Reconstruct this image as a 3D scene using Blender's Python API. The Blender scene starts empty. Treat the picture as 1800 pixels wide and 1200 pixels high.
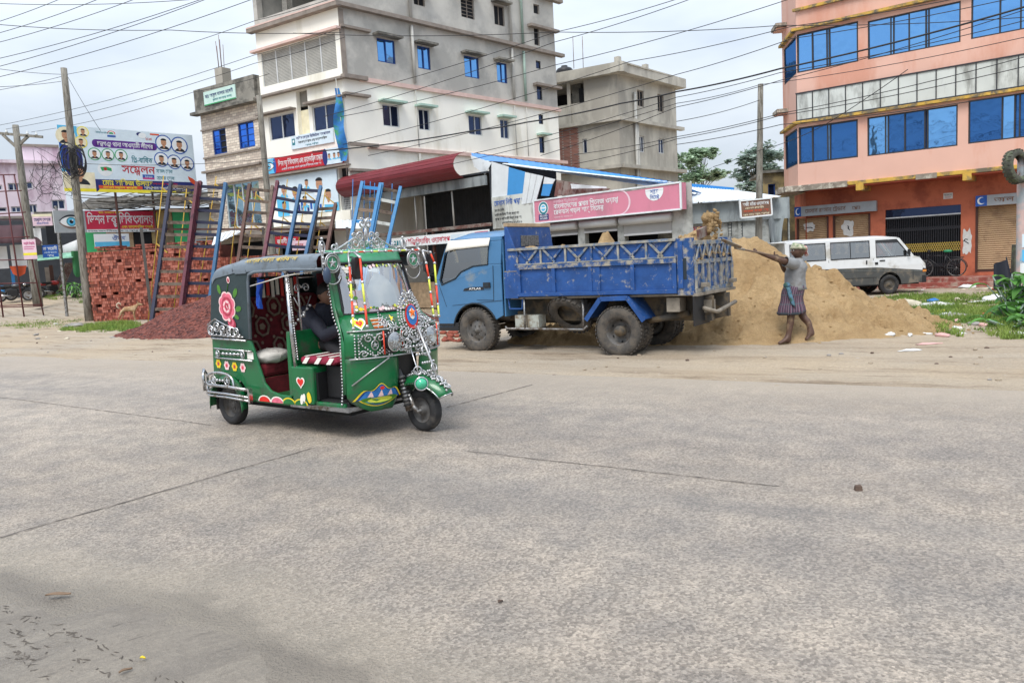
import bpy, bmesh, math, random
from mathutils import Vector, Matrix, noise
rnd = random.Random(7)
V = Vector
PI = math.pi
scene = bpy.context.scene
COL = scene.collection

# ------------------------------------------------------------------ camera
FPX, CAMH = 1350.0, 1.55
roll = math.atan(0.055)
pitch = math.atan(146 * math.cos(roll) / FPX)
_f = V((0, math.cos(pitch), -math.sin(pitch)))
_r0 = V((1, 0, 0)); _u0 = V((0, math.sin(pitch), math.cos(pitch)))
_r = _r0 * math.cos(roll) - _u0 * math.sin(roll)
_u = _u0 * math.cos(roll) + _r0 * math.sin(roll)
CAM = V((0, 0, CAMH))
cd = bpy.data.cameras.new('camera'); co = bpy.data.objects.new('camera', cd); COL.objects.link(co)
cd.sensor_width = 36; cd.lens = 36 * FPX / 1800; cd.clip_end = 2000; cd.clip_start = 0.05
mw = Matrix((_r, _u, -_f)).transposed().to_4x4(); mw.translation = CAM
co.matrix_world = mw
scene.camera = co

def ray(x, y): return _f * FPX + _r * (x - 900) - _u * (y - 600)
def D(x, y, Y):                     # the point seen at a place of the photograph, at depth Y
    d = ray(x, y); return CAM + d * (Y / d.y)
def ss(a, b, t):
    t = max(0, min(1, (t - a) / (b - a))); return t * t * (3 - 2 * t)
RN = V((.517, .855)); RE = 8.72      # road edge: RN . (x,y) = RE
RU = V((.856, -.517))
def terrain(x, y):
    d = RN.x * x + RN.y * y - RE
    return -.35 * ss(5, 15, d) + 1.2 * ss(33, 43, y) * ss(-13, -19, x)
def G(x, y):                        # the point of the ground seen there
    d = ray(x, y); z = 0.
    for _ in range(12):
        p = CAM + d * ((z - CAMH) / d.z); z = .5 * z + .5 * terrain(p.x, p.y)
    return CAM + d * ((z - CAMH) / d.z)

# ------------------------------------------------------------------ materials
MATS = {}
def N(nt, t, **k):
    n = nt.nodes.new(t)
    for a, b in k.items(): setattr(n, a, b)
    return n
def c4(c): return (c[0], c[1], c[2], 1)
def hexc(h):                        # sRGB hex -> linear
    v = [int(h[i:i + 2], 16) / 255 for i in (0, 2, 4)]
    return tuple(((x / 12.92) if x <= .04045 else ((x + .055) / 1.055) ** 2.4) for x in v)
def M(name, col=(.5, .5, .5), rough=.6, metal=0., var=.12, scale=3., dirt=None, dscale=2., damt=.5, bump=0., bscale=40., spec=.4, coat=0., stretch=None, dirt2=None):
    """procedural paint / plaster / metal: base colour with mottling, patches of dirt or wear, fine bump"""
    if name in MATS: return MATS[name]
    if isinstance(col, str): col = hexc(col)
    if isinstance(dirt, str): dirt = hexc(dirt)
    m = bpy.data.materials.new(name); m.use_nodes = True; MATS[name] = m
    nt = m.node_tree; b = nt.nodes['Principled BSDF']; L = nt.links.new
    b.inputs['Roughness'].default_value = rough; b.inputs['Metallic'].default_value = metal
    b.inputs['Specular IOR Level'].default_value = spec; b.inputs['Coat Weight'].default_value = coat
    b.inputs['Coat Roughness'].default_value = .08
    tc = N(nt, 'ShaderNodeTexCoord'); co_ = tc.outputs['Object']
    n1 = N(nt, 'ShaderNodeTexNoise'); n1.inputs['Scale'].default_value = scale; n1.inputs['Detail'].default_value = 5
    L(co_, n1.inputs['Vector'])
    mr = N(nt, 'ShaderNodeMapRange'); mr.inputs[1].default_value = .3; mr.inputs[2].default_value = .7
    mr.inputs[3].default_value = 1 - var; mr.inputs[4].default_value = 1 + var
    L(n1.outputs['Fac'], mr.inputs[0])
    mx = N(nt, 'ShaderNodeMix', data_type='RGBA', blend_type='MULTIPLY'); mx.inputs[0].default_value = 1
    mx.inputs[6].default_value = c4(col); L(mr.outputs[0], mx.inputs[7])
    out = mx.outputs[2]
    if dirt is not None:
        n2 = N(nt, 'ShaderNodeTexNoise'); n2.inputs['Scale'].default_value = dscale; n2.inputs['Detail'].default_value = 8; n2.inputs['Roughness'].default_value = .65
        mp = N(nt, 'ShaderNodeMapping'); mp.inputs['Location'].default_value = (3.1, 1.7, 5.3)
        if stretch: mp.inputs['Scale'].default_value = stretch
        L(co_, mp.inputs['Vector']); L(mp.outputs[0], n2.inputs['Vector'])
        r2 = N(nt, 'ShaderNodeMapRange'); c = .68 - .36 * damt
        r2.inputs[1].default_value = c - .05; r2.inputs[2].default_value = c + .09; L(n2.outputs['Fac'], r2.inputs[0])
        m2 = N(nt, 'ShaderNodeMix', data_type='RGBA'); L(r2.outputs[0], m2.inputs[0]); L(out, m2.inputs[6]); m2.inputs[7].default_value = c4(dirt)
        out = m2.outputs[2]
        mr2 = N(nt, 'ShaderNodeMapRange'); mr2.inputs[3].default_value = rough; mr2.inputs[4].default_value = max(rough, .8); L(r2.outputs[0], mr2.inputs[0]); L(mr2.outputs[0], b.inputs['Roughness'])
    L(out, b.inputs['Base Color'])
    if bump:
        n3 = N(nt, 'ShaderNodeTexNoise'); n3.inputs['Scale'].default_value = bscale; n3.inputs['Detail'].default_value = 6; L(co_, n3.inputs['Vector'])
        bp = N(nt, 'ShaderNodeBump'); bp.inputs['Strength'].default_value = bump; bp.inputs['Distance'].default_value = .02
        L(n3.outputs['Fac'], bp.inputs['Height']); L(bp.outputs[0], b.inputs['Normal'])
    return m
def glass(name, tint=(.8, .9, .9), refl=.3, rough=.02, refl_col=(1, 1, 1)):
    """thin see-through pane: transparent mixed with a mirror coat"""
    if name in MATS: return MATS[name]
    m = bpy.data.materials.new(name); m.use_nodes = True; MATS[name] = m
    nt = m.node_tree; nt.nodes.remove(nt.nodes['Principled BSDF']); L = nt.links.new
    t = N(nt, 'ShaderNodeBsdfTransparent'); t.inputs[0].default_value = c4(tint)
    g = N(nt, 'ShaderNodeBsdfGlossy'); g.inputs['Roughness'].default_value = rough; g.inputs[0].default_value = c4(refl_col)
    fr = N(nt, 'ShaderNodeLayerWeight'); fr.inputs[0].default_value = .35
    mr = N(nt, 'ShaderNodeMapRange'); mr.inputs[3].default_value = refl; mr.inputs[4].default_value = 1.; L(fr.outputs['Fresnel'], mr.inputs[0])
    mx = N(nt, 'ShaderNodeMixShader'); L(mr.outputs[0], mx.inputs[0]); L(t.outputs[0], mx.inputs[1]); L(g.outputs[0], mx.inputs[2])
    L(mx.outputs[0], nt.nodes['Material Output'].inputs[0])
    return m
def mirror_glass(name, col, refl=.5, wav=.045):
    """coated window glass: opaque dark tint under a coloured mirror coat, slightly wavy"""
    if name in MATS: return MATS[name]
    if isinstance(col, str): col = hexc(col)
    m = bpy.data.materials.new(name); m.use_nodes = True; MATS[name] = m
    nt = m.node_tree; nt.nodes.remove(nt.nodes['Principled BSDF']); L = nt.links.new
    d = N(nt, 'ShaderNodeBsdfDiffuse'); d.inputs[0].default_value = (col[0] * .25, col[1] * .25, col[2] * .3, 1)
    g = N(nt, 'ShaderNodeBsdfGlossy'); g.inputs['Roughness'].default_value = .03; g.inputs[0].default_value = c4(col)
    n = N(nt, 'ShaderNodeTexNoise'); n.inputs['Scale'].default_value = 1.3; tc = N(nt, 'ShaderNodeTexCoord'); L(tc.outputs['Object'], n.inputs['Vector'])
    bp = N(nt, 'ShaderNodeBump'); bp.inputs['Strength'].default_value = .3; bp.inputs['Distance'].default_value = wav; L(n.outputs['Fac'], bp.inputs['Height']); L(bp.outputs[0], g.inputs['Normal'])
    mx = N(nt, 'ShaderNodeMixShader'); mx.inputs[0].default_value = refl; L(d.outputs[0], mx.inputs[1]); L(g.outputs[0], mx.inputs[2])
    L(mx.outputs[0], nt.nodes['Material Output'].inputs[0])
    return m

# ------------------------------------------------------------------ objects
def tag(o, label=None, cat=None, group=None, kind=None):
    if label: o['label'] = label
    if cat: o['category'] = cat
    if group: o['group'] = group
    if kind: o['kind'] = kind
    return o
def thing(name, loc, label, cat, rz=0., group=None):
    o = bpy.data.objects.new(name, None); COL.objects.link(o); o.empty_display_size = .1
    o.location = loc; o.rotation_euler = (0, 0, rz)
    return tag(o, label, cat, group)
def copy_tree(o, parent=None):
    c = o.copy(); COL.objects.link(c)
    if parent is not None: c.parent = parent
    for ch in list(o.children): copy_tree(ch, c)
    return c

class MB:
    """collects shapes into one mesh; pts are in world space minus org (or local space with org = 0)"""
    def __init__(s, mat='grey', org=(0, 0, 0)):
        s.v = []; s.f = []; s.fm = []; s.sm = []; s.mats = []; s.cur = 0; s.smooth = False; s.org = V(org); s.X = None
        s.use(mat)
    def use(s, mat):
        if mat not in s.mats: s.mats.append(mat)
        s.cur = s.mats.index(mat); return s
    def add(s, vs, fs, smooth=None):
        b = len(s.v)
        for p in vs:
            p = V(p)
            if s.X is not None: p = s.X @ p
            s.v.append(p - s.org)
        for f in fs:
            s.f.append([b + i for i in f]); s.fm.append(s.cur); s.sm.append(s.smooth if smooth is None else smooth)
        return s
    def box(s, a, b):
        x0, y0, z0 = (min(a[i], b[i]) for i in range(3)); x1, y1, z1 = (max(a[i], b[i]) for i in range(3))
        return s.hexa([(x0, y0, z0), (x1, y0, z0), (x1, y1, z0), (x0, y1, z0), (x0, y0, z1), (x1, y0, z1), (x1, y1, z1), (x0, y1, z1)])
    def hexa(s, p):
        return s.add(p, [(0, 3, 2, 1), (4, 5, 6, 7), (0, 1, 5, 4), (1, 2, 6, 5), (2, 3, 7, 6), (3, 0, 4, 7)], False)
    def bar(s, p0, p1, w, h=None, up=(0, 0, 1)):
        h = h or w; p0 = V(p0); p1 = V(p1); d = (p1 - p0).normalized(); up = V(up)
        if abs(d.dot(up)) > .98: up = V((0, 1, 0))
        a = d.cross(up).normalized() * w / 2; b = a.cross(d).normalized() * h / 2
        return s.hexa([p0 - a - b, p0 + a - b, p1 + a - b, p1 - a - b, p0 - a + b, p0 + a + b, p1 + a + b, p1 - a + b])
    def tube(s, pts, r, n=6, caps=True, closed=False):
        pts = [V(p) for p in pts]; m = len(pts); R = r if isinstance(r, (list, tuple)) else [r] * m
        vs = []; prev = None
        for i, p in enumerate(pts):
            if closed: d = pts[(i + 1) % m] - pts[i - 1]
            else: d = pts[min(i + 1, m - 1)] - pts[max(i - 1, 0)]
            d.normalize()
            if prev is None:
                up = V((0, 0, 1)) if abs(d.z) < .9 else V((1, 0, 0)); a = d.cross(up).normalized()
            else: a = (prev - d * prev.dot(d)).normalized()
            prev = a; b = d.cross(a)
            for k in range(n):
                t = 2 * PI * k / n; vs.append(p + (a * math.cos(t) + b * math.sin(t)) * R[i])
        fs = [(i * n + k, i * n + (k + 1) % n, (i + 1) * n + (k + 1) % n, (i + 1) * n + k) for i in range(m - 1) for k in range(n)]
        if closed: fs += [((m - 1) * n + k, (m - 1) * n + (k + 1) % n, (k + 1) % n, k) for k in range(n)]
        elif caps: fs += [tuple(range(n))[::-1], tuple(range((m - 1) * n, m * n))]
        return s.add(vs, fs, True)
    def lathe(s, prof, c, axis, n=24, closed=False):
        """prof = [(radius, offset along axis)]"""
        c = V(c); ax = V(axis).normalized(); up = V((0, 0, 1)) if abs(ax.z) < .9 else V((1, 0, 0)); a = ax.cross(up).normalized(); b = ax.cross(a)
        vs = [c + ax * h + (a * math.cos(2 * PI * k / n) + b * math.sin(2 * PI * k / n)) * r for r, h in prof for k in range(n)]
        m = len(prof)
        fs = [(i * n + k, i * n + (k + 1) % n, (i + 1) * n + (k + 1) % n, (i + 1) * n + k) for i in range(m - 1) for k in range(n)]
        if closed: fs += [((m - 1) * n + k, (m - 1) * n + (k + 1) % n, (k + 1) % n, k) for k in range(n)]
        return s.add(vs, fs, True)
    def disc(s, c, axis, r, n=20, r2=None, up=None):
        ax = V(axis).normalized(); u_ = V(up) if up else (V((0, 0, 1)) if abs(ax.z) < .9 else V((1, 0, 0))); a = u_.cross(ax).normalized(); b = ax.cross(a)
        return s.add([V(c) + a * math.cos(2 * PI * k / n) * r + b * math.sin(2 * PI * k / n) * (r2 or r) for k in range(n)], [tuple(range(n))], False)
    def torus(s, c, axis, R, r, n=20, k=6, a0=0., a1=2 * PI, R2=None):
        ax = V(axis).normalized(); up = V((0, 0, 1)) if abs(ax.z) < .9 else V((1, 0, 0)); a = up.cross(ax).normalized(); b = ax.cross(a)
        full = abs(a1 - a0) > 6.28; m = n if full else n + 1
        return s.tube([V(c) + a * math.cos(a0 + (a1 - a0) * i / n) * R + b * math.sin(a0 + (a1 - a0) * i / n) * (R2 or R) for i in range(m)], r, k, closed=full)
    def ball(s, c, r, nu=10, nv=6):
        if not isinstance(r, (tuple, list)): r = (r, r, r)
        c = V(c); vs = [c + V((0, 0, r[2]))]
        for j in range(1, nv):
            t = PI * j / nv
            vs += [c + V((r[0] * math.sin(t) * math.cos(2 * PI * i / nu), r[1] * math.sin(t) * math.sin(2 * PI * i / nu), r[2] * math.cos(t))) for i in range(nu)]
        vs.append(c - V((0, 0, r[2]))); e = len(vs) - 1
        fs = [(0, 1 + i, 1 + (i + 1) % nu) for i in range(nu)]
        for j in range(nv - 2):
            b = 1 + j * nu; fs += [(b + i, b + nu + i, b + nu + (i + 1) % nu, b + (i + 1) % nu) for i in range(nu)]
        b = 1 + (nv - 2) * nu; fs += [(b + i, e, b + (i + 1) % nu) for i in range(nu)]
        return s.add(vs, fs, True)
    def prism(s, poly, off, smooth=False):
        """closed outline (3D points) swept by the vector off"""
        n = len(poly); poly = [V(p) for p in poly]; off = V(off)
        return s.add(poly + [p + off for p in poly], [tuple(range(n))[::-1], tuple(range(n, 2 * n))] + [(i, (i + 1) % n, n + (i + 1) % n, n + i) for i in range(n)], smooth)
    def quad(s, a, b, c, d): return s.add([a, b, c, d], [(0, 1, 2, 3)], False)
    def grid(s, fn, nu, nv, smooth=True, thick=None, closed=False):
        vs = [V(fn(i / nu, j / nv)) for j in range(nv + 1) for i in range(nu + 1)]
        fs = [(j * (nu + 1) + i, j * (nu + 1) + i + 1, (j + 1) * (nu + 1) + i + 1, (j + 1) * (nu + 1) + i) for j in range(nv) for i in range(nu)]
        return s.add(vs, fs, smooth)
    def build(s, name, parent=None, label=None, bevel=0., solid=0., sub=0, sharp=None):
        me = bpy.data.meshes.new(name); me.from_pydata([tuple(p) for p in s.v], [], s.f)
        for mn in s.mats: me.materials.append(MATS[mn])
        me.polygons.foreach_set('material_index', s.fm); me.polygons.foreach_set('use_smooth', s.sm)
        if len(s.f) < 60000 and not getattr(s, 'raw', False):
            bm = bmesh.new(); bm.from_mesh(me); bmesh.ops.recalc_face_normals(bm, faces=bm.faces); bm.to_mesh(me); bm.free()
        me.update()
        o = bpy.data.objects.new(name, me); COL.objects.link(o)
        if parent is not None: o.parent = parent
        else: o.location = s.org
        if solid:
            md = o.modifiers.new('solid', 'SOLIDIFY'); md.thickness = solid; md.offset = 0
        if bevel:
            md = o.modifiers.new('bevel', 'BEVEL'); md.width = bevel; md.segments = 2; md.limit_method = 'ANGLE'; md.angle_limit = .6; md.harden_normals = False
        if sub:
            md = o.modifiers.new('sub', 'SUBSURF'); md.levels = sub; md.render_levels = sub
        if label: o['label'] = label
        return o

# ------------------------------------------------------------------ lettering (glyph outlines of the built-in font, laid out glyph by glyph)
_gl = {}
def _dims(body):
    cu = bpy.data.curves.new('t', 'FONT'); cu.body = body; cu.size = 1; cu.offset = .012; cu.resolution_u = 2
    o = bpy.data.objects.new('t', cu); COL.objects.link(o)
    me = bpy.data.meshes.new_from_object(o.evaluated_get(bpy.context.evaluated_depsgraph_get()))
    vs = [(v.co.x, v.co.y) for v in me.vertices]; fs = [tuple(p.vertices) for p in me.polygons]
    bpy.data.objects.remove(o); bpy.data.curves.remove(cu); bpy.data.meshes.remove(me)
    return vs, fs
def _w(body):
    vs, _ = _dims(body); return max(v[0] for v in vs) - min(v[0] for v in vs)
def glyph(ch):
    if ch not in _gl:
        if ch == ' ': _gl[ch] = ([], [], .28)
        else:
            k = 'ক' if ord(ch) > 0x900 else 'H'
            vs, fs = _dims(ch); _gl[ch] = (vs, fs, _w(k + ch + k) - _w(k + k))
    return _gl[ch]
HAS = '\u09cd'; PRE = 'িেৈ'
def layout(sx):
    """Bengali or Latin text -> [(glyph, x, y, sx, sy)], width"""
    out = []; x = 0.; i = 0
    isC = lambda c: '\u0995' <= c <= '\u09b9' or c in '\u09dc\u09dd\u09df\u09ce'
    def put(ch, kx=1., ky=1., dx=0., dy=0., adv=True):
        nonlocal x
        out.append((ch, x + dx, dy, kx, ky))
        if adv: x += glyph(ch)[2] * kx
    while i < len(sx):
        c = sx[i]
        if not isC(c):
            put(c); i += 1; continue
        cl = [c]; i += 1
        while i + 1 < len(sx) and sx[i] == HAS and isC(sx[i + 1]): cl.append(sx[i + 1]); i += 2
        nuk = ''
        if i < len(sx) and sx[i] == '\u09bc': nuk = sx[i]; i += 1
        sign = ''
        if i < len(sx) and sx[i] in 'ািীুূৃেৈোৌ': sign = sx[i]; i += 1
        if sign and sign in PRE: put(sign)
        if sign in ('ো', 'ৌ') and sign: put('ে')
        reph = len(cl) > 1 and cl[0] == 'র'
        if reph: cl = cl[1:]
        x0 = x; put(cl[0])
        w0 = x - x0
        for s2 in cl[1:]:
            if s2 == 'য': put('য', .62, 1)
            elif s2 == 'র': out.append(('\u2014', x0 + w0 * .1, -.22, w0 * .8, 1))
            else: out.append((s2, x0 + w0 * .3, -.2, .62, .62))
        if nuk: put(nuk, adv=False)
        if reph: out.append(('/', x - .25, .55, .9, .32))
        if sign in ('ো',) and sign: put('া')
        elif sign == 'ৌ': put('\u09d7')
        elif sign and sign not in PRE: put(sign)
    return out, x
def _text(s, body, o, xd, yd, h, w=None, align=0., maxw=None):
    """letters as flat sheets: o = base-line start (or centre/end by align), xd/yd unit vectors, h = letter height"""
    xd = V(xd); yd = V(yd); o = V(o); lay, W = layout(body); k = h / .72
    kx = k if w is None else w / max(W, .01)
    if maxw is not None and W * kx > maxw: kx = maxw / W
    o = o - xd * (W * kx * align)
    for ch, gx, gy, sx, sy in lay:
        vs, fs, _ = glyph(ch)
        if fs: s.add([o + xd * ((gx + vx * sx) * kx) + yd * ((gy + vy * sy) * k) for vx, vy in vs], fs, False)
    return s
MB.text = _text
def _portrait(s, c, xd, yd, n, r, bg='white_print', ring=None, skin='skin_print', cloth='dark_print', hair='black_print'):
    """a printed head-and-shoulders in a round medallion"""
    c = V(c); xd = V(xd); yd = V(yd); n = V(n)
    def ell(cx, cy, rx, ry, k, m, a0=0, a1=2 * PI, nn=18):
        s.use(m); s.add([c + n * k + xd * (cx + rx * math.cos(a0 + (a1 - a0) * i / nn)) * r + yd * (cy + ry * math.sin(a0 + (a1 - a0) * i / nn)) * r for i in range(nn)], [tuple(range(nn))], False)
    if ring: ell(0, 0, 1.16, 1.16, .001, ring)
    if bg: ell(0, 0, 1, 1, .002, bg)
    ell(0, -.98, .72, .62, .003, cloth, .18, PI - .18)
    ell(0, -.42, .17, .24, .0035, skin)
    ell(0, .1, .38, .5, .004, skin)
    ell(0, .40, .40, .25, .0045, hair, -.25, PI + .25)
    ell(-.15, .1, .05, .022, .0048, hair); ell(.15, .1, .05, .022, .0048, hair); ell(0, -.17, .12, .035, .0048, 'lip_print')
MB.portrait = _portrait

class Fac:
    """a vertical facade: o = ground corner, ang = direction it runs in; n = the side that faces the viewer"""
    def __init__(s, o, ang):
        s.o = V((o[0], o[1], 0)); a = math.radians(ang); s.u = V((math.cos(a), math.sin(a), 0)); n = V((-s.u.y, s.u.x, 0))
        if n.dot(CAM - s.o) < 0: n = -n
        s.n = n
    def sz(s, x, y, d=0.):
        r_ = ray(x, y); o = s.o + s.n * d; t = (o - CAM).dot(s.n) / r_.dot(s.n); p = CAM + r_ * t
        return (p - o).dot(s.u), p.z
    def pt(s, a, z, d=0.): return s.o + s.u * a + s.n * d + V((0, 0, z))
    def rect(s, x0, y0, x1, y1, d=0.):
        a, b = s.sz(x0, y0, d), s.sz(x1, y1, d)
        return min(a[0], b[0]), max(a[0], b[0]), min(a[1], b[1]), max(a[1], b[1])
    def box(s, mb, a0, a1, z0, z1, d0, d1):
        P = s.pt
        return mb.hexa([P(a0, z0, d0), P(a1, z0, d0), P(a1, z0, d1), P(a0, z0, d1), P(a0, z1, d0), P(a1, z1, d0), P(a1, z1, d1), P(a0, z1, d1)])
    def wall(s, mb, a0, a1, z0, z1, holes, reveal=.16, d=0., rmat=None):
        """wall sheet with real openings and their reveals"""
        hs = [(max(h[0], a0), min(h[1], a1), max(h[2], z0), min(h[3], z1)) for h in holes]
        hs = [h for h in hs if h[1] - h[0] > .02 and h[3] - h[2] > .02]
        A = sorted({a0, a1} | {v for h in hs for v in h[:2]}); Z = sorted({z0, z1} | {v for h in hs for v in h[2:]})
        for i in range(len(A) - 1):
            for j in range(len(Z) - 1):
                ca, cz = (A[i] + A[i + 1]) / 2, (Z[j] + Z[j + 1]) / 2
                if any(h[0] < ca < h[1] and h[2] < cz < h[3] for h in hs): continue
                mb.quad(s.pt(A[i], Z[j], d), s.pt(A[i + 1], Z[j], d), s.pt(A[i + 1], Z[j + 1], d), s.pt(A[i], Z[j + 1], d))
        cur = mb.cur
        if rmat: mb.use(rmat)
        for h in hs:
            P = lambda a, z, dd: s.pt(a, z, d - dd)
            for (p, q) in (((h[0], h[2]), (h[1], h[2])), ((h[1], h[2]), (h[1], h[3])), ((h[1], h[3]), (h[0], h[3])), ((h[0], h[3]), (h[0], h[2]))):
                mb.quad(P(*p, 0), P(*q, 0), P(*q, reveal), P(*p, reveal))
        mb.cur = cur
    def window(s, parent, org, h, glass_mats, frame='frame_dark', inset=.1, panes=2, fw=.05, label=None, splits=None, shade=None, bars=None, name='window'):
        """frame (part) with its panes (sub-part)"""
        a0, a1, z0, z1 = h; mb = MB(frame, org); d = -inset
        s.box(mb, a0, a1, z0, z0 + fw, d - .03, d + .03); s.box(mb, a0, a1, z1 - fw, z1, d - .03, d + .03)
        if splits is None: splits = [i / panes for i in range(1, panes)]
        xs = [a0 + fw / 2] + [a0 + (a1 - a0) * t for t in splits] + [a1 - fw / 2]
        for x in xs: s.box(mb, x - fw / 2, x + fw / 2, z0 + fw, z1 - fw, d - .028, d + .028)
        if bars:
            for k in range(1, bars): s.box(mb, a0 + fw, a1 - fw, z0 + (z1 - z0) * k / bars - .012, z0 + (z1 - z0) * k / bars + .012, d + .0, d + .024)
        o = mb.build(name, parent, label)
        if isinstance(glass_mats, str): glass_mats = [glass_mats]
        g = MB(glass_mats[0], org)
        for i in range(len(xs) - 1):
            g.use(glass_mats[i % len(glass_mats)]); x0_, x1_ = xs[i] + fw / 2, xs[i + 1] - fw / 2; t1, t2 = rnd.uniform(-.008, .008), rnd.uniform(-.010, .010); q_ = [(x0_, z0 + fw, t1 + t2), (x1_, z0 + fw, -t1 + t2), (x1_, z1 - fw, -t1 - t2), (x0_, z1 - fw, t1 - t2)]
            g.hexa([s.pt(a_, z_, d - .012 + k_ - .004) for a_, z_, k_ in q_] + [s.pt(a_, z_, d - .012 + k_ + .004) for a_, z_, k_ in q_])
        g.build('pane', o)
        if shade:
            sh = MB(shade, org); s.box(sh, a0 - .2, a1 + .2, z1 + .06, z1 + .15, 0.003, .42); sh.build('sunshade', o)
        return o
# ------------------------------------------------------------------ sky and light (overcast day)
SUN_EL, SUN_AZ = math.radians(58), math.radians(200)
w = bpy.data.worlds.new('World'); scene.world = w; w.use_nodes = True
nt = w.node_tree; L = nt.links.new; bg = nt.nodes['Background']
sky = N(nt, 'ShaderNodeTexSky', sky_type='NISHITA'); sky.sun_disc = False; sky.sun_elevation = SUN_EL; sky.sun_rotation = SUN_AZ
sky.air_density = 1.2; sky.dust_density = 3.
tc = N(nt, 'ShaderNodeTexCoord')
mp = N(nt, 'ShaderNodeMapping'); mp.inputs['Scale'].default_value = (1, 1, 3.2); L(tc.outputs['Generated'], mp.inputs['Vector'])
n1 = N(nt, 'ShaderNodeTexNoise'); n1.inputs['Scale'].default_value = 2.6; n1.inputs['Detail'].default_value = 7; n1.inputs['Roughness'].default_value = .52; n1.inputs['Distortion'].default_value = .3
L(mp.outputs[0], n1.inputs['Vector'])
r1 = N(nt, 'ShaderNodeMapRange'); r1.inputs[1].default_value = .34; r1.inputs[2].default_value = .62; r1.inputs[3].default_value = .72; r1.inputs[4].default_value = .97; L(n1.outputs['Fac'], r1.inputs[0])
n2 = N(nt, 'ShaderNodeTexNoise'); n2.inputs['Scale'].default_value = 1.7; n2.inputs['Detail'].default_value = 5; L(mp.outputs[0], n2.inputs['Vector'])
cr = N(nt, 'ShaderNodeValToRGB'); L(n2.outputs['Fac'], cr.inputs[0])
cr.color_ramp.elements[0].position = .36; cr.color_ramp.elements[0].color = (4.8, 5.6, 6.8, 1)
cr.color_ramp.elements[1].position = .64; cr.color_ramp.elements[1].color = (7.4, 8.0, 8.7, 1)
mx = N(nt, 'ShaderNodeMix', data_type='RGBA'); L(r1.outputs[0], mx.inputs[0]); L(sky.outputs[0], mx.inputs[6]); L(cr.outputs[0], mx.inputs[7])
sz_ = N(nt, 'ShaderNodeSeparateXYZ'); L(tc.outputs['Generated'], sz_.inputs[0])
zr_ = N(nt, 'ShaderNodeMapRange'); zr_.inputs[1].default_value = .0; zr_.inputs[2].default_value = .8; zr_.inputs[3].default_value = .58; zr_.inputs[4].default_value = 1.45; L(sz_.outputs[2], zr_.inputs[0])
mg = N(nt, 'ShaderNodeMix', data_type='RGBA', blend_type='MULTIPLY'); mg.inputs[0].default_value = 1; L(mx.outputs[2], mg.inputs[6]); L(zr_.outputs[0], mg.inputs[7])      # an overcast sky is brighter overhead than at the horizon
L(mg.outputs[2], bg.inputs[0]); bg.inputs[1].default_value = .1
sl = bpy.data.lights.new('sun', 'SUN'); sl.energy = 1.5; sl.angle = math.radians(25); sl.color = (1, .97, .92)
so = bpy.data.objects.new('sun', sl); COL.objects.link(so)
sd = V((math.sin(SUN_AZ) * math.cos(SUN_EL), math.cos(SUN_AZ) * math.cos(SUN_EL), math.sin(SUN_EL)))
so.rotation_euler = sd.to_track_quat('Z', 'Y').to_euler()
vs = scene.view_settings; vs.view_transform = 'Standard'; vs.look = 'None'; vs.exposure = 0.75; vs.gamma = 1

# ------------------------------------------------------------------ ground, road
def rotmap(nt, sx, sy, sz=1, ang=31.1):
    tc = N(nt, 'ShaderNodeTexCoord'); mp = N(nt, 'ShaderNodeMapping'); mp.vector_type = 'POINT'
    r = N(nt, 'ShaderNodeVectorRotate', rotation_type='Z_AXIS'); r.inputs['Angle'].default_value = math.radians(ang)
    nt.links.new(tc.outputs['Object'], r.inputs['Vector']); nt.links.new(r.outputs[0], mp.inputs['Vector']); mp.inputs['Scale'].default_value = (sx, sy, sz)
    return mp.outputs[0]
def nz(nt, vec, scale, detail=6, rough=.6, lo=.35, hi=.65, a=0., b=1.):
    n = N(nt, 'ShaderNodeTexNoise'); n.inputs['Scale'].default_value = scale; n.inputs['Detail'].default_value = detail; n.inputs['Roughness'].default_value = rough
    nt.links.new(vec, n.inputs['Vector'])
    m = N(nt, 'ShaderNodeMapRange'); m.inputs[1].default_value = lo; m.inputs[2].default_value = hi; m.inputs[3].default_value = a; m.inputs[4].default_value = b
    nt.links.new(n.outputs['Fac'], m.inputs[0]); return m.outputs[0]
def mixc(nt, fac, a, b, blend='MIX'):
    m = N(nt, 'ShaderNodeMix', data_type='RGBA', blend_type=blend)
    for i, v in ((0, fac), (6, a), (7, b)):
        if isinstance(v, (int, float)): m.inputs[i].default_value = v
        elif isinstance(v, tuple): m.inputs[i].default_value = c4(v)
        else: nt.links.new(v, m.inputs[i])
    return m.outputs[2]
def newmat(name):
    m = bpy.data.materials.new(name); m.use_nodes = True; MATS[name] = m
    return m, m.node_tree, m.node_tree.nodes['Principled BSDF']
def bumpnode(nt, b, h, st, dist):
    bp = N(nt, 'ShaderNodeBump'); bp.inputs['Strength'].default_value = st; bp.inputs['Distance'].default_value = dist
    nt.links.new(h, bp.inputs['Height']); nt.links.new(bp.outputs[0], b.inputs['Normal'])
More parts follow.
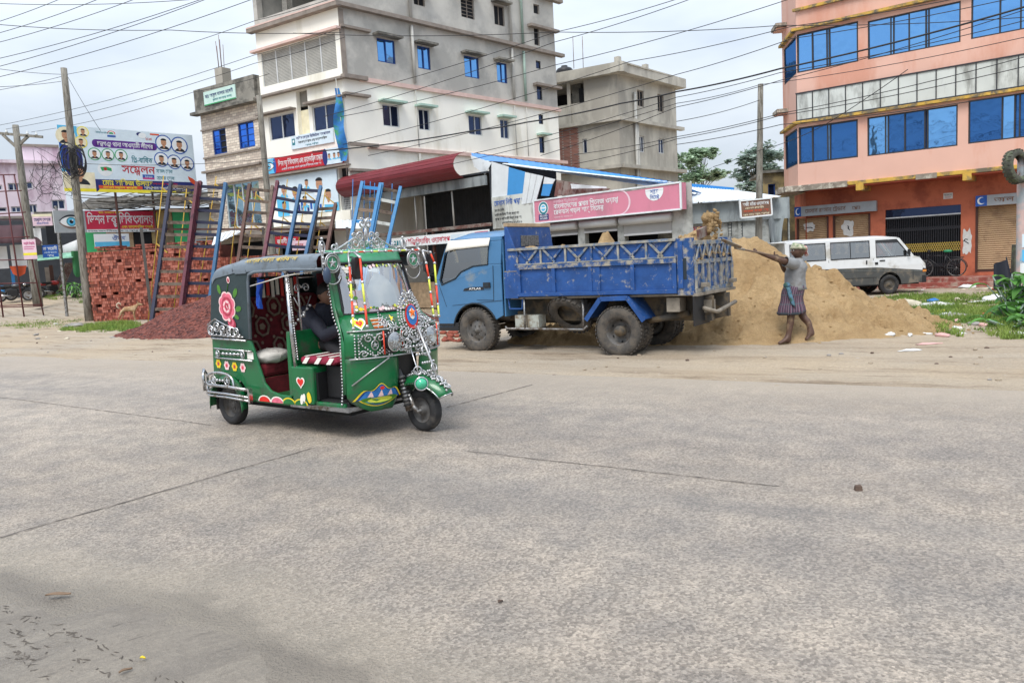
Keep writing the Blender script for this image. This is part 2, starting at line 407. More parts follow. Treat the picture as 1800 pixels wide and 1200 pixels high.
# concrete road with worn, exposed stones
m, nt, b = newmat('road_concrete'); L = nt.links.new
v1 = rotmap(nt, 1, 1); v2 = rotmap(nt, .25, 1)
big = nz(nt, v2, .55, 5, .55); mid = nz(nt, v1, 3.2, 5, .6); fine = nz(nt, v1, 55, 4, .75, .3, .7)
vo = N(nt, 'ShaderNodeTexVoronoi'); vo.inputs['Scale'].default_value = 75; L(v1, vo.inputs['Vector'])
c = mixc(nt, big, (.33, .276, .225), (.51, .428, .342))
c = mixc(nt, mid, mixc(nt, .5, c, (.19, .174, .16)), c)
sp = N(nt, 'ShaderNodeMapRange'); sp.inputs[1].default_value = .25; sp.inputs[2].default_value = .75; sp.inputs[3].default_value = .72; sp.inputs[4].default_value = 1.28; L(vo.outputs['Color'], sp.inputs[0])
fs_ = N(nt, 'ShaderNodeMapRange'); fs_.inputs[3].default_value = .70; fs_.inputs[4].default_value = 1.25; L(fine, fs_.inputs[0])
c = mixc(nt, 1., c, sp.outputs[0], 'MULTIPLY'); c = mixc(nt, 1., c, fs_.outputs[0], 'MULTIPLY')
# dark pits between the stones, and greyer worn lanes
pit = nz(nt, v1, 24, 6, .85, .57, .68); c = mixc(nt, pit, c, mixc(nt, .7, c, (.05, .046, .042)))
chip = nz(nt, rotmap(nt, 1, 1, ang=12), 33, 3, .7, .68, .74, 0, .55); c = mixc(nt, chip, c, (.55, .50, .43))
stain = nz(nt, v2, 1.5, 6, .7, .56, .72, 0, .4); c = mixc(nt, stain, c, (.16, .148, .135))
dst = nz(nt, rotmap(nt, .35, 1, ang=31), .35, 4, .6, .52, .68, 0, .35); c = mixc(nt, dst, c, (.44, .375, .30))
v3 = rotmap(nt, .08, 1); lane = nz(nt, v3, .42, 3, .5, .5, .66, 0, .4); c = mixc(nt, lane, c, (.215, .212, .21))
# dust from the verge near the far edge, thin mud spread from the near left corner
gx = N(nt, 'ShaderNodeNewGeometry'); sxyz = N(nt, 'ShaderNodeSeparateXYZ'); L(gx.outputs['Position'], sxyz.inputs[0])
def lin(a, b_, c_):
    m1 = N(nt, 'ShaderNodeMath', operation='MULTIPLY_ADD'); L(sxyz.outputs[0], m1.inputs[0]); m1.inputs[1].default_value = a; m1.inputs[2].default_value = c_
    m2 = N(nt, 'ShaderNodeMath', operation='MULTIPLY_ADD'); L(sxyz.outputs[1], m2.inputs[0]); m2.inputs[1].default_value = b_; L(m1.outputs[0], m2.inputs[2]); return m2.outputs[0]
def addn(v, scale, amp, vec):
    n = nz(nt, vec, scale, 6, .6, .2, .8, -amp, amp); m1 = N(nt, 'ShaderNodeMath', operation='ADD'); L(v, m1.inputs[0]); L(n, m1.inputs[1]); return m1.outputs[0]
def ramp(v, lo, hi, k=1.):
    m1 = N(nt, 'ShaderNodeMapRange', interpolation_type='SMOOTHSTEP'); m1.inputs[1].default_value = lo; m1.inputs[2].default_value = hi; m1.inputs[4].default_value = k; L(v, m1.inputs[0]); return m1.outputs[0]
dd = addn(lin(RN.x, RN.y, -RE), .7, .7, v2); c = mixc(nt, ramp(dd, -2.4, .1, .8), c, (.42, .35, .272))
dark = addn(lin(RN.x, RN.y, -RE + 2.3), .5, .5, v2); dk2 = N(nt, 'ShaderNodeMath', operation='ABSOLUTE'); L(dark, dk2.inputs[0]); c = mixc(nt, ramp(dk2.outputs[0], 1.1, .2, .20), c, (.17, .16, .155))
MP = [G(-20, 985), G(420, 1060), G(740, 1215)]
def edge(a, b_):
    l_ = math.hypot(b_.x - a.x, b_.y - a.y); A_, B_ = (b_.y - a.y) / l_, -(b_.x - a.x) / l_; return lin(A_, B_, -(A_ * a.x + B_ * a.y))
mn = N(nt, 'ShaderNodeMath', operation='MINIMUM'); L(edge(MP[0], MP[1]), mn.inputs[0]); L(edge(MP[1], MP[2]), mn.inputs[1])
md = addn(addn(mn.outputs[0], 1.3, .22, v1), 6, .06, v1); mudm = ramp(md, -.06, .10); silt = ramp(md, -.55, .0, .6)
c = mixc(nt, silt, c, (.335, .285, .22)); c = mixc(nt, mudm, c, mixc(nt, nz(nt, v2, 3, 6, .6), (.185, .158, .128), (.28, .24, .19)))
L(c, b.inputs['Base Color'])
rr = nz(nt, v2, .8, 5, .6, .3, .7, .42, .78); L(rr, b.inputs['Roughness']); b.inputs['Specular IOR Level'].default_value = .45
hh = N(nt, 'ShaderNodeMath', operation='ADD'); L(fine, hh.inputs[0]); L(vo.outputs['Distance'], hh.inputs[1])
wv = N(nt, 'ShaderNodeTexWave', wave_type='BANDS', bands_direction='X'); wv.inputs['Scale'].default_value = 3.2; wv.inputs['Distortion'].default_value = 4; wv.inputs['Detail'].default_value = 2; wv.inputs['Detail Scale'].default_value = 2; L(v1, wv.inputs['Vector'])
gm = nz(nt, v1, .35, 3, .5, .42, .58, 0, .9); wm = N(nt, 'ShaderNodeMath', operation='MULTIPLY'); L(wv.outputs['Fac'], wm.inputs[0]); L(gm, wm.inputs[1])
h2 = N(nt, 'ShaderNodeMath', operation='ADD'); L(hh.outputs[0], h2.inputs[0]); L(wm.outputs[0], h2.inputs[1])
bumpnode(nt, b, h2.outputs[0], .85, .010)
M('joint_tar', (.11, .096, .083), .9, var=.4, scale=20, bump=.4)
M('joint_edge', (.24, .205, .172), .9, var=.4, scale=20, bump=.4)
# earth of the verge
m, nt, b = newmat('dirt'); L = nt.links.new
v1 = rotmap(nt, 1, 1); v2 = rotmap(nt, .22, 1.6)
c = mixc(nt, nz(nt, v1, .22, 4, .55, .38, .62), (.50, .395, .275), (.46, .395, .315))
c = mixc(nt, nz(nt, v2, 1.1, 7, .65, .42, .7, 0, .75), c, (.37, .28, .19))
c = mixc(nt, nz(nt, v2, 2.2, 7, .75, .55, .66, 0, .75), c, (.16, .115, .075))
c = mixc(nt, nz(nt, v1, 30, 4, .7, .35, .65), mixc(nt, .25, c, (.1, .08, .06)), c)
c = mixc(nt, nz(nt, v1, 9, 3, .7, .66, .72, 0, .5), c, (.55, .5, .44))
L(c, b.inputs['Base Color']); b.inputs['Roughness'].default_value = .88; b.inputs['Specular IOR Level'].default_value = .3
hh = N(nt, 'ShaderNodeMath', operation='ADD'); L(nz(nt, v2, 3, 8, .7), hh.inputs[0]); L(nz(nt, v1, 28, 5, .7, a=0, b=.35), hh.inputs[1])
bumpnode(nt, b, hh.outputs[0], .8, .035)
# sand
m, nt, b = newmat('sand'); L = nt.links.new
tc = N(nt, 'ShaderNodeTexCoord'); v1 = tc.outputs['Object']
c = mixc(nt, nz(nt, v1, 1.2, 6, .65, .35, .65), (.53, .35, .175), (.70, .49, .265))
c = mixc(nt, nz(nt, v1, 3, 7, .75, .45, .72, 0, .55), c, (.34, .21, .10))
c = mixc(nt, nz(nt, v1, 60, 3, .8, .35, .65), mixc(nt, .3, c, (.2, .13, .06)), c)
L(c, b.inputs['Base Color']); b.inputs['Roughness'].default_value = .95; b.inputs['Specular IOR Level'].default_value = .1
hh = N(nt, 'ShaderNodeMath', operation='ADD'); L(nz(nt, v1, 9, 8, .72), hh.inputs[0]); L(nz(nt, v1, 90, 3, .7, a=0, b=.25), hh.inputs[1])
bumpnode(nt, b, hh.outputs[0], .9, .045)
# wet mud
m, nt, b = newmat('wet_mud'); L = nt.links.new
v1 = rotmap(nt, 1, 1, ang=-38); v2 = rotmap(nt, .3, 1.4, ang=-38)
c = mixc(nt, nz(nt, v2, 2., 6, .6), (.185, .158, .128), (.28, .24, .19)); c = mixc(nt, nz(nt, v2, 9, 6, .7, .6, .68), c, (.07, .055, .042))
c = mixc(nt, nz(nt, v1, 40, 4, .8, .4, .62, .35, 0), c, (.1, .085, .07))
L(c, b.inputs['Base Color']); L(nz(nt, v2, 1.6, 4, .5, .38, .62, .22, .6), b.inputs['Roughness'])
hh = N(nt, 'ShaderNodeMath', operation='ADD'); L(nz(nt, v2, 7, 7, .7), hh.inputs[0]); L(nz(nt, v1, 60, 4, .8, a=0, b=.4), hh.inputs[1]); bumpnode(nt, b, hh.outputs[0], .6, .015)

def axis(segs):
    out = []
    for a, b_, st in segs:
        n = max(1, round((b_ - a) / st)); out += [a + (b_ - a) * i / n for i in range(n)]
    return out + [segs[-1][1]]
fb = lambda x, y, s=1., o=4: noise.fractal(V((x * s, y * s, 3.7)), .8, 2.1, o)
def ground_h(x, y):
    d = RN.x * x + RN.y * y - RE; a = RU.x * x + RU.y * y
    z = terrain(x, y)
    if d < -.6 or math.hypot(x, y) > 120: return z - .04 + 0 * d
    k = ss(-.45, .55, d + .55 * fb(a * .45, d, 1.1) + .12 * fb(a, d, 4))
    rut = fb(a * .18, d * 1.5, 1., 4) * .045 + fb(x, y, 3., 3) * .012
    return z - .04 * (1 - k) + k * (.012 + rut * ss(.1, 1.6, d))
mb = MB('dirt'); mb.smooth = True
X = axis([(-900, -120, 90), (-120, -40, 8), (-40, -16, 1), (-16, 14, .14), (14, 40, 1), (40, 120, 8), (120, 900, 90)])
Y = axis([(-60, 2, 4), (2, 5, .5), (5, 20, .12), (20, 45, .6), (45, 120, 6), (120, 1200, 90)])
for y in Y:
    for x in X: mb.v.append(V((x, y, ground_h(x, y))))
nx = len(X); mb.f = [[j * nx + i, j * nx + i + 1, (j + 1) * nx + i + 1, (j + 1) * nx + i] for j in range(len(Y) - 1) for i in range(nx - 1)]
mb.fm = [0] * len(mb.f); mb.sm = [True] * len(mb.f)
tag(mb.build('ground'), kind='structure')
# road: a long sheet along RU
def rp(a, d, z=0.): return V((RU.x * a + RN.x * (d + RE), RU.y * a + RN.y * (d + RE), z))
mb = MB('road_concrete'); mb.quad(rp(-300, -16, 0), rp(300, -16, 0), rp(300, .12, 0), rp(-300, .12, 0))
def joint(p, q, w_, seed, m='joint_tar', z=.0035):
    r_ = random.Random(seed); p = V((p[0], p[1], z)); q = V((q[0], q[1], z)); d = q - p; n = V((-d.y, d.x, 0)).normalized(); k = int(d.length / .06) + 2
    mb.use(m); Lp = []; Rp = []
    for i in range(k):
        c_ = p + d * (i / (k - 1)) + n * (.02 * noise.noise(V((i * .12, seed, 0))) + .010 * noise.noise(V((i * .6, seed, 9)))); ww = w_ * max(0., .50 + 1.3 * noise.noise(V((i * .5, seed, 5.))) + r_.uniform(-.2, .2))
        Lp.append(c_ + n * ww / 2); Rp.append(c_ - n * ww / 2)
    mb.add(Lp + Rp, [(i, i + 1, k + i + 1, k + i) for i in range(k - 1)], False)
for k, (p0, p1, w_) in enumerate([((0, 945), (548, 788), .022), ((822, 793), (1370, 855), .014), ((40, 703), (372, 747), .012), ((785, 716), (936, 676), .02), ((-80, 690), (40, 703), .01)]):
    joint(G(*p0), G(*p1), w_, k); joint(G(*p0), G(*p1), w_ * 2.6, k + 50, 'joint_edge', .0018)
tag(mb.build('road'), kind='structure')
# mud carried on to the road, near the camera
def mud_edge(x, y):
    p0, p1, p2 = MUDP; f = lambda a, b_: (b_[0] - a[0]) * (y - a[1]) - (b_[1] - a[1]) * (x - a[0])
    s1 = -f(p0, p1) / (p1 - p0).length; s2 = -f(p1, p2) / (p2 - p1).length
    return min(s1, s2)
MUDP = [G(-20, 985), G(420, 1060), G(740, 1215)]
MUDP = [V((p.x, p.y, 0)) for p in MUDP]
mb = MB('wet_mud'); mb.smooth = True
def mudz(x, y):
    e = mud_edge(x, y) - .30 + .20 * fb(x, y, 2.2, 5)
    rut = math.sin((x * .62 + y * .79) * 30) * .0035 * max(0, fb(x, y, 1.1, 2) + .2)
    return max(-.02, min(.016, e * .045) + fb(x, y, 7, 4) * .005 * ss(0, .3, e) + rut * ss(.05, .3, e))
XS = axis([(-2.6, .4, .02)]); YS = axis([(1.7, 4.6, .02)])
for y in YS:
    for x in XS: mb.v.append(V((x, y, mudz(x, y) + .001)))
nx = len(XS); mb.f = [[j * nx + i, j * nx + i + 1, (j + 1) * nx + i + 1, (j + 1) * nx + i] for j in range(len(YS) - 1) for i in range(nx - 1) if max(mb.v[q].z for q in (j * nx + i, j * nx + i + 1, (j + 1) * nx + i + 1, (j + 1) * nx + i)) > -.01]
mb.fm = [0] * len(mb.f); mb.sm = [True] * len(mb.f); mb.raw = True
M('mud_rut', (.085, .07, .056), .8, var=.4, scale=30, bump=.5)
for k, (p0_, p1_, w_) in enumerate([((-10, 1062), (125, 1135), .016), ((60, 1085), (228, 1168), .022), ((-10, 1096), (150, 1190), .026), ((95, 1105), (215, 1160), .012), ((-10, 1130), (90, 1200), .03), ((120, 1150), (200, 1196), .02), ((30, 1150), (60, 1175), .04), ((230, 1185), (330, 1205), .014)]):
    a_, b2_ = G(*p0_), G(*p1_); r9 = random.Random(k); n_ = int((b2_ - a_).length / .012)
    for i in range(n_):
        if r9.random() < .68: continue
        q = a_.lerp(b2_, i / n_) + V((r9.uniform(-.02, .02), r9.uniform(-.02, .02), 0)); h_ = mudz(q.x, q.y)
        mb.use('mud_rut'); dq = (b2_ - a_).normalized(); an_ = r9.gauss(0, .5); dv_ = V((dq.x * math.cos(an_) - dq.y * math.sin(an_), dq.x * math.sin(an_) + dq.y * math.cos(an_), 0)) * r9.uniform(.006, .03); pr_ = V((-dv_.y, dv_.x, 0)).normalized() * r9.uniform(.002, .006)
        zz_ = lambda p_: V((p_.x, p_.y, mudz(p_.x, p_.y) + .0025)); mb.add([zz_(q - dv_), zz_(q - dv_ * .3 + pr_), zz_(q + dv_ * .5 + pr_ * .7), zz_(q + dv_), zz_(q + dv_ * .3 - pr_)], [(0, 1, 2, 3, 4)], False)
tag(mb.build('mud'), kind='stuff', label='wet grey mud spread over the road near the viewer', cat='mud')

# ------------------------------------------------------------------ sand pile, brick chips
def smax(vals, k=.12):
    m_ = max(vals); return m_ + k * math.log(sum(math.exp((v_ - m_) / k) for v_ in vals))
CONES = [(4.35, 15.1, 1.72, .60, .5), (3.2, 15.4, 1.55, .55, .3), (5.55, 14.6, 1.12, .50, .2), (6.3, 13.4, .55, .32, .0), (4.9, 13.55, .62, .42, .1), (3.9, 13.2, .45, .36, .2), (1.7, 14.0, .42, .33, .2), (.7, 14.1, .28, .3, .1)]
def sand_h(x, y):
    v_ = [min(h, h - sl * (max(0, math.hypot(x - cx, (y - cy)) - pl))) for cx, cy, h, sl, pl in CONES]
    h = smax(v_, .10) - .1
    if h < -.6: return -.2
    n_ = fb(x, y, 1.1, 3) * .20 + abs(fb(x + 9, y, 2.2, 3)) * .20 - .07 + fb(x, y + 5, 5, 3) * (.045 + .075 * ss(1.1, .4, h)) + abs(fb(x + 3, y, 4.2, 2)) * .07 * ss(1.2, .5, h) + fb(x, y, 16, 2) * .016
    return h + n_ * ss(-.15, .35, h)
mb = MB('sand'); mb.smooth = True
XS = axis([(-.8, 9.5, .04)]); YS = axis([(11.2, 18.5, .045)])
for y in YS:
    for x in XS: mb.v.append(V((x, y, sand_h(x, y) + terrain(x, y))))
nx = len(XS); mb.f = [q for q in ([j * nx + i, j * nx + i + 1, (j + 1) * nx + i + 1, (j + 1) * nx + i] for j in range(len(YS) - 1) for i in range(nx - 1)) if max(mb.v[t].z - terrain(mb.v[t].x, mb.v[t].y) for t in q) > -.09]
mb.fm = [0] * len(mb.f); mb.sm = [True] * len(mb.f); mb.raw = True
for k in range(150):                     # loose clods lying on and round the pile
    x, y = rnd.uniform(1.5, 8), rnd.uniform(11.6, 14.6); h = sand_h(x, y)
    if h < -.12 and rnd.random() > .15: continue
    r_ = rnd.uniform(.010, .035); mb.ball((x, y, max(h, .0) + terrain(x, y) + r_ * .3), (r_, r_ * rnd.uniform(.7, 1.3), r_ * .7), 6, 4)
tag(mb.build('sand_pile'), 'large heap of tan building sand beside the blue truck', 'sand pile')

m, nt, b = newmat('brick_chips'); L = nt.links.new
tc = N(nt, 'ShaderNodeTexCoord'); vo = N(nt, 'ShaderNodeTexVoronoi'); vo.inputs['Scale'].default_value = 16; L(tc.outputs['Object'], vo.inputs['Vector'])
cr = N(nt, 'ShaderNodeValToRGB'); L(vo.outputs['Color'], cr.inputs[0]); e = cr.color_ramp.elements
e[0].position = .15; e[0].color = (.07, .022, .018, 1); e[1].position = .85; e[1].color = (.22, .066, .046, 1)
L(cr.outputs[0], b.inputs['Base Color']); b.inputs['Roughness'].default_value = .9
bumpnode(nt, b, vo.outputs['Distance'], 1., .06)
hp = G(400, 586); hc = V((hp.x + .2, hp.y + 2.0, 0))
def chip_h(x, y):
    r_ = math.hypot((x - hc.x) / 1.25, y - hc.y); h = 1.62 - .50 * math.sqrt(r_ * r_ + .4)
    h2 = 1.1 - .5 * math.hypot((x - hc.x - 2.6) / 1.3, y - hc.y - .3)
    return smax([h, h2], .1) + fb(x, y, 1.1, 3) * .1
mb = MB('brick_chips'); mb.smooth = False
XS = axis([(hc.x - 5, hc.x + 7, .07)]); YS = axis([(hc.y - 3.6, hc.y + 3.6, .07)])
for y in YS:
    for x in XS: mb.v.append(V((x, y, chip_h(x, y) + terrain(x, y) - .05 + rnd.uniform(-.03, .03))))
nx = len(XS); mb.f = [q for q in ([j * nx + i, j * nx + i + 1, (j + 1) * nx + i + 1, (j + 1) * nx + i] for j in range(len(YS) - 1) for i in range(nx - 1)) if max(mb.v[t].z - terrain(mb.v[t].x, mb.v[t].y) for t in q) > -.12]
mb.fm = [0] * len(mb.f); mb.sm = [False] * len(mb.f); mb.raw = True
tag(mb.build('brick_chip_heap'), 'low heap of broken red brick chips in front of the ladders', 'rubble heap')
# ------------------------------------------------------------------ shared vehicle bits
M('grey', (.4, .4, .4)); M('black', (.012, .012, .013), .5, var=.3); M('rubber', (.068, .062, .056), .88, var=.2, scale=14, dirt=(.115, .098, .08), dscale=9, damt=.5, bump=.25, bscale=60)
M('rubber_clean', (.022, .022, .023), .75, var=.2, scale=14, dirt=(.09, .08, .07), dscale=5, damt=.3)
M('chrome', (.56, .56, .57), .22, 1., var=.15, scale=30, dirt=(.25, .22, .19), dscale=14, damt=.35)
M('steel', (.33, .33, .33), .45, .8, var=.2, scale=20, dirt=(.13, .1, .075), dscale=8, damt=.45)
M('rim_grey', (.13, .125, .12), .6, .3, var=.25, scale=20, dirt=(.12, .1, .08), dscale=8, damt=.4)
M('bead', (.52, .52, .52), .32, .8, var=.2, scale=50, dirt=(.4, .38, .35), dscale=30, damt=.3)
M('green_paint', '0F6638', .34, var=.12, scale=5, dirt=(.055, .085, .05), dscale=5, damt=.28, coat=.4)
M('green_light', '4C9C74', .35, var=.08, coat=.3)
M('canvas_top', '6B757E', .40, var=.14, scale=4, dirt=(.10, .11, .115), dscale=5, damt=.3, bump=.2, bscale=22)
M('canvas_side', '2F3D3F', .62, var=.14, scale=4, bump=.15, bscale=22)
M('red_fabric', (.14, .012, .018), .9, var=.3, scale=20); M('red_pad', (.28, .02, .05), .8, var=.25, scale=10); M('cream_fab', (.26, .19, .14), .9, var=.25, scale=16)
M('white_cloth', (.62, .59, .54), .9, var=.15, scale=12, bump=.4, bscale=14); M('blue_cloth', (.02, .09, .48), .6, var=.2)
M('deco_red', 'D92B22', .5); M('deco_yellow', 'E8CE30', .5); M('deco_white', 'EDE9DF', .5); M('deco_pink', 'DD6A80', .5, var=.2, scale=30); M('deco_rose', 'B03A4E', .5, var=.25, scale=30); M('deco_pale', 'F0CDCB', .5, var=.1)
M('deco_blue', '2F74B8', .5, var=.2, scale=20); M('deco_navy', '153D77', .5); M('deco_green', '1D6A35', .5, var=.2); M('deco_leaf', '4A7D2A', .5, var=.3, scale=20); M('deco_orange', 'E8701E', .5); M('deco_lime', 'C9D24A', .45)
M('canvas_letters', 'B8A04A', .7, var=.35, scale=30); M('mirror_glass', (.75, .8, .85), .03, 1.)
M('dark_cabin', (.012, .013, .014), .8); M('tube_red', 'E2492F', .4); M('tube_lime', 'D3DC52', .4)
M('lamp_lens', '3FB58A', .15, var=.1, coat=.6); M('reflector', (.85, .85, .85), .12, 1.)
glass('windscreen_glass', (.80, .86, .86), .30); glass('side_glass', (.62, .68, .68), .12)

class Frame:
    def __init__(s, o, ang, z=0.):
        s.o = V((o[0], o[1], z)); a = math.radians(ang); s.ang = a
        s.Mx = Matrix.Translation(s.o) @ Matrix.Rotation(a, 4, 'Z'); s.inv = s.Mx.inverted()
    def on(s, x, y, ax, val):
        c = s.inv @ CAM; d = s.inv.to_3x3() @ ray(x, y); return c + d * ((val - c[ax]) / d[ax])

def tyre(mb, c, ax, R, w_, rim_r, mat='rubber', tread=0, n=36):
    """tyre cross-section swept round; blocks of tread if wanted"""
    c = V(c); ax = V(ax).normalized(); h = w_ / 2; mb.use(mat)
    prof = [(rim_r, -h * .72), (rim_r + .02, -h * .9), ((rim_r + R) / 2, -h), (R - .022, -h * .93), (R - .006, -h * .74), (R, -h * .45), (R, 0), (R, h * .45), (R - .006, h * .74), (R - .022, h * .93), ((rim_r + R) / 2, h), (rim_r + .02, h * .9), (rim_r, h * .72)]
    mb.lathe(prof, c, ax, n)
    if tread:
        up = V((0, 0, 1)); a = ax.cross(up).normalized(); b = ax.cross(a)
        for k in range(tread):
            t = 2 * PI * k / tread
            for s_, o_ in ((-1, 0), (1, .5)):
                t2 = t + o_ * 2 * PI / tread; d = a * math.cos(t2) + b * math.sin(t2); tg = -a * math.sin(t2) + b * math.cos(t2)
                p = c + d * (R - .004) + ax * (s_ * h * .62)
                q = [p + ax * (i * h * .34) + tg * (j * R * PI / tread * .6 + i * s_ * .008) for i, j in ((-1, -1), (1, -1), (1, 1), (-1, 1))]
                mb.hexa(q + [v_ + d * .016 - (ax * (s_ * .004)) for v_ in q])
# ------------------------------------------------------------------ auto rickshaw
AF = Frame((-2.57, 8.34), -36.9)
auto = thing('auto_rickshaw', AF.o, 'green three-wheeled auto rickshaw covered in silver filigree ornaments, driving along the road', 'auto rickshaw', AF.ang)
HW = .635
def front(y, z, off=0.):
    """the bowed front of the cabin"""
    zz = (.25, .45, .70, .95, 1.12, 1.40, 1.66, 1.75); xx = (1.95, 2.01, 2.04, 2.05, 1.88, 1.79, 1.66, 1.64); ww = (.60, .60, .60, .60, .50, .475, .455, .45); bb = (.20, .22, .24, .24, .26, .23, .16, .15)
    i = 0
    while i < len(zz) - 2 and z > zz[i + 1]: i += 1
    x = xx[i] + (xx[i + 1] - xx[i]) * (z - zz[i]) / (zz[i + 1] - zz[i])
    f = (z - zz[i]) / (zz[i + 1] - zz[i]); t = abs(y) / .62; bw = bb[i] + (bb[i + 1] - bb[i]) * f; x -= bw * (.7 * t * t + .3 * t ** 6); y *= (ww[i] + (ww[i + 1] - ww[i]) * f) / .62
    return V((x + off, y * (1 + off * .1), z))
# rear body
b = MB('green_paint')
side = [(-.24, .47), (-.20, .92), (.47, .885), (.56, .64), (.63, .47), (.72, .40), (.86, .37), (1.03, .37), (1.03, .28), (.36, .28), (.33, .38), (.25, .46), (.12, .50), (0, .50), (-.12, .46), (-.2, .40)]
for s in (-1, 1):
    b.prism([(x, s * HW, z) for x, z in side], (0, -s * .03, 0))
b.prism([(-.24, -HW + .03, .40), (-.205, -HW + .03, .92), (-.205, HW - .03, .92), (-.24, HW - .03, .40)], (.03, 0, 0))
b.box((-.2, -HW + .03, .26), (1.75, HW - .03, .33))
body = b.build('body', auto, bevel=.012)
b = MB('green_paint'); b.prism([(1.06, -HW, .30), (1.06, -HW, .655), (1.38, -HW, .655), (1.36, -HW, .30)], (0, 2 * HW, 0)); b.build('driver_seat_box', auto, bevel=.015)
b = MB('green_paint'); b.prism([(1.0, -HW + .01, .36), (1.02, -HW + .01, .98), (1.075, -HW + .01, .98), (1.06, -HW + .01, .36)], (0, 2 * HW - .02, 0)); b.build('driver_backrest_panel', auto, bevel=.01)
b = MB('black'); b.box((1.37, -HW + .06, .30), (1.78, HW - .06, .345)); b.box((1.36, -HW + .04, .345), (1.40, HW - .04, .60)); b.use('steel'); b.box((1.02, -HW - .005, .265), (1.84, HW + .005, .297)); b.build('footwell_floor', auto)
# fender bulges over the rear wheels
for s in (-1, 1):
    b = MB('green_paint')
    b.grid(lambda u, v: V((.02 + (.275 + .012 * math.sin(PI * v)) * math.cos(PI * (1.03 - 1.06 * u)), s * (HW - .02 + .075 * math.sin(PI / 2 * min(1, v * 1.35))), .22 + (.285 + (.0 if v > .2 else .02)) * math.sin(PI * (1.03 - 1.06 * u)) - .035 * v * v)), 18, 5)
    b.build('rear_fender', auto, solid=.006)
# chassis, engine gloom
b = MB('dark_cabin'); b.box((-.18, -.5, .2), (1.7, .5, .262)); b.box((-.2, -.35, .26), (.34, .35, .44)); b.use('rubber_clean'); b.box((-.26, -.62, .14), (-.245, -.42, .42)); b.box((-.26, .42, .14), (-.245, .62, .42)); b.build('chassis', auto)
# canopy: roof skin with rounded edges, side quarter panels and rear
def roofp(u, v):
    x = -.10 + 1.68 * u; t = v * 2 - 1
    zc = 1.615 + .095 * math.sin(min(1, u * 1.9) * PI / 2) - .02 * u; ze = 1.50 + .055 * min(1, u * 4)
    y = (HW + .015) * math.copysign(min(1, abs(t) * 1.13) ** .9, t)
    z = zc - (zc - ze) * max(0, (abs(t) - .62) / .38) ** 3 + .006 * noise.noise(V((u * 14, v * 9, 1)))
    if u < .06: x += .02 * (1 - u / .06); z -= .05 * (1 - u / .06) ** 2
    return V((x, y, z))
b = MB('canvas_top'); b.grid(roofp, 40, 26)
b.use('canvas_side')
for s in (-1, 1):
    y = s * (HW + .008)
    b.prism([(-.205, y, .90), (-.185, y, 1.05), (-.10, y, 1.47), (-.055, y, 1.545), (.0, y, 1.575), (.60, y, 1.585), (.575, y, 1.53), (.535, y, 1.47), (.485, y, .90)], (0, -s * .02, 0))
b.prism([(-.205, -HW, .90), (-.10, -HW, 1.50), (-.10, HW, 1.50), (-.205, HW, .90)], (.02, 0, 0))
canopy = b.build('canopy', auto)
b = MB('canvas_top')
for s in (-1, 1):
    b.tube([(.485, s * (HW + .012), .90), (.535, s * (HW + .014), 1.46), (.56, s * (HW + .014), 1.535), (.66, s * (HW + .012), 1.555), (1.15, s * (HW + .012), 1.56), (1.64, s * (HW + .008), 1.545)], .016, 6)
    b.tube([(.30, s * (HW + .012), 1.575), (.29, s * (HW + .0), 1.63), (.27, s * .45, 1.69)], .012, 6)
    b.box((.34, s * (HW + .02), 1.545), (.52, s * (HW + .005), 1.578)); b.box((1.35, s * (HW + .02), 1.56), (1.56, s * (HW + .005), 1.59))
b.build('canopy_piping', canopy)
tt_ = MB('canvas_letters'); tt_.text('মায়ের দোয়া পরিবহন', (0, 0, 0), (1, 0, 0), (0, 1, 0), .06, .78); b = MB('canvas_letters')
def onroof(q): p_ = roofp((.62 + q.x) / 1.68, .050 + q.y * .62); return p_ + V((0, -.008, .006))
b.add([onroof(q) for q in tt_.v], tt_.f, False); b.build('roof_lettering', canopy)
# painted flowers, hearts, ... on the camera side
ys = -HW - .012
def dab(mb, m, cx, cz, rx, rz, rot=0., k=0., y0=ys, nn=16):
    mb.use(m); c_, s_ = math.cos(rot), math.sin(rot)
    mb.add([(cx + rx * math.cos(2 * PI * i / nn) * c_ - rz * math.sin(2 * PI * i / nn) * s_, y0 - k, cz + rx * math.cos(2 * PI * i / nn) * s_ + rz * math.sin(2 * PI * i / nn) * c_) for i in range(nn)], [tuple(range(nn))], False)
b = MB('deco_leaf')
for cx, cz, rx, rz, ro in ((.03, 1.40, .05, .028, 1.9), (.30, 1.36, .055, .03, .9), (.33, 1.20, .05, .028, .2), (.29, 1.12, .04, .022, -.4), (.23, 1.00, .05, .024, 1.4), (.245, .95, .03, .02, .3)): dab(b, 'deco_leaf', cx, cz, rx, rz, ro)
b.use('deco_leaf'); b.bar((.16, ys, 1.36), (.20, ys, 1.46), .008, .002); b.bar((.22, ys, 1.02), (.24, ys, .93), .01, .002)
dab(b, 'deco_pale', .205, 1.49, .026, .034, 0, .001); dab(b, 'deco_rose', .205, 1.487, .016, .022, 0, .002)
fx, fz = .145, 1.225
for k in range(8):
    t = 2 * PI * k / 8 + .3; dab(b, 'deco_pale', fx + .085 * math.cos(t), fz + .095 * math.sin(t), .062, .062, 0, .0015 + k * .0001)
    dab(b, 'deco_pink', fx + .078 * math.cos(t), fz + .088 * math.sin(t), .052, .052, 0, .0025 + k * .0001)
dab(b, 'deco_rose', fx, fz, .09, .10, 0, .004)
for k in range(5):
    t = 2 * PI * k / 5; dab(b, 'deco_pink', fx + .036 * math.cos(t), fz + .04 * math.sin(t), .034, .04, t, .0045 + k * .0002); dab(b, 'deco_pale', fx + .047 * math.cos(t), fz + .05 * math.sin(t), .012, .03, t, .006 + k * .0001)
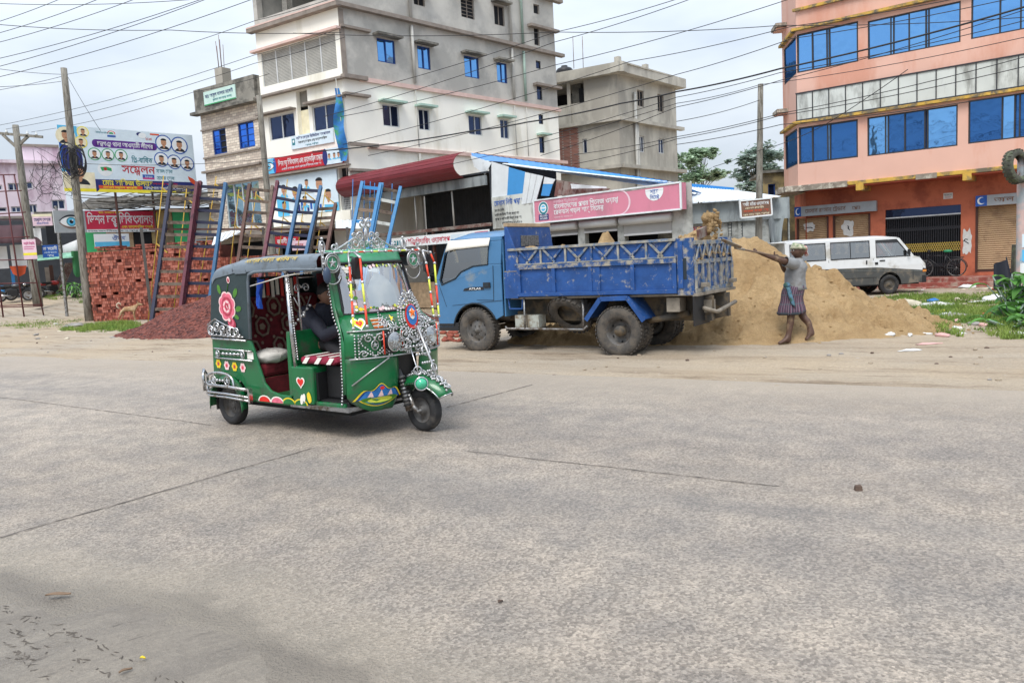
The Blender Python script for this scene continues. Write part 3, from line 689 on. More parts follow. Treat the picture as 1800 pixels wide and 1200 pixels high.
dab(b, 'deco_rose', fx, fz, .03, .035, 0, .0068); dab(b, 'deco_pale', fx + .006, fz - .004, .006, .022, .5, .0072)
for k in range(4): dab(b, ['deco_rose', 'deco_pink', 'deco_rose', 'deco_pale'][k], fx + .06 - .012 * k, fz - .17 + .012 * k, .07 - .016 * k, .055 - .012 * k, -.5, .004 + .0006 * k)
b.build('painted_rose', canopy)
b = MB('deco_red')
def heart(mb, fn, cx, cz, r, cols):
    for q, m_ in enumerate(cols):
        rr = r * (1 - .27 * q); mb.use(m_); pts = []
        for i in range(24):
            t = 2 * PI * i / 24; pts.append(fn(cx + rr * .062 * 16 * math.sin(t) ** 3, cz + rr * .062 * (13 * math.cos(t) - 5 * math.cos(2 * t) - 2 * math.cos(3 * t) - math.cos(4 * t)), .004 + .002 * q))
        mb.add(pts, [tuple(range(24))], False)
yb = -HW - .002
sidep = lambda x, z, o: V((x, yb - o, z))
heart(b, sidep, 1.20, .51, .062, ['deco_white', 'deco_red'])
for i, (cx, cz) in enumerate(((-.115, .635), (.03, .622), (.165, .615), (.305, .61))):
    m1, m2 = (('deco_yellow', 'deco_orange') if i % 2 == 0 else ('deco_pale', 'deco_pink'))
    for k in range(6): t = PI / 3 * k; dab(b, m1, cx + .028 * math.cos(t), cz + .03 * math.sin(t), .02, .02, 0, .003 + .0002 * k, yb)
    dab(b, m2, cx, cz, .022, .024, 0, .005, yb); dab(b, 'deco_navy' if i % 2 == 0 else 'deco_red', cx, cz, .009, .01, 0, .006, yb)
for k, (cx, m_) in enumerate(((.62, 'deco_red'), (.82, 'deco_pink'), (1.0, 'deco_green'), (1.18, 'deco_green'))):
    for q, (mm, rr) in enumerate((('deco_white' if k < 2 else 'deco_yellow', 1.), (m_, .82))):
        b.use(mm); b.add([(cx + .105 * rr * math.cos(PI * i / 12), yb - .003 - q * .002, .288 + .062 * rr * math.sin(PI * i / 12)) for i in range(13)], [tuple(range(13))], False)
for q in range(4): dab(b, 'deco_yellow' if q < 2 else 'deco_white', 1.315 - .012 * q if q < 2 else 1.23 - .03 * (q - 2), .375 - .01 * q, .022, .05, .25 - .5 * (q >= 2), .004 + q * .0005, yb)
b.build('painted_flowers', body)
b = MB('deco_white'); b.box((.40, yb - .004, .70), (.50, yb - .001, .77)); b.build('number_plate', body)
# front: cowl skin with leg shields, header and pillars
def patch(mb, y0, y1, z0, z1, nu=10, nv=6, off=0.): mb.grid(lambda u, v: front(y0 + (y1 - y0) * u, z0 + (z1 - z0) * v, off), nu, nv)
b = MB('green_paint'); patch(b, -.62, .62, .73, 1.125, 20, 8)
for s in (-1, 1):
    def leg(u, v):
        z = .24 + .50 * v; yo, yi = .62, .12 + .03 * v
        if v < .35: yo -= .20 * (1 - v / .35) ** 2.2; yi += .05 * (1 - v / .35) ** 2
        y = yo + (yi - yo) * u; p = front(s * y, z); p.x -= .10 * max(0, u - .75) ** 2 * 16 * .35; return p
    b.grid(leg, 12, 10)
    patch(b, s * .58, s * .62, 1.10, 1.66, 3, 8)
    b.grid(lambda u, v: front(s * .62, .42 + 1.24 * v) - V((.03 * u, s * -.01 * u, 0)), 2, 8)
cowl = b.build('front_cowl', auto, solid=.012)
b = MB('green_light'); patch(b, -.62, .62, 1.585, 1.70, 20, 4); b.grid(lambda u, v: front(-.62 + 1.24 * u, 1.70) - V((.16 * v, 0, -.012 * math.sin(PI * v * .5))), 20, 3); b.build('windscreen_header', auto, solid=.01)
b = MB('windscreen_glass'); patch(b, -.59, .59, 1.12, 1.59, 16, 6, -.008); ws = b.build('windscreen', auto)
b = MB('black'); loop = [front(-.58 + 1.16 * i / 20, 1.125, .006) for i in range(21)] + [front(.58, 1.125 + .46 * i / 8, .006) for i in range(1, 9)] + [front(.58 - 1.16 * i / 20, 1.585, .006) for i in range(1, 21)] + [front(-.58, 1.585 - .46 * i / 8, .006) for i in range(1, 8)]
b.tube(loop, .013, 6, closed=True); b.build('gasket', ws)
b = MB('deco_lime')                           # stickers along the glass edge
for k in range(62):
    e = k / 62; 
    if e < .3: y, z = -.5 + 1.0 * e / .3, 1.565 - rnd.uniform(0, .03)
    elif e < .55: y, z = -.5 + rnd.uniform(0, .05), 1.15 + .42 * (e - .3) / .25
    else: y, z = -.5 + 1.0 * (e - .55) / .45, 1.145 + rnd.uniform(0, .03)
    b.use(rnd.choice(['deco_lime', 'deco_yellow', 'deco_leaf', 'deco_white', 'deco_pale'])); r_ = rnd.uniform(.012, .022)
    b.add([front(y + r_ * math.cos(t), z + r_ * .8 * math.sin(t), .003) for t in [2 * PI * i / 7 for i in range(7)]], [tuple(range(7))], False)
for y0, y1, z in ((-.53, .53, 1.588),):
    for k in range(24): b.use('deco_red' if k % 2 else 'deco_white'); b.add([front(y0 + (y1 - y0) * (k + a_) / 24, z + c_, .009) for a_, c_ in ((0, -.009), (1, -.009), (1, .009), (0, .009))], [(0, 1, 2, 3)], False)
b.build('glass_stickers', ws)
b = MB('deco_white'); b.grid(lambda u, v: front(-.22 + .50 * u - .0 * v, 1.15 + .02 * u + (.10 + .22 * math.sin(PI * min(1, u * .8 + .1))) * v, -.13), 8, 4); b.build('dash_cloth', auto)
b = MB('dark_cabin'); b.box((1.62, -.46, .70), (1.74, .46, 1.05)); b.use('black'); b.tube([(1.55, -.30, 1.0), (1.60, -.1, 1.02), (1.62, 0, 1.0), (1.60, .1, 1.02), (1.55, .30, 1.0)], .014, 6); b.build('dashboard', auto)
b = MB('black'); patch(b, -.16, .16, .42, .74, 6, 4, -.09); b.box((1.55, -.2, .30), (1.9, .2, .72)); b.build('under_nose_panel', auto)
# paintings on cowl
b = MB('deco_yellow'); fr_ = lambda y, z, o: front(y, z, .014 + o)
heart(b, fr_, -.50, 1.045, .058, ['deco_white', 'deco_yellow', 'deco_red', 'deco_orange'])
sc = lambda t: (-.36 + .215 * t, .30)
top = lambda t: .37 + .10 * math.cos(t * PI / 2) + .02 * math.cos(t * 9)
for q, (m_, k) in enumerate((('deco_yellow', 1.06), ('deco_navy', .97), ('deco_blue', .88))):
    pts = [fr_(-.36 + .215 * k * (i / 12 - 1), .385 + (top(i / 12 - 1) - .385) * k, q * .002) for i in range(25)] + [fr_(-.36 + .19 * k * (1 - i / 12), .385 - .095 * k * math.sin(PI * i / 24) ** .6, q * .002) for i in range(1, 24)]
    b.use(m_); b.add(pts, [tuple(range(len(pts)))], False)
for k in range(7): 
    y = -.50 + .047 * k; b.use('deco_pale' if k % 2 else 'deco_blue'); b.add([fr_(y - .03, .372, .0062), fr_(y + .03, .372, .0062), fr_(y + .012, .41, .0062), fr_(y, .438 - .004 * abs(k - 3), .0062), fr_(y - .014, .405, .0062)], [(0, 1, 2, 3, 4)], False)
b.use('deco_leaf'); b.add([fr_(-.36 + .17 * math.cos(t), .362 + .055 * math.sin(t) * (1 if math.sin(t) < 0 else .35), .0075) for t in [2 * PI * i / 20 for i in range(20)]], [tuple(range(20))], False)
b.use('deco_lime'); b.add([fr_(-.36 + .12 * math.cos(t), .345 + .025 * math.sin(t), .0088) for t in [2 * PI * i / 16 for i in range(16)]], [tuple(range(16))], False)
b.use('deco_red'); b.add([fr_(-.355 + .022 * math.cos(t), .452 + .016 * math.sin(t), .008) for t in [2 * PI * i / 12 for i in range(12)]], [tuple(range(12))], False)
b.build('painted_landscape', cowl)
# ------------- silver filigree
def scroll(mb, fn, cy, cz, R, a0, turns, r=.006, off=.03, n=22, k=1.):
    mb.tube([fn(cy + k * R * (1 - .8 * i / n) * math.cos(a0 + turns * 2 * PI * i / n), cz + R * (1 - .8 * i / n) * math.sin(a0 + turns * 2 * PI * i / n), off) for i in range(n + 1)], r, 5)
def beads(mb, fn, pts, sp=.026, r=.010, off=.03):
    for a, c in zip(pts, pts[1:]):
        d = math.hypot(c[0] - a[0], c[1] - a[1]); n = max(1, round(d / sp))
        for i in range(n): t = i / n; mb.ball(fn(a[0] + (c[0] - a[0]) * t, a[1] + (c[1] - a[1]) * t, off), r, 7, 5)
def star(mb, fn, cy, cz, R, off=.03):
    pts = [fn(cy + (R if i % 2 == 0 else R * .42) * math.sin(PI * i / 5), cz + (R if i % 2 == 0 else R * .42) * math.cos(PI * i / 5), off) for i in range(10)]
    c = fn(cy, cz, off + .014); mb.add(pts + [c], [(i, (i + 1) % 10, 10) for i in range(10)], False)
def heartpts(cy, cz, R): return [(cy + R * .062 * 16 * math.sin(t) ** 3, cz + R * .062 * (13 * math.cos(t) - 5 * math.cos(2 * t) - 2 * math.cos(3 * t) - math.cos(4 * t))) for t in [2 * PI * i / 20 for i in range(21)]]
b = MB('bead')
for z in (.735, .98): b.tube([front(-.61 + 1.22 * i / 20, z, .032) for i in range(21)], .008, 6)
b.tube([front(-.60, .50, .03), front(-.30, .725, .04)], .007, 5)
for s in (-1, 1):
    c = -.42 if s < 0 else .42
    for yy in (c - .15, c - .125, c + .13, c + .155): beads(b, front, [(yy, .75), (yy, .97)])
    beads(b, front, heartpts(c, .865, .115), .022); scroll(b, front, c - .05, .91, .04, 0, 1.4); scroll(b, front, c + .05, .91, .04, PI, -1.4); star(b, front, c, .85, .03)
    b.torus(front(c, .85, .03), (1, 0, 0), .042, .006, 14, 5); scroll(b, front, c + .09, .775, .034, 0, 1.3); scroll(b, front, c - .09, .775, .034, PI, -1.3)
    beads(b, front, [(c - .10, .80), (c, .75), (c + .10, .80)], .022)
    # clumps around the emblem
    for yy, zz, R in ((s * .12, .92, .05), (s * .16, .83, .05), (s * .09, .79, .035), (s * .22, 1.02, .045), (s * .30, 1.035, .03)): scroll(b, front, yy, zz, R, 0, s * 1.5, .007, .045); beads(b, front, [(yy + R * 1.2 * math.cos(t), zz + R * 1.2 * math.sin(t)) for t in [2 * PI * i / 10 for i in range(11)]], .024, .009, .045)
    beads(b, front, [(s * .36, 1.0), (s * .32, 1.06), (s * .285, 1.12), (s * .25, 1.06), (s * .21, 1.0)], .022, .009); b.torus(front(s * .285, 1.035, .03), (1, 0, 0), .032, .006, 14, 5); star(b, front, s * .285, 1.035, .022)
emb = lambda y, z, o: V((2.02 + o - .5 * y * y - .12 * (z - 1.07), y, z))
for k in range(3):
    R = .115 + .028 * k; beads(b, emb, [(R * .85 * math.cos(t), 1.075 + R * 1.22 * math.sin(t)) for t in [2 * PI * i / 22 for i in range(23)]], .026, .0115, .05 - .008 * k)
for s in (-1, 1): scroll(b, emb, s * .05, 1.275, .035, PI / 2, s * 1.4, .007, .04); beads(b, front, [(s * .19, 1.0), (s * .24, .95), (s * .30, .99)], .024)
for k in range(70): b.ball(front(rnd.uniform(-.14, .40), rnd.uniform(.75, 1.05), .04 + .03 * rnd.random()), .0125, 7, 5)
for k in range(26): b.ball(front(rnd.uniform(-.12, .12), rnd.uniform(.76, .93), .045), .012, 7, 5)
band = b.build('bead_band', auto)
b = MB('deco_red'); 
for q, (m_, R, o_) in enumerate((('deco_red', .092, .052), ('deco_blue', .074, .058), ('deco_white', .04, .062))): b.use(m_); b.add([emb(R * .9 * math.cos(t), 1.07 + R * 1.25 * math.sin(t) + .012 * q, o_) for t in [2 * PI * i / 24 for i in range(24)]], [tuple(range(24))], False)
b.use('deco_orange'); star(b, emb, 0, 1.105, .05, .066); b.build('emblem', auto)
b = MB('deco_red')
for zz in (1.0, 1.03, 1.06): b.use('deco_orange'); b.tube([front(-.40, zz, .03), front(-.34, zz, .035), front(-.27, zz, .035)], .006, 5); b.use('deco_white'); b.tube([front(-.40, zz + .014, .03), front(-.27, zz + .014, .035)], .005, 5)
b.use('deco_yellow'); star(b, front, -.16, 1.065, .035, .02); b.build('grille_strips', auto)
# headlamps
for s in (-1, 1):
    h = front(s * .245, .86, 0); b = MB('black'); b.lathe([(.085, -.06), (.095, .0), (.088, .05)], h, (1, 0, 0), 20); b.box((h.x - .04, h.y - .10, h.z - .105), (h.x + .012, h.y + .10, h.z + .105))
    b.use('reflector'); b.lathe([(.002, .005), (.05, .02), (.082, .055), (.088, .052)], h, (1, 0, 0), 20); hl = b.build('headlight', auto)
    b = MB('windscreen_glass'); b.lathe([(.083, .055), (.06, .072), (.002, .08)], h, (1, 0, 0), 20); b.build('lens', hl)
    b = MB('tube_red'); b.tube([h + V((.03, s * .115, .11)), h + V((.03, s * .115, -.1))], .007, 5); b.tube([h + V((.03, -s * .115, .11)), h + V((.03, -s * .115, -.1))], .007, 5); b.build('trim', hl)
# roof crown
top_ = lambda y, z, o: V((1.51 + o + .03 * math.cos(y * 2.4), y * .86, z - .03))
b = MB('bead'); b.tube([top_(-.62 + 1.24 * i / 16, 1.715 + .012 * math.cos((i / 8 - 1) * PI / 2), 0) for i in range(17)], .011, 6)
for s in (-1, 1):
    scroll(b, top_, s * .05, 1.985, .05, PI / 2 - s * .4, s * 1.35, .010, 0); b.tube([top_(s * .012, 1.76, 0), top_(s * .016, 1.87, 0), top_(0, 1.965, 0)], .009, 5)
    for yy, zz, R, a in ((.085, 1.86, .05, .3), (.16, 1.80, .06, .0), (.25, 1.775, .045, .6), (.07, 1.785, .042, .2), (.45, 1.765, .05, 2.2), (.17, 1.87, .03, 0.)): scroll(b, top_, s * yy, zz, R, a if s > 0 else PI - a, s * 1.5, .009, 0)
    b.tube([top_(s * (.10 + .36 * i / 12), 1.90 - .165 * (i / 12) ** .8, 0) for i in range(13)], .009, 5)
    b.torus(top_(s * .60, 1.775, 0), (1, .2, 0), .035, .007, 14, 5, R2=.055); b.torus(top_(s * .63, 1.775, 0), (.3, 1, 0), .028, .006, 14, 5, R2=.055); b.ball(top_(s * .60, 1.85, 0), .014)
    beads(b, top_, [(s * .1, 1.745), (s * .42, 1.735)], .04, .011, 0)
star(b, top_, 0, 1.81, .035, .012); b.build('roof_crown', auto)
# star roundels at the two upper corners
for s in (-1, 1):
    c = V((1.63, s * .52, 1.595)); fn = lambda y, z, o: c + V((o, y, z)); b = MB('bead')
    for R in (.085, .066): b.torus(c + V((.01, 0, 0)), (1, 0, 0), R, .007, 20, 6)
    b.use('green_light'); b.disc(c + V((.004, 0, 0)), (1, 0, 0), .064, 20); b.use('bead'); star(b, fn, 0, 0, .05, .012)
    b.torus(c + V((0, 0, -.09)), (1, 0, 0), .10, .007, 12, 5, PI, 2 * PI); b.box(c + V((-.02, s * .085, -.10)), c + V((.0, s * .10, .17)))
    for k in range(5): b.ball(c + V((.0, s * .095, .16 - .055 * k)), .013)
    b.build('star_roundel', auto)
# rail in front of the roof with hanging coloured tubes
RX = 1.70
b = MB('bead')
for k in range(12):
    y0, y1 = -.55 + 1.10 * k / 12, -.55 + 1.10 * (k + 1) / 12; b.use(['bead', 'tube_lime', 'bead', 'tube_red'][k % 4]); b.tube([(RX, y0, 1.685), (RX, y1, 1.685)], .009, 6); b.use('bead'); b.ball((RX, y1, 1.685), .017)
b.build('roof_rail', auto)
def hang(pts):
    b = MB('bead'); m = ['tube_red', 'bead', 'tube_red', 'tube_lime']; cols = ['bead', 'tube_red', 'tube_lime', 'tube_red', 'tube_lime', 'bead']
    for k, (p, q) in enumerate(zip(pts, pts[1:])): b.use(cols[k % 6]); b.tube([p, q], .0105, 6); b.use('bead'); b.ball(q, .017)
    b.build('hanging_tube', auto)
def hpx(lst, xs): return [AF.on(570 + X_ / 4, 390 + Y_ / 4, 0, x_) for (X_, Y_), x_ in zip(lst, xs)]
hang(hpx([(165, 215), (178, 310), (186, 428), (194, 552), (201, 662), (205, 750)], [1.70, 1.78, 1.84, 1.89, 1.94, 1.97]))
hang(hpx([(205, 212), (250, 250), (268, 425), (285, 575), (302, 735)], [1.70, 1.86, 1.94, 2.0, 2.04]))
hang(hpx([(690, 200), (716, 290), (735, 395), (747, 495), (760, 598), (770, 660)], [1.70, 1.74, 1.76, 1.80, 1.84, 1.86]))
hang(hpx([(690, 200), (745, 215), (775, 290), (787, 440), (799, 580), (806, 660)], [1.70, 1.72, 1.74, 1.78, 1.82, 1.86]))
# mirrors
for X_, Y_, x_, dy in ((232, 325, 1.84, 0), (750, 290, 1.68, .0)):
    c = AF.on(570 + X_ / 4, 390 + Y_ / 4, 0, x_); b = MB('black'); pts = [(c.x + .02, c.y + .05 * math.copysign(abs(math.cos(t)) ** .5, math.cos(t)), c.z + .10 * math.copysign(abs(math.sin(t)) ** .5, math.sin(t))) for t in [2 * PI * i / 20 for i in range(20)]]
    b.prism(pts, (-.045, 0, 0)); b.tube([c + V((0, 0, -.02)), c + V((-.05, .0, .10)), (1.70, c.y * .9, 1.64)], .009, 5); mo = b.build('wing_mirror', auto, bevel=.006)
    g = MB('mirror_glass'); g.prism([(p[0] - .0465, c.y + (p[1] - c.y) * .86, c.z + (p[2] - c.z) * .9) for p in pts], (-.002, 0, 0)); g.build('mirror', mo)
c = AF.on(575, 484, 1, -.62); M('mirror_back', '39475C', .35, var=.1)
b = MB('mirror_back'); b.ball(c, (.03, .04, .075), 16, 10); b.build('round_mirror', auto)
# white bead edging on the door pillar
b = MB('bead')
for k in range(40): z = .33 + 1.12 * k / 39; b.ball(front(-.62, z) + V((-.04, -.012, 0)), .011, 6, 4)
b.build('bead_edging', auto)
# B pillars, rope, partition grille
for s in (-1, 1):
    b = MB('chrome'); b.tube([(1.12, s * (HW - .02), .63), (1.10, s * (HW - .02), .95), (1.08, s * (HW - .03), 1.55)], .02, 8); b.ball((1.08, s * (HW - .02), 1.555), .03)
    for k in range(34): b.ball((1.145 - .04 * k / 33, s * (HW - .03), .72 + .80 * k / 33), .011, 6, 4)
    b.build('door_pillar', auto)
b = MB('white_cloth'); b.tube([(.56, -HW - .01, 1.42), (.9, -HW - .015, 1.47), (1.10, -HW - .02, 1.50), (1.35, -HW + .02, 1.525), (1.6, -.52, 1.55)], .006, 5); b.build('rope', auto)
b = MB('bead')
gp = lambda y, z, o: V((1.10 + o, y, z))
b.tube([gp(-.5, 1.48, 0), gp(-.3, 1.48, 0)], .008, 5)
for yy in (-.5,): b.tube([gp(yy, .98, 0), gp(yy, 1.5, 0)], .010, 6)
for yy in (-.46,): scroll(b, gp, yy - .05, 1.38, .045, 0, 1.4, .007, 0); scroll(b, gp, yy + .05, 1.38, .045, PI, -1.4, .007, 0); b.tube([gp(yy - .1, 1.3, 0), gp(yy, 1.12, 0), gp(yy + .1, 1.3, 0)], .007, 5); b.ball(gp(yy, 1.12, 0), .02); beads(b, gp, [(yy - .14, 1.02), (yy + .12, 1.24)], .05, .016, 0)
b.build('partition_grille', auto)
b = MB('steel')
for yy in (.60,):
    b.tube([(.5, yy, .95), (1.1, yy, .95)], .012); b.tube([(.55, yy, 1.2), (1.5, yy * .9, 1.2)], .01)
b.build('far_side_rail', auto)
# seats
b = MB('red_fabric'); b.box((.02, -.55, .50), (.52, .55, .64)); s1 = b.build('passenger_seat', auto, bevel=.04)
b = MB('red_fabric'); b.prism([(.0, -.57, .60), (-.08, -.57, 1.30), (.06, -.57, 1.28), (.14, -.57, .62)], (0, 1.14, 0)); sb = b.build('passenger_backrest', auto, bevel=.03)
b = MB('cream_fab')
for yy in (-.38, -.05, .28):
    for zz in (.75, .98, 1.18):
        nn = V((.97, 0, .12)); c = V((.145 - .12 * (zz - .62) + .008, yy + (.15 if zz > .9 and zz < 1.1 else 0), zz)); b.torus(c, nn, .08, .016, 7, 4, R2=.10); b.disc(c, nn, .04, 5); [b.disc(c + V((0, .13 * math.cos(q), .13 * math.sin(q))), nn, .02, 5) for q in (.5, 2.1, 3.9, 5.2)]
b.build('seat_pattern', sb)
b = MB('red_fabric'); b.box((.52, -.56, .33), (.535, .56, .50)); b.use('green_paint'); b.box((.50, -.58, .32), (.52, .58, .50)); b.build('seat_front', auto)
b = MB('red_fabric'); b.grid(lambda u, v: roofp(.08 + .84 * u, .08 + .84 * v) - V((0, 0, .035)), 10, 10); b.prism([(.06, HW - .03, .92), (.02, HW - .03, 1.5), (.55, HW - .03, 1.5), (.5, HW - .03, .92)], (0, .006, 0)); b.build('cabin_lining', auto)
b = MB('deco_white')
for k in range(9): b.use('deco_red' if k % 3 == 2 else 'deco_white'); y = -.25 + .06 * k; b.box((.09, y, 1.30 - .02 * (k % 2)), (.10, y + .035, 1.46 + .01 * (k % 3)))
b.build('rear_window_tassels', auto)
b = MB('red_pad'); b.prism([(1.14, -.58, .675), (1.14, -.58, .74), (1.60, -.58, .745), (1.66, -.58, .70), (1.6, -.58, .675)], (0, 1.1, 0)); ds = b.build('driver_seat', auto, bevel=.025)
b = MB('deco_white')
for k in range(3): b.prism([(1.18 + .17 * k, -.585, .68), (1.24 + .17 * k, -.585, .74), (1.30 + .17 * k, -.585, .74), (1.24 + .17 * k, -.585, .68)], (0, -.003, 0)); b.box((1.2 + .17 * k, -.57, .747), (1.25 + .17 * k, .5, .75))
b.build('seat_stripe', ds)
b = MB('black'); b.box((1.40, -.5, .345), (1.62, .5, .66)); b.build('seat_base', auto, bevel=.02)
# wheels
for s in (-1, 1):
    b = MB('rubber_clean'); tyre(b, (0, s * .585, .2), (0, 1, 0), .20, .115, .118, 'rubber_clean'); wl = b.build('rear_wheel', auto)
    b = MB('rim_grey'); b.lathe([(.005, .01), (.03, .015), (.032, .0), (.05, -.02), (.075, .006), (.09, -.015), (.118, -.02), (.122, .042)], (0, s * .585 + s * .0, .2), (0, s, 0), 24)
    for k in range(4): t = PI / 4 + k * PI / 2; b.ball((.055 * math.cos(t), s * .60, .2 + .055 * math.sin(t)), .009)
    b.build('rim', wl)
st = math.radians(-4)
b = MB('rubber_clean'); b.X = Matrix.Translation((2.15, 0, .2)) @ Matrix.Rotation(st, 4, 'Z'); tyre(b, (0, 0, 0), (0, 1, 0), .20, .11, .118, 'rubber_clean'); wl = b.build('front_wheel', auto)
b = MB('rim_grey'); b.X = Matrix.Translation((2.15, 0, .2)) @ Matrix.Rotation(st, 4, 'Z')
for s in (-1, 1): b.lathe([(.005, .045), (.035, .045), (.04, .01), (.09, .0), (.12, .038)], (0, 0, 0), (0, s, 0), 24)
b.build('rim', wl)
b = MB('steel'); b.tube([(1.93, -.085, .58), (2.10, -.085, .24), (2.15, -.085, .2)], .022, 8); b.tube([(1.98, -.10, .52), (2.06, -.10, .20)], .035, 8); b.use('black')
for k in range(8): b.torus((1.985 + .009 * k, -.10, .50 - .035 * k), (.25, 0, -1), .042, .008, 10, 4)
b.use('steel'); b.tube([(2.15, -.1, .2), (2.15, .1, .2)], .016); b.build('front_fork', auto)
# front mudguard
b = MB('green_paint')
def mud(u, v):
    t = math.radians(158 - 128 * u); y = (v * 2 - 1) * .125; R = .315 + .035 * (1 - (v * 2 - 1) ** 2) - .045 * abs(v * 2 - 1) ** 3
    R += .07 * max(0, u - .7); return V((2.15 + (R + .02) * math.cos(t), y * (1 - .25 * max(0, u - .7) / .3), .185 + R * math.sin(t)))
b.grid(mud, 20, 10); fender = b.build('front_mudguard', auto, solid=.008)
b = MB('chrome'); b.tube([mud(u_ / 20, .02) for u_ in range(21)], .007, 5); b.tube([mud(u_ / 20, .98) for u_ in range(21)], .007, 5); b.tube([mud(1, v_ / 8) for v_ in range(9)], .007, 5)
b.use('bead')
mf = lambda y, z, o: mud(max(0., min(1., z)), .5 + y) + V((o * .6, 0, o))
for yy in (-.16, -.05, .05, .16): beads(b, lambda y, z, o: mf(y, z, o), [(yy, .35), (yy * .8, .97)], .05, .012, .012)
for k in range(34): b.ball(mf(rnd.uniform(-.22, .22), rnd.uniform(.3, .98), .018), .0125, 7, 5)
for k in range(5): b.torus(mf(0, .4 + .13 * k, .02), (.5, 0, .8), .03, .007, 12, 5)
b.build('mudguard_filigree', fender)
b = MB('bead')          # upright filigree in front of the nose over the mudguard
for k in range(7):
    z = .50 + .075 * k; x = 2.33 - .028 * k - .012 * k * k * .35; wd = .045 + .014 * k
    for yy in [wd * q / 3 for q in range(-3, 4)]: b.ball((x - abs(yy) * .25, yy, z), .0135, 7, 5)
    if k % 2: b.torus((x + .01, 0, z + .03), (1, 0, .3), wd * .55, .008, 14, 5)
b.tube([(2.36, 0, .46), (2.26, 0, .70), (2.13, 0, .98)], .012, 6); b.build('nose_filigree', auto)
c = V((2.27, -.14, .47)); b = MB('lamp_lens'); b.lathe([(.002, .028), (.035, .022), (.052, .0), (.05, -.03)], c, (.75, -.66, .1), 20); b.use('chrome'); b.torus(c, (.75, -.66, .1), .058, .008, 20, 6); b.torus(c + V((-.03, -.005, .12)), (.75, -.66, .1), .036, .007, 16, 5); b.tube([c + V((-.02, 0, .06)), c + V((-.06, .01, .16)), c + V((-.12, .02, .30))], .008, 5); b.build('indicator_lamp', auto)
# chrome racks and rear bumper
def ring_rail(z, xa, off, r=.011):
    y = HW + off; return [(xa, -y, z - .015), (-.10, -y, z), (-.20, -y + .03, z), (-.26 - off, -y + .12, z), (-.27 - off, y - .12, z), (-.2, y - .03, z), (xa, y, z - .015)]
b = MB('chrome')
for z, xa in ((.935, .40), (.90, .44)): b.tube(ring_rail(z, xa, .03), .010, 6)
sp_ = lambda x, z, o: V((x, -HW - .035 - o, z))
for cx, cz, R in ((-.15, .985, .05), (-.04, 1.02, .05), (.06, .99, .045), (.17, .98, .04), (.29, .97, .045)): scroll(b, sp_, cx, cz, R, 0, 1.5, .009, 0); b.torus(sp_(cx, cz, 0), (0, 1, 0), R * 1.0, .007, 14, 5)
for q in range(7): cy = -.5 + .166 * q; b.torus((-.29, cy, 1.0), (1, 0, 0), .05, .008, 14, 5); scroll(b, lambda y, z, o: V((-.285, y, z)), cy, 1.06, .04, 0, 1.4, .008, 0)
for k in range(7): b.ball(sp_(-.12 + .08 * k, .94, .005), .014)
b.tube([sp_(-.2, 1.04, 0), sp_(-.05, 1.10, 0), sp_(.12, 1.04, 0), sp_(.3, 1.0, 0)], .009, 5); b.build('side_rack', auto)
b = MB('chrome')
for z, xa in ((.795, .50), (.70, .50)): b.tube(ring_rail(z, xa, .02), .009, 6)
for cx in (-.08, .35): b.torus(sp_(cx, .745, -.01), (0, 1, 0), .032, .007, 14, 5); star(b, sp_, cx, .745, .03, 0)
for k in range(5): b.ball(sp_(.02 + .065 * k, .745, -.01), .018)
b.tube([sp_(-.02, .745, -.01), sp_(.3, .745, -.01)], .008, 5); b.build('waist_rail', auto)
b = MB('chrome')
for z, r_ in ((.42, .017), (.345, .014), (.31, .012)):
    y = HW + .075; b.tube([(.50, -y, z - .02), (.1, -y - .005, z), (-.22, -y, z), (-.36, -y + .06, z), (-.42, -y + .18, z), (-.43, y - .18, z), (-.36, y - .06, z), (-.22, y, z), (.5, y, z - .02)], r_, 8)
b.box((.485, -HW - .10, .28), (.51, -HW - .06, .42)); b.box((.485, HW + .06, .28), (.51, HW + .10, .42))
y = -HW - .07
b.tube([(-.24, y, .42)] + [(-.02 - .24 * math.cos(PI * i / 12), y, .44 + .115 * math.sin(PI * i / 12) ** .6) for i in range(13)] + [(.23, y, .42)], .014, 6)
for cx in (-.13, .11): b.torus((cx, y, .475), (0, 1, 0), .044, .008, 14, 5); star(b, lambda x, z, o: V((x, y - o, z)), cx, .475, .035, 0)
for k in range(3): b.ball((-.06 + .05 * k, y, .475), .017)
b.tube([(-.40, -HW + .02, .30), (-.44, -HW + .05, .36), (-.44, -HW + .05, .5), (-.41, -HW + .0, .56), (-.38, -HW - .03, .5), (-.38, -HW - .03, .34)], .016, 6)
b.tube([(-.43, -.3, .30), (-.48, -.32, .26)], .014, 6); b.build('rear_bumper', auto)
# things carried inside
bt = thing('cloth_bundle', AF.Mx @ V((.42, -.38, .645)), 'crumpled white cloth bundle lying on the passenger seat of the rickshaw', 'bundle', AF.ang)
b = MB('white_cloth'); b.grid(lambda u, v: V((.0 + .17 * math.sin(PI * v) * math.cos(2 * PI * u) * (1 + .25 * noise.noise(V((u * 7, v * 6, 2)))), .20 * math.sin(PI * v) * math.sin(2 * PI * u) * (1 + .2 * noise.noise(V((u * 5, v * 6, 8)))), .055 - .075 * math.cos(PI * v) + .02 * noise.noise(V((u * 9, v * 8, 4))))), 18, 10); b.build('bundle', bt)
bt = thing('storage_box', AF.Mx @ V((1.32, .30, .755)), 'pale speckled box standing behind the rickshaw driver', 'box', AF.ang)
b = MB('white_cloth'); b.hexa([(-.12, -.18, 0), (.12, -.18, 0), (.12, .18, 0), (-.12, .18, 0), (-.14, -.2, .30), (.14, -.2, .30), (.14, .2, .30), (-.14, .2, .30)]); o_ = b.build('box_body', bt, bevel=.02)
b = MB('deco_blue')
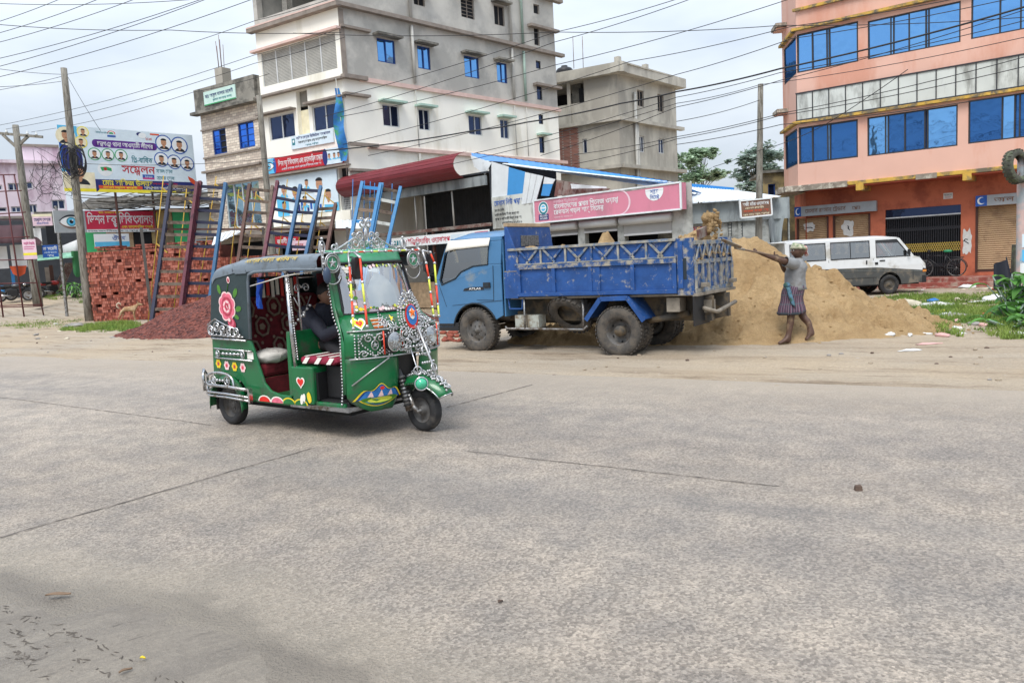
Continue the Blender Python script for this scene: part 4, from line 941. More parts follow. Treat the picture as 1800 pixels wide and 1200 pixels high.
for k in range(10): b.use(rnd.choice(['deco_blue', 'deco_lime', 'deco_yellow'])); b.disc((rnd.uniform(-.1, .1), -.197 - .012 * 0, rnd.uniform(.1, .27)), (0, -1, .06), rnd.uniform(.012, .03), 9)
b.build('spot_print', bt)
tag(MB('blue_cloth', (AF.Mx @ V((.6, -.55, 1.3)))).grid(lambda u, v: AF.Mx @ V((.565 + .10 * u * (1 - v * .8), -.57 + .03 * math.sin(u * 9 + v * 5), 1.50 - .28 * v - .03 * u)), 8, 8).build('hanging_cloth'), 'bright blue cloth hung at the rear edge of the rickshaw door', 'cloth')
# ------------------------------------------------------------------ dump truck
M('cab_blue', '43739C', .35, var=.07, scale=3, dirt=(.20, .24, .26), dscale=2.5, damt=.05, coat=.3)
M('bed_blue', '244C88', .5, var=.2, scale=5, dirt=(.33, .32, .28), dscale=11, damt=.13, bump=.25, bscale=18)
M('bed_worn', '21497F', .6, var=.2, scale=6, dirt=(.34, .31, .25), dscale=8, damt=.45, bump=.3, bscale=20)
M('rail_worn', (.30, .285, .245), .8, var=.3, scale=8, dirt=(.07, .14, .27), dscale=9, damt=.45, bump=.3, bscale=20)
M('seam', (.02, .03, .04), .8); M('visor', (.72, .68, .60), .45, var=.1); M('plastic_black', (.02, .02, .022), .5)
M('battery_grey', (.42, .44, .40), .7, var=.2, dirt=(.2, .16, .11), dscale=7, damt=.5); M('under', (.07, .064, .056), .85, var=.3, dirt=(.16, .12, .075), dscale=5, damt=.5)
M('dusty_grey', (.24, .21, .17), .9, var=.3, scale=8); M('headboard_grille', (.12, .12, .12), .8, var=.5, scale=30); M('wood_board', (.42, .31, .2), .85, var=.25, scale=6)
glass('cab_glass', (.42, .50, .50), .22)
TF = Frame((2.06, 12.11), 145.5)
truck = thing('dump_truck', TF.o, 'blue dump truck with battered dropside body, parked half loaded with sand', 'truck', TF.ang)
Y0 = .80
b = MB('cab_blue')
ac = (2.68, .36); ar = .47
arch = [(ac[0] + ar * math.cos(math.radians(t)), ac[1] + ar * math.sin(math.radians(t))) for t in range(12, 158, 8)]
win = [(2.33, 1.85), (2.36, 1.47), (2.66, 1.455), (2.92, 1.37), (3.05, 1.26), (3.36, 1.16), (3.39, 1.24), (3.22, 1.84)]
for s in (-1, 1):
    yy = s * Y0
    def pn(poly): b.prism([(x, yy - s * max(0, z - 1.25) * .055, z) for x, z in poly], (0, -s * .035, 0))
    pn([(2.10, 1.47), (2.10, .62)] + arch[::-1] + [(3.16, .42), (3.47, .42), (3.52, .95), (3.50, 1.24), (3.39, 1.24), (3.36, 1.16), (3.05, 1.26), (2.92, 1.37), (2.66, 1.455), (2.36, 1.47)])
    pn([(2.10, 1.47), (2.36, 1.47), (2.33, 1.85), (2.07, 1.85)])
    pn([(3.39, 1.24), (3.50, 1.24), (3.44, 1.36), (3.14, 1.90), (3.22, 1.84)])
    pn([(2.07, 1.85), (2.33, 1.85), (3.22, 1.84), (3.14, 1.90), (2.06, 1.92)])
b.grid(lambda u, v: V((2.06 + u * 1.06 - .03 * (2 * v - 1) ** 2, (2 * v - 1) * (Y0 - .035), 1.915 + .115 * (1 - abs(2 * v - 1) ** 5) * (1 - .5 * max(0, u - .8) / .2) - .0 * u)), 10, 20)
b.prism([(2.06, -Y0 + .03, .6), (2.06, Y0 - .03, .6), (2.06, Y0 - .06, 1.93), (2.06, -Y0 + .06, 1.93)], (.03, 0, 0))
b.prism([(3.47, -Y0 + .03, .42), (3.52, -Y0 + .03, .95), (3.50, -Y0 + .03, 1.25), (3.50, Y0 - .03, 1.25), (3.52, Y0 - .03, .95), (3.47, Y0 - .03, .42)], (-.02, 0, 0))
b.prism([(3.10, -Y0 + .05, 1.84), (3.12, -Y0 + .05, 1.93), (3.12, Y0 - .05, 1.93), (3.10, Y0 - .05, 1.84)], (.03, 0, 0))
cab = b.build('cab', truck, bevel=.018)
b = MB('seam')
dl = [(2.26, .90), (2.26, 1.42), (2.30, 1.87)]
for (x0, z0), (x1, z1) in (((2.27, .88), (2.25, 1.45)), ((2.27, .88), (2.62, .885)), ((3.28, .78), (3.42, 1.16)), ((2.10, .875), (3.15, .80))): b.bar((x0, Y0 + .001, z0), (x1, Y0 + .001, z1), .008, .004)
b.tube([(x, Y0 + .002 - max(0, z - 1.25) * .055, z) for x, z in win], .014, 5, closed=True)
b.tube([(x, Y0 - .0, z) for x, z in arch], .016, 5); b.build('panel_gaps', cab)
b = MB('plastic_black'); b.prism([(2.90, Y0 + .002, 1.045), (2.86, Y0 + .002, 1.085), (2.72, Y0 + .002, 1.105), (2.48, Y0 + .002, 1.105), (2.46, Y0 + .002, 1.055)], (0, .003, 0)); b.box((2.32, Y0, 1.085), (2.46, Y0 + .02, 1.175)); b.use('seam'); b.box((2.345, Y0 + .019, 1.10), (2.435, Y0 + .024, 1.16)); dh = b.build('door_handle', cab)
M('white_letters', (.8, .8, .8), .5); b = MB('white_letters'); b.text('ATLAS', (2.77, Y0 + .0065, 1.062), (-1, 0, 0), (0, 0, 1), .032, .25); b.build('lettering', cab)
for s in (-1, 1):
    b = MB('cab_glass'); b.add([(x, s * (Y0 - .02 - max(0, z - 1.25) * .055), z) for x, z in win], [tuple(range(len(win)))], False); b.build('side_window', cab)
b = MB('visor'); b.grid(lambda u, v: V((2.30 + .88 * u + .05 * v * (u > .9), Y0 - .035 + .055 * v, 1.905 - (.13 + .03 * u) * v - .06 * max(0, u - .85) * 4 * v)), 12, 4); b.build('rain_visor', cab, solid=.006)
b = MB('cab_glass'); b.quad((3.13, -.7, 1.86), (3.13, .7, 1.86), (3.48, .74, 1.27), (3.48, -.74, 1.27)); b.build('windscreen', cab)
b = MB('dark_cabin'); b.box((2.12, -.7, .8), (2.35, .7, 1.15)); b.box((2.14, .15, 1.15), (2.26, .6, 1.62)); b.box((2.14, -.6, 1.15), (2.26, -.15, 1.62)); b.box((3.15, -.72, .8), (3.45, .72, 1.2)); b.torus((2.98, .35, 1.28), (.7, 0, .7), .19, .015); b.build('cab_interior', cab)
b = MB('white_cloth'); b.lathe([(.005, 0), (.04, .0), (.045, .09), (.02, .14), (.016, .17), (.005, .17)], (2.88, .55, 1.22), (0, 0, 1), 12); b.build('bottle', cab)
b = MB('plastic_black'); b.tube([(3.46, Y0 - .02, 1.30), (3.55, Y0 + .08, 1.36), (3.58, Y0 + .12, 1.55), (3.44, Y0 + .02, 1.72)], .012, 6); b.box((3.55, Y0 + .06, 1.40), (3.59, Y0 + .20, 1.66)); b.build('wing_mirror', cab, bevel=.015)
b = MB('plastic_black'); b.box((3.05, -Y0, .36), (3.53, Y0, .50)); b.use('visor'); b.box((3.51, .35, .62), (3.535, .72, .78)); b.box((3.51, -.72, .62), (3.535, -.35, .78)); b.build('front_bumper', truck, bevel=.02)
b = MB('under'); b.box((-1.3, -.42, .50), (3.3, -.30, .66)); b.box((-1.3, .30, .50), (3.3, .42, .66)); b.box((2.1, -.6, .55), (3.1, .6, .72)); b.tube([(0, -.8, .38), (0, .8, .38)], .08, 10); b.ball((0, 0, .38), (.2, .18, .2)); b.tube([(2.68, -.7, .36), (2.68, .7, .36)], .05, 8); b.box((.7, -.3, .45), (1.9, .3, .75)); b.tube([(2.1, 0, .6), (0, 0, .4)], .05); b.box((-1.3, -.4, .66), (1.9, -.3, .86)); b.box((-1.3, .3, .66), (1.9, .4, .86)); b.box((1.7, -.2, .66), (1.85, .2, .88)); b.box((-.3, -.3, .6), (-.15, .3, .86)); b.tube([(-1.0, .5, .62), (-.6, .55, .55), (-.3, .5, .5)], .05); b.build('chassis', truck)
# load body
b = MB('bed_blue'); b.box((-1.22, -Y0, .92), (2.03, Y0, .985)); b.use('dusty_grey'); b.box((-1.22, -Y0 + .02, .885), (1.95, Y0 - .02, .918))
b.use('bed_blue'); b.prism([(1.94, Y0, .985), (1.94, -Y0, .985), (1.94, -.55, 2.06), (1.94, Y0 - .02, 2.06)], (.06, 0, 0)); b.prism([(1.94, Y0 - .0, 1.32), (1.94, Y0 - .0, 2.06), (1.80, Y0 - .0, 1.70), (1.74, Y0, 1.43), (1.74, Y0, 1.32)], (0, -.03, 0))
b.use('wood_board'); b.box((1.93, -.56, 2.062), (2.01, Y0 - .02, 2.12)); b.use('headboard_grille'); b.box((1.925, -.15, 1.74), (1.938, .40, 1.92))
bed = b.build('load_floor', truck, bevel=.006)
def sidegate(s):
    b = MB('bed_blue'); y = s * Y0; t = -s
    b.box((-.95, y, .93), (1.76, y + t * .02, 1.425))                                      # lower sheet
    b.use('bed_blue'); b.box((-.95, y + s * .045, .93), (1.76, y + s * .0, .985)); b.use('bed_worn'); b.box((-.95, y + s * .035, 1.36), (1.76, y, 1.425))
    b.use('bed_blue')
    for x in (-.95, -.30, .40, 1.05, 1.70): b.box((x, y + s * .038, .986), (x + .06, y + s * .001, 1.359))
    for x in (.33, .55, 1.0): b.box((x - .06, y + s * .02, .987), (x + .1, y + s * .002, 1.358)) if x == .33 else None
    b.use('bed_blue'); b.box((-.95, y - s * .012, 1.427), (1.76, y - s * .028, 1.70))      # upper sheet behind the lattice
    b.use('rail_worn'); b.box((-.95, y + s * .03, 1.665), (1.93, y - s * .035, 1.705)); b.box((-.95, y + s * .022, 1.428), (1.80, y - s * .012, 1.452))
    xs = [1.76 - 2.70 * k / 12 for k in range(13)]
    for k, x in enumerate(xs):
        b.use('rail_worn' if k % 3 else 'bed_worn')
        if k % 2 == 0: b.bar((x, y + s * .004, 1.45), (x, y + s * .004, 1.668), .034, .022, (0, 1, 0))
        if k < 12:
            x2 = xs[k + 1]
            if k % 4 in (0,): b.bar((x - .05, y + s * .005, 1.663), (x2 - .03, y + s * .005, 1.455), .034, .02, (0, 1, 0))
            elif k % 4 == 1: b.bar((x + .05, y + s * .005, 1.455), (x2 + .06, y + s * .005, 1.663), .034, .02, (0, 1, 0))
            elif k % 4 == 2: b.bar((x - .05, y + s * .005, 1.663), (x2 - .03, y + s * .005, 1.455), .034, .02, (0, 1, 0))
            else: b.bar((x + .05, y + s * .005, 1.455), (x2 + .06, y + s * .005, 1.663), .034, .02, (0, 1, 0))
    return b.build('side_gate', truck, bevel=.004)
sidegate(1); sidegate(-1)
for s in (-1, 1):
    b = MB('bed_worn'); y = s * Y0
    b.box((-1.20, y + s * .02, .90), (-.96, y - s * .04, 1.70)); b.use('bed_blue'); b.box((-1.05, y + s * .035, 1.0), (-.98, y + s * .02, 1.66)); b.use('seam'); b.box((-1.10, y + s * .0225, 1.12), (-1.05, y + s * .02, 1.42)); b.build('rear_post', truck, bevel=.008)
    b = MB('bed_blue'); b.box((1.77, y + s * .012, .74 + .16), (2.03, y - s * .03, 1.33)); b.use('dusty_grey'); b.box((1.77, y + s * .014, 1.33), (2.03, y - s * .03, 1.345)); b.build('front_post', truck, bevel=.006)
b = MB('rail_worn'); x = -1.225
for z in (.955, 1.36, 1.63): b.box((x, -Y0, z - .03), (x + .04, Y0, z + .03))
b.use('bed_worn'); b.box((x + .022, -Y0, .95), (x + .034, Y0, 1.66)); b.use('rail_worn')
for k in range(7): y = -Y0 + .03 + k * (2 * Y0 - .06) / 6; b.box((x - .01, y - .028, .985), (x + .02, y + .028, 1.33))
zz = [1.39, 1.60]
for k in range(12): y0 = -Y0 + .04 + k * .127; b.bar((x + .005, y0, zz[k % 2]), (x + .005, y0 + .125, zz[1 - k % 2]), .022, .03)
b.use('dusty_grey'); b.box((x - .03, -Y0 - .02, .88), (x + .05, Y0 + .02, .923)); b.box((x - .09, -Y0 + .1, 1.0), (x - .012, -Y0 + .25, 1.06)); b.box((x - .09, .5, 1.0), (x - .012, .65, 1.06)); b.build('tailgate', truck, bevel=.004)
# mudguard, guard rail, tool box, spare wheel, flaps
for s in (-1, 1):
    b = MB('bed_blue'); pr = [(.52, .58), (.26, .90), (-.19, .91), (-.44, .57)]
    for (x0, z0), (x1, z1) in zip(pr, pr[1:]): b.hexa([(x0, s * .38, z0), (x1, s * .38, z1), (x1, s * .86, z1), (x0, s * .86, z0), (x0, s * .38, z0 - .014), (x1, s * .38, z1 - .014), (x1, s * .86, z1 - .014), (x0, s * .86, z0 - .014)])
    for (x0, z0), (x1, z1) in zip(pr, pr[1:]): b.bar((x0, s * .865, z0 - .03), (x1, s * .865, z1 - .03), .012, .07)
    b.build('rear_mudguard', truck)
b = MB('steel'); b.tube([(2.06, .80, .44), (2.03, .80, .405), (.6, .80, .40), (.53, .80, .46)], .018, 8); b.tube([(1.68, .80, .40), (1.68, .78, .90)], .016, 6); b.tube([(.60, .80, .40), (.60, .78, .72), (.66, .7, .86)], .018, 6); b.use('bed_blue'); b.bar((2.0, .76, .90), (1.98, .76, .72), .02); b.bar((1.72, .76, .90), (1.74, .76, .72), .02); b.bar((1.98, .76, .73), (1.74, .76, .73), .02); b.build('side_guard', truck)
b = MB('battery_grey'); b.box((1.46, .50, .42), (1.92, .72, .62)); b.use('seam'); b.box((1.68, .722, .42), (1.69, .718, .62)); b.use('under'); b.box((1.44, .48, .38), (1.94, .74, .418)); b.build('battery_box', truck, bevel=.012)
b = MB('rubber'); tyre(b, (.97, .50, .645), (.10, .72, -.62), .375, .22, .215, 'rubber', 26); sp = b.build('spare_tyre', truck); b = MB('under'); b.disc((.97, .46, .67), (.10, .72, -.62), .21, 20); b.build('rim', sp)
b = MB('rubber_clean'); b.use('plastic_black'); b.box((-1.20, .22, .46), (-1.185, .84, .88)); b.box((-1.10, -.82, .46), (-1.085, -.25, .88)); b.use('dusty_grey'); b.tube([(-1.32, -.6, .70), (-1.34, .3, .62), (-1.25, .6, .70)], .03); b.box((-1.3, .25, .62), (-1.1, .45, .80)); b.box((-.95, .5, .66), (-.75, .74, .86)); b.build('mud_flap', truck)
def wheel(x, y, s, rear=False, name='wheel'):
    b = MB('rubber'); tyre(b, (x, y, .372), (0, 1, 0), .375, .20, .205, 'rubber', 40); w_ = b.build(name, truck)
    b = MB('rim_grey'); 
    if rear: b.lathe([(.004, .0), (.05, .03), (.055, -.03), (.085, -.05), (.13, -.06), (.175, -.045), (.195, .06), (.208, .075)], (x, y, .372), (0, s, 0), 28)
    else: b.lathe([(.004, .095), (.04, .09), (.045, .05), (.11, .055), (.155, .03), (.185, .025), (.195, .065), (.208, .075)], (x, y, .372), (0, s, 0), 28)
    for k in range(6): t = PI / 3 * k; b.ball((x + (.085 if not rear else .1) * math.cos(t), y + s * (.058 if not rear else -.045), .372 + (.085 if not rear else .1) * math.sin(t)), .014, 6, 4)
    b.use('black')
    for k in range(6): t = PI / 3 * k + .5; rr_ = .165; b.disc((x + rr_ * math.cos(t), y + s * (.0315 if not rear else -.035), .372 + rr_ * math.sin(t)), (0, s, 0), .016, 8, .024)
    b.build('rim', w_)
for s in (-1, 1):
    wheel(2.68, s * .70, s, name='front_wheel'); wheel(0, s * .735, s, True, 'rear_wheel'); wheel(0, s * .50, s, True, 'rear_wheel')
# the sand it carries
ld = MB('sand', TF.o); ld.smooth = True
def load_h(x, y):
    h = 1.50 + .22 * math.exp(-((x - 1.75) / .35) ** 2) + .30 * math.exp(-((x + .95) / .32) ** 2 - ((y + .1) / .7) ** 2) + .12 * math.exp(-((x + .4) / .3) ** 2) + .42 * math.exp(-((x - .62) / .13) ** 2 - ((y + .1) / .3) ** 2)
    h += .07 * fb(x, y, 3.2, 4) + .03 * fb(x, y, 11, 3); e = min(1.92 - x, x + 1.24, Y0 - .03 - abs(y)); return h - .15 * (1 - ss(0, .25, e))
ld.grid(lambda u, v: TF.Mx @ V((-1.235 + 3.165 * u, (Y0 - .03) * (2 * v - 1), load_h(-1.235 + 3.165 * u, (Y0 - .03) * (2 * v - 1)))), 110, 56)
for k in range(60):
    x, y = rnd.uniform(-1.2, -.4), rnd.uniform(-.7, .7); r_ = rnd.uniform(.02, .05); ld.ball(TF.Mx @ V((x, y, load_h(x, y) + r_ * .4)), r_, 6, 4)
tag(ld.build('sand_load'), 'tan sand heaped inside the body of the blue truck', 'sand')

# ------------------------------------------------------------------ van
M('van_white', (.66, .67, .67), .3, var=.05, dirt=(.42, .40, .36), dscale=1.5, damt=.25, coat=.4); M('van_grey', '4E4F4E', .4, .2, var=.08, dirt=(.2, .17, .13), dscale=2.5, damt=.4, coat=.2); M('van_trim', (.02, .02, .022), .5); M('van_band', '8C9494', .4)
glass('van_glass', (.50, .55, .55), .28); M('seat_grey', (.07, .075, .08), .9); M('lamp_glass', (.55, .55, .52), .12, var=.1, coat=.8); M('lamp_amber', (.6, .22, .04), .2)
vp = G(1563, 517); VF = Frame((vp.x, vp.y + .79), 0, terrain(vp.x, vp.y))
van = thing('van', VF.o, 'white over grey minibus van parked in front of the orange building', 'van', 0)
def vs_(x, z, s, o=0.): return V((x, s * (.845 - .10 * max(0, z - 1.0) + o), z))
b = MB('van_white'); HWV = .845
sill = [(-3.5, .38), (-2.78, .38)] + [(-2.42 + .37 * math.cos(t), .33 + .40 * math.sin(t)) for t in [PI * (1 - i / 10) for i in range(11)]] + [(-.40, .36)] + [(0 + .39 * math.cos(t), .33 + .42 * math.sin(t)) for t in [PI * (1 - i / 10) for i in range(11)]] + [(1.10, .36), (1.20, .42), (1.21, .68)]
for s in (-1, 1):
    def pn(poly, m_): b.use(m_); pts = [vs_(x, z, s) for x, z in poly]; b.prism(pts, (0, -s * .03, 0))
    pn(sill + [(1.12, .76), (-.45, .93), (-3.52, .97)], 'van_grey')
    pn([(-3.52, .97), (-.45, .93), (1.12, .76), (1.21, .80), (1.19, .98), (1.0, 1.20), (.80, 1.26), (-3.50, 1.26)], 'van_white')
    for x0, x1 in ((-3.50, -3.34), (-2.14, -1.97), (-.66, -.44)): pn([(x0, 1.26), (x1, 1.26), (x1, 1.82), (x0, 1.82)], 'van_white')
    pn([(.70, 1.26), (.82, 1.26), (.36, 1.87), (.26, 1.82)], 'van_white'); pn([(-3.50, 1.82), (.26, 1.82), (.36, 1.87), (.20, 1.90), (-3.45, 1.90)], 'van_white')
b.use('van_white'); b.grid(lambda u, v: V((-3.48 + 3.80 * u, (2 * v - 1) * .75, 1.895 + .095 * (1 - abs(2 * v - 1) ** 4) * min(1, u * 12 + .1) * min(1, (1 - u) * 6 + .25))), 20, 16)
b.prism([(-3.5, -.8, .4), (-3.5, .8, .4), (-3.47, .74, 1.9), (-3.47, -.74, 1.9)], (-.02, 0, 0))
b.grid(lambda u, v: V((1.20 + .05 * (1 - (2 * u - 1) ** 2) - (.20 * max(0, v - .45) / .55), (2 * u - 1) * .83, .66 + .58 * v)), 10, 6)
vb = b.build('body', van, bevel=.012)
b = MB('van_trim'); b.box((-3.55, -.84, .36), (-3.5, .84, .58)); b.prism([(1.08, -.86, .34), (1.24, -.84, .34), (1.30, -.5, .34), (1.30, .5, .34), (1.24, .84, .34), (1.08, .86, .34)], (0, 0, .26)); b.build('bumper', van, bevel=.03)
b = MB('van_trim')
for x in (-2.05, -.55, .78): b.bar(vs_(x, .45, -1, .002), vs_(x, 1.24 if x < .7 else .8, -1, .002), .012, .005, (0, 1, 0))
b.bar(vs_(-3.5, .955, -1, .004), vs_(-2.06, .945, -1, .004), .012, .045, (0, 1, 0)); b.use('van_band'); b.bar(vs_(-2.0, .90, -1, .002), vs_(1.08, .735, -1, .002), .006, .02, (0, 1, 0)); b.use('van_trim'); b.bar(vs_(-3.5, .62, -1, .002), vs_(-.45, .60, -1, .002), .006, .025, (0, 1, 0))
b.box(vs_(-.50, 1.02, -1, .0), vs_(-.40, 1.10, -1, .02)); b.box(vs_(-.80, 1.04, -1), vs_(-.76, 1.18, -1, .02)); b.box(vs_(-.34, 1.125, -1), vs_(-.16, 1.165, -1, .02)); b.bar(vs_(-3.3, .36, -1, -.01), vs_(-.4, .35, -1, -.01), .03, .05, (0, 1, 0)); b.build('trim', vb)
wins = [[(-3.34, 1.26), (-2.14, 1.26), (-2.14, 1.82), (-3.34, 1.82)], [(-1.97, 1.26), (-.66, 1.26), (-.66, 1.82), (-1.97, 1.82)], [(-.44, 1.26), (.70, 1.26), (.26, 1.82), (-.44, 1.82)]]
for s in (-1, 1):
    for wi in wins:
        b = MB('van_glass'); b.add([vs_(x, z, s, -.012) for x, z in wi], [tuple(range(len(wi)))], False); o_ = b.build('side_window', van)
        b = MB('van_trim'); b.tube([vs_(x, z, s, -.004) for x, z in wi], .022, 5, closed=True)
        if wi[0][0] == -1.97: b.bar(vs_(-1.30, 1.27, s, -.008), vs_(-1.30, 1.81, s, -.008), .02, .012, (0, 1, 0))
        if wi[0][0] == -.44: b.prism([vs_(-.44, 1.82, s, .004), vs_(-.44, 1.74, s, .02), vs_(.28, 1.72, s, .02), vs_(.26, 1.82, s, .004)], (0, -s * .01, 0))
        b.build('frame', o_)
b = MB('van_glass'); b.quad((.84, -.74, 1.26), (.84, .74, 1.26), (.36, .68, 1.88), (.36, -.68, 1.88)); b.build('windscreen', van)
b = MB('seat_grey'); 
for x in (-2.9, -2.2, -1.45, -.5): b.box((x, -.65, .6), (x + .15, .65, 1.42)); b.ball((x + .08, -.35, 1.55), (.07, .14, .13)); b.ball((x + .08, .35, 1.55), (.07, .14, .13)); b.box((x, -.65, .6), (x + .5, .65, .8))
b.box((.45, -.7, .8), (.95, .7, 1.2)); b.torus((.35, .35, 1.25), (-.8, 0, .6), .19, .015); b.build('seats', van)
b = MB('lamp_glass'); b.hexa([(1.14, -.86, .82), (1.22, -.80, .82), (1.18, -.80, 1.0), (1.02, -.845, 1.0), (1.14, -.84, .82), (1.24, -.55, .82), (1.20, -.55, 1.0), (1.02, -.8, 1.0)]); b.use('van_trim'); b.box((1.10, -.855, .775), (1.2, -.8, .82)); b.use('lamp_amber'); b.box((1.10, -.858, .70), (1.22, -.80, .775)); b.build('headlight', van)
b = MB('van_white'); b.box((-3.95, -.7, 1.90), (-3.40, .7, 1.945)); b.build('rear_spoiler', van, bevel=.015)
b = MB('van_trim'); b.tube([(.55, -.80, 1.35), (.62, -.92, 1.38)], .015); b.box((.58, -1.0, 1.3), (.62, -.86, 1.48)); b.build('wing_mirror', van, bevel=.02)
for x in (0, -2.42):
    for s in (-1, 1):
        b = MB('rubber'); tyre(b, (x, s * .73, .325), (0, 1, 0), .33, .19, .185, 'rubber_clean'); w_ = b.build('wheel', van); b = MB('under'); b.lathe([(.004, .05), (.05, .05), (.06, .03), (.12, .045), (.15, .02), (.185, .07)], (x, s * .73, .325), (0, s, 0), 20); b.build('rim', w_)
b = MB('dark_cabin'); b.box((-3.4, -.7, .3), (1.05, .7, .55)); b.build('underbody', van)
# ------------------------------------------------------------------ bicycle
M('bike_black', (.02, .02, .022), .4); M('bag_green', (.02, .22, .10), .6)
fo_ = Fac(D(1600, 480, 29), 141); bp_ = fo_.pt(fo_.sz(1681, 486, -.45)[0], 0, -.45); BF = Frame((bp_.x, bp_.y), 141, -.012)
bike = thing('bicycle', BF.o, 'black bicycle with a green saddle cover leaning by the barred gate', 'bicycle', BF.ang)
for x, nm in ((0, 'rear_wheel'), (1.08, 'front_wheel')):
    b = MB('rubber_clean'); b.torus((x, 0, .33), (0, 1, 0), .32, .018, 28, 6); w_ = b.build(nm, bike); b = MB('steel'); b.torus((x, 0, .33), (0, 1, 0), .298, .008, 28, 5)
    for k in range(14): t = 2 * PI * k / 14; b.tube([(x, .01 * (-1) ** k, .33), (x + .3 * math.cos(t), 0, .33 + .3 * math.sin(t))], .0025, 3)
    b.ball((x, 0, .33), .025); b.build('spokes', w_)
b = MB('bike_black')
for p, q in (((0, .33), (.45, .30)), ((0, .33), (.33, .80)), ((.45, .30), (.33, .80)), ((.45, .30), (.95, .72)), ((.34, .78), (.93, .80)), ((.92, .86), (.97, .66)), ((.97, .66), (1.08, .33)), ((.33, .8), (.31, .90)), ((.92, .86), (.91, .98)), ((-.25, .70), (.30, .72)), ((0, .33), (-.2, .70))): b.tube([(p[0], 0, p[1]), (q[0], 0, q[1])], .017, 6)
b.tube([(.80, -.26, .98), (.93, -.2, 1.0), (.93, .2, 1.0), (.80, .26, .98)], .013, 6); b.torus((.45, .03, .30), (0, 1, 0), .09, .008, 16, 4); b.tube([(.45, .06, .3), (.55, .06, .18)], .012); b.tube([(.45, -.06, .3), (.35, -.06, .42)], .012)
b.torus((0, 0, .33), (0, 1, 0), .36, .012, 12, 4, 0, PI); b.build('frame', bike)
b = MB('bag_green'); b.ball((.28, 0, .94), (.15, .09, .06), 12, 8); b.build('saddle', bike)
# ------------------------------------------------------------------ building materials
M('concrete', 'BDBAB2', .9, var=.10, scale=.9, dirt='A5A39D', dscale=.55, damt=.5, bump=.2, bscale=12); M('concrete_dark', '8A867D', .9, var=.14, scale=1.5, dirt='5A5852', dscale=1.2, damt=.5, bump=.2, bscale=14)
M('cement_raw', 'BCB7AB', .92, var=.14, scale=1.1, dirt='A29D93', dscale=.7, damt=.5, stretch=(1, 1, .35), bump=.25, bscale=10)
M('cream_wall', 'F4F1E6', .8, var=.04, scale=.8, dirt='E0DBCB', dscale=.6, damt=.35, stretch=(1, 1, .25)); M('pink_trim', 'D3B6AC', .8, var=.1); M('mint_trim', 'A6C2B4', .8, var=.1); M('slab_edge', '8B8178', .85, var=.2, scale=3)
M('orange_wall', 'DAAE9C', .8, var=.05, scale=.7, dirt='CF9680', dscale=.5, damt=.4, stretch=(1, 1, .3)); M('orange_shaded', 'B8684C', .85, var=.12, scale=1.2, dirt='96503C', dscale=1.1, damt=.4); M('soffit', 'A0503A', .9, var=.15)  # ground floor orange is darkened to paint in the shade under the slab
M('yellow_band', 'C9A24A', .85, var=.15, scale=3, dirt='6E6554', dscale=2.2, damt=.5); M('mould', '8A8074', .95, var=.25, scale=3, dirt='C9C2B2', dscale=4, damt=.4)
M('panel_white', 'C9CCC6', .7, var=.08, scale=1.5, dirt='8F908A', dscale=1.6, damt=.35, stretch=(1, 1, .3)); M('frame_dark', (.03, .03, .035), .5); M('frame_blue', '1D3E7C', .5); M('frame_white', 'C9CBCB', .6); M('frame_wood', '4A2E26', .6)
M('step_red', '8A4A40', .9, var=.2, scale=4, dirt='A08A7C', dscale=3, damt=.4); M('room_dark', (.012, .013, .016), .9)  # room_dark paints the shade of rooms and open windows near-black
mirror_glass('glass_blue', '7DB8F0', .85); mirror_glass('glass_blue_dark', '4F86C8', .55); mirror_glass('glass_navy', '54617F', .45); mirror_glass('glass_pale', 'A9C8D2', .7); mirror_glass('glass_royal', '4A86F2', .8)
M('pipe', 'B5B3AC', .6, var=.1); M('pipe_green', '93A79B', .6); M('tin_white', 'DDE3E6', .45, var=.05, dirt='B9BDBD', dscale=1.2, damt=.3); M('tin_blue', '2F7FC4', .45, var=.06); M('tin_red', '71242B', .5, var=.1, scale=2); M('tin_rust', '6B4A42', .7, var=.25, dirt='8A8078', dscale=3); M('sheet_white', 'D3D8DA', .6, var=.06); M('sheet_blue', '3F8CC8', .6, var=.06)
M('tarp_grey', '8F9697', .75, var=.12, scale=1.2, dirt='6E7375', dscale=1.4, damt=.45, stretch=(1.6, 1.6, .4)); M('wall_grime', 'AEB0AC', .85, var=.1, scale=1.5, dirt='80827E', dscale=1.3, damt=.5); M('shutter_steel', 'B9BABA', .5, .1, var=.08, scale=2); M('green_dado', '2C6A48', .7, var=.1); M('navy_dado', '27365E', .7)
M('shutter_tan', 'A98D6C', .6, var=.08, scale=1.5, dirt='8A7258', dscale=1.5, damt=.35); M('gate_black', (.02, .02, .024), .5); M('gate_yellow', 'A28B3E', .6); M('paper', 'C9C9C5', .85, var=.1, scale=12)
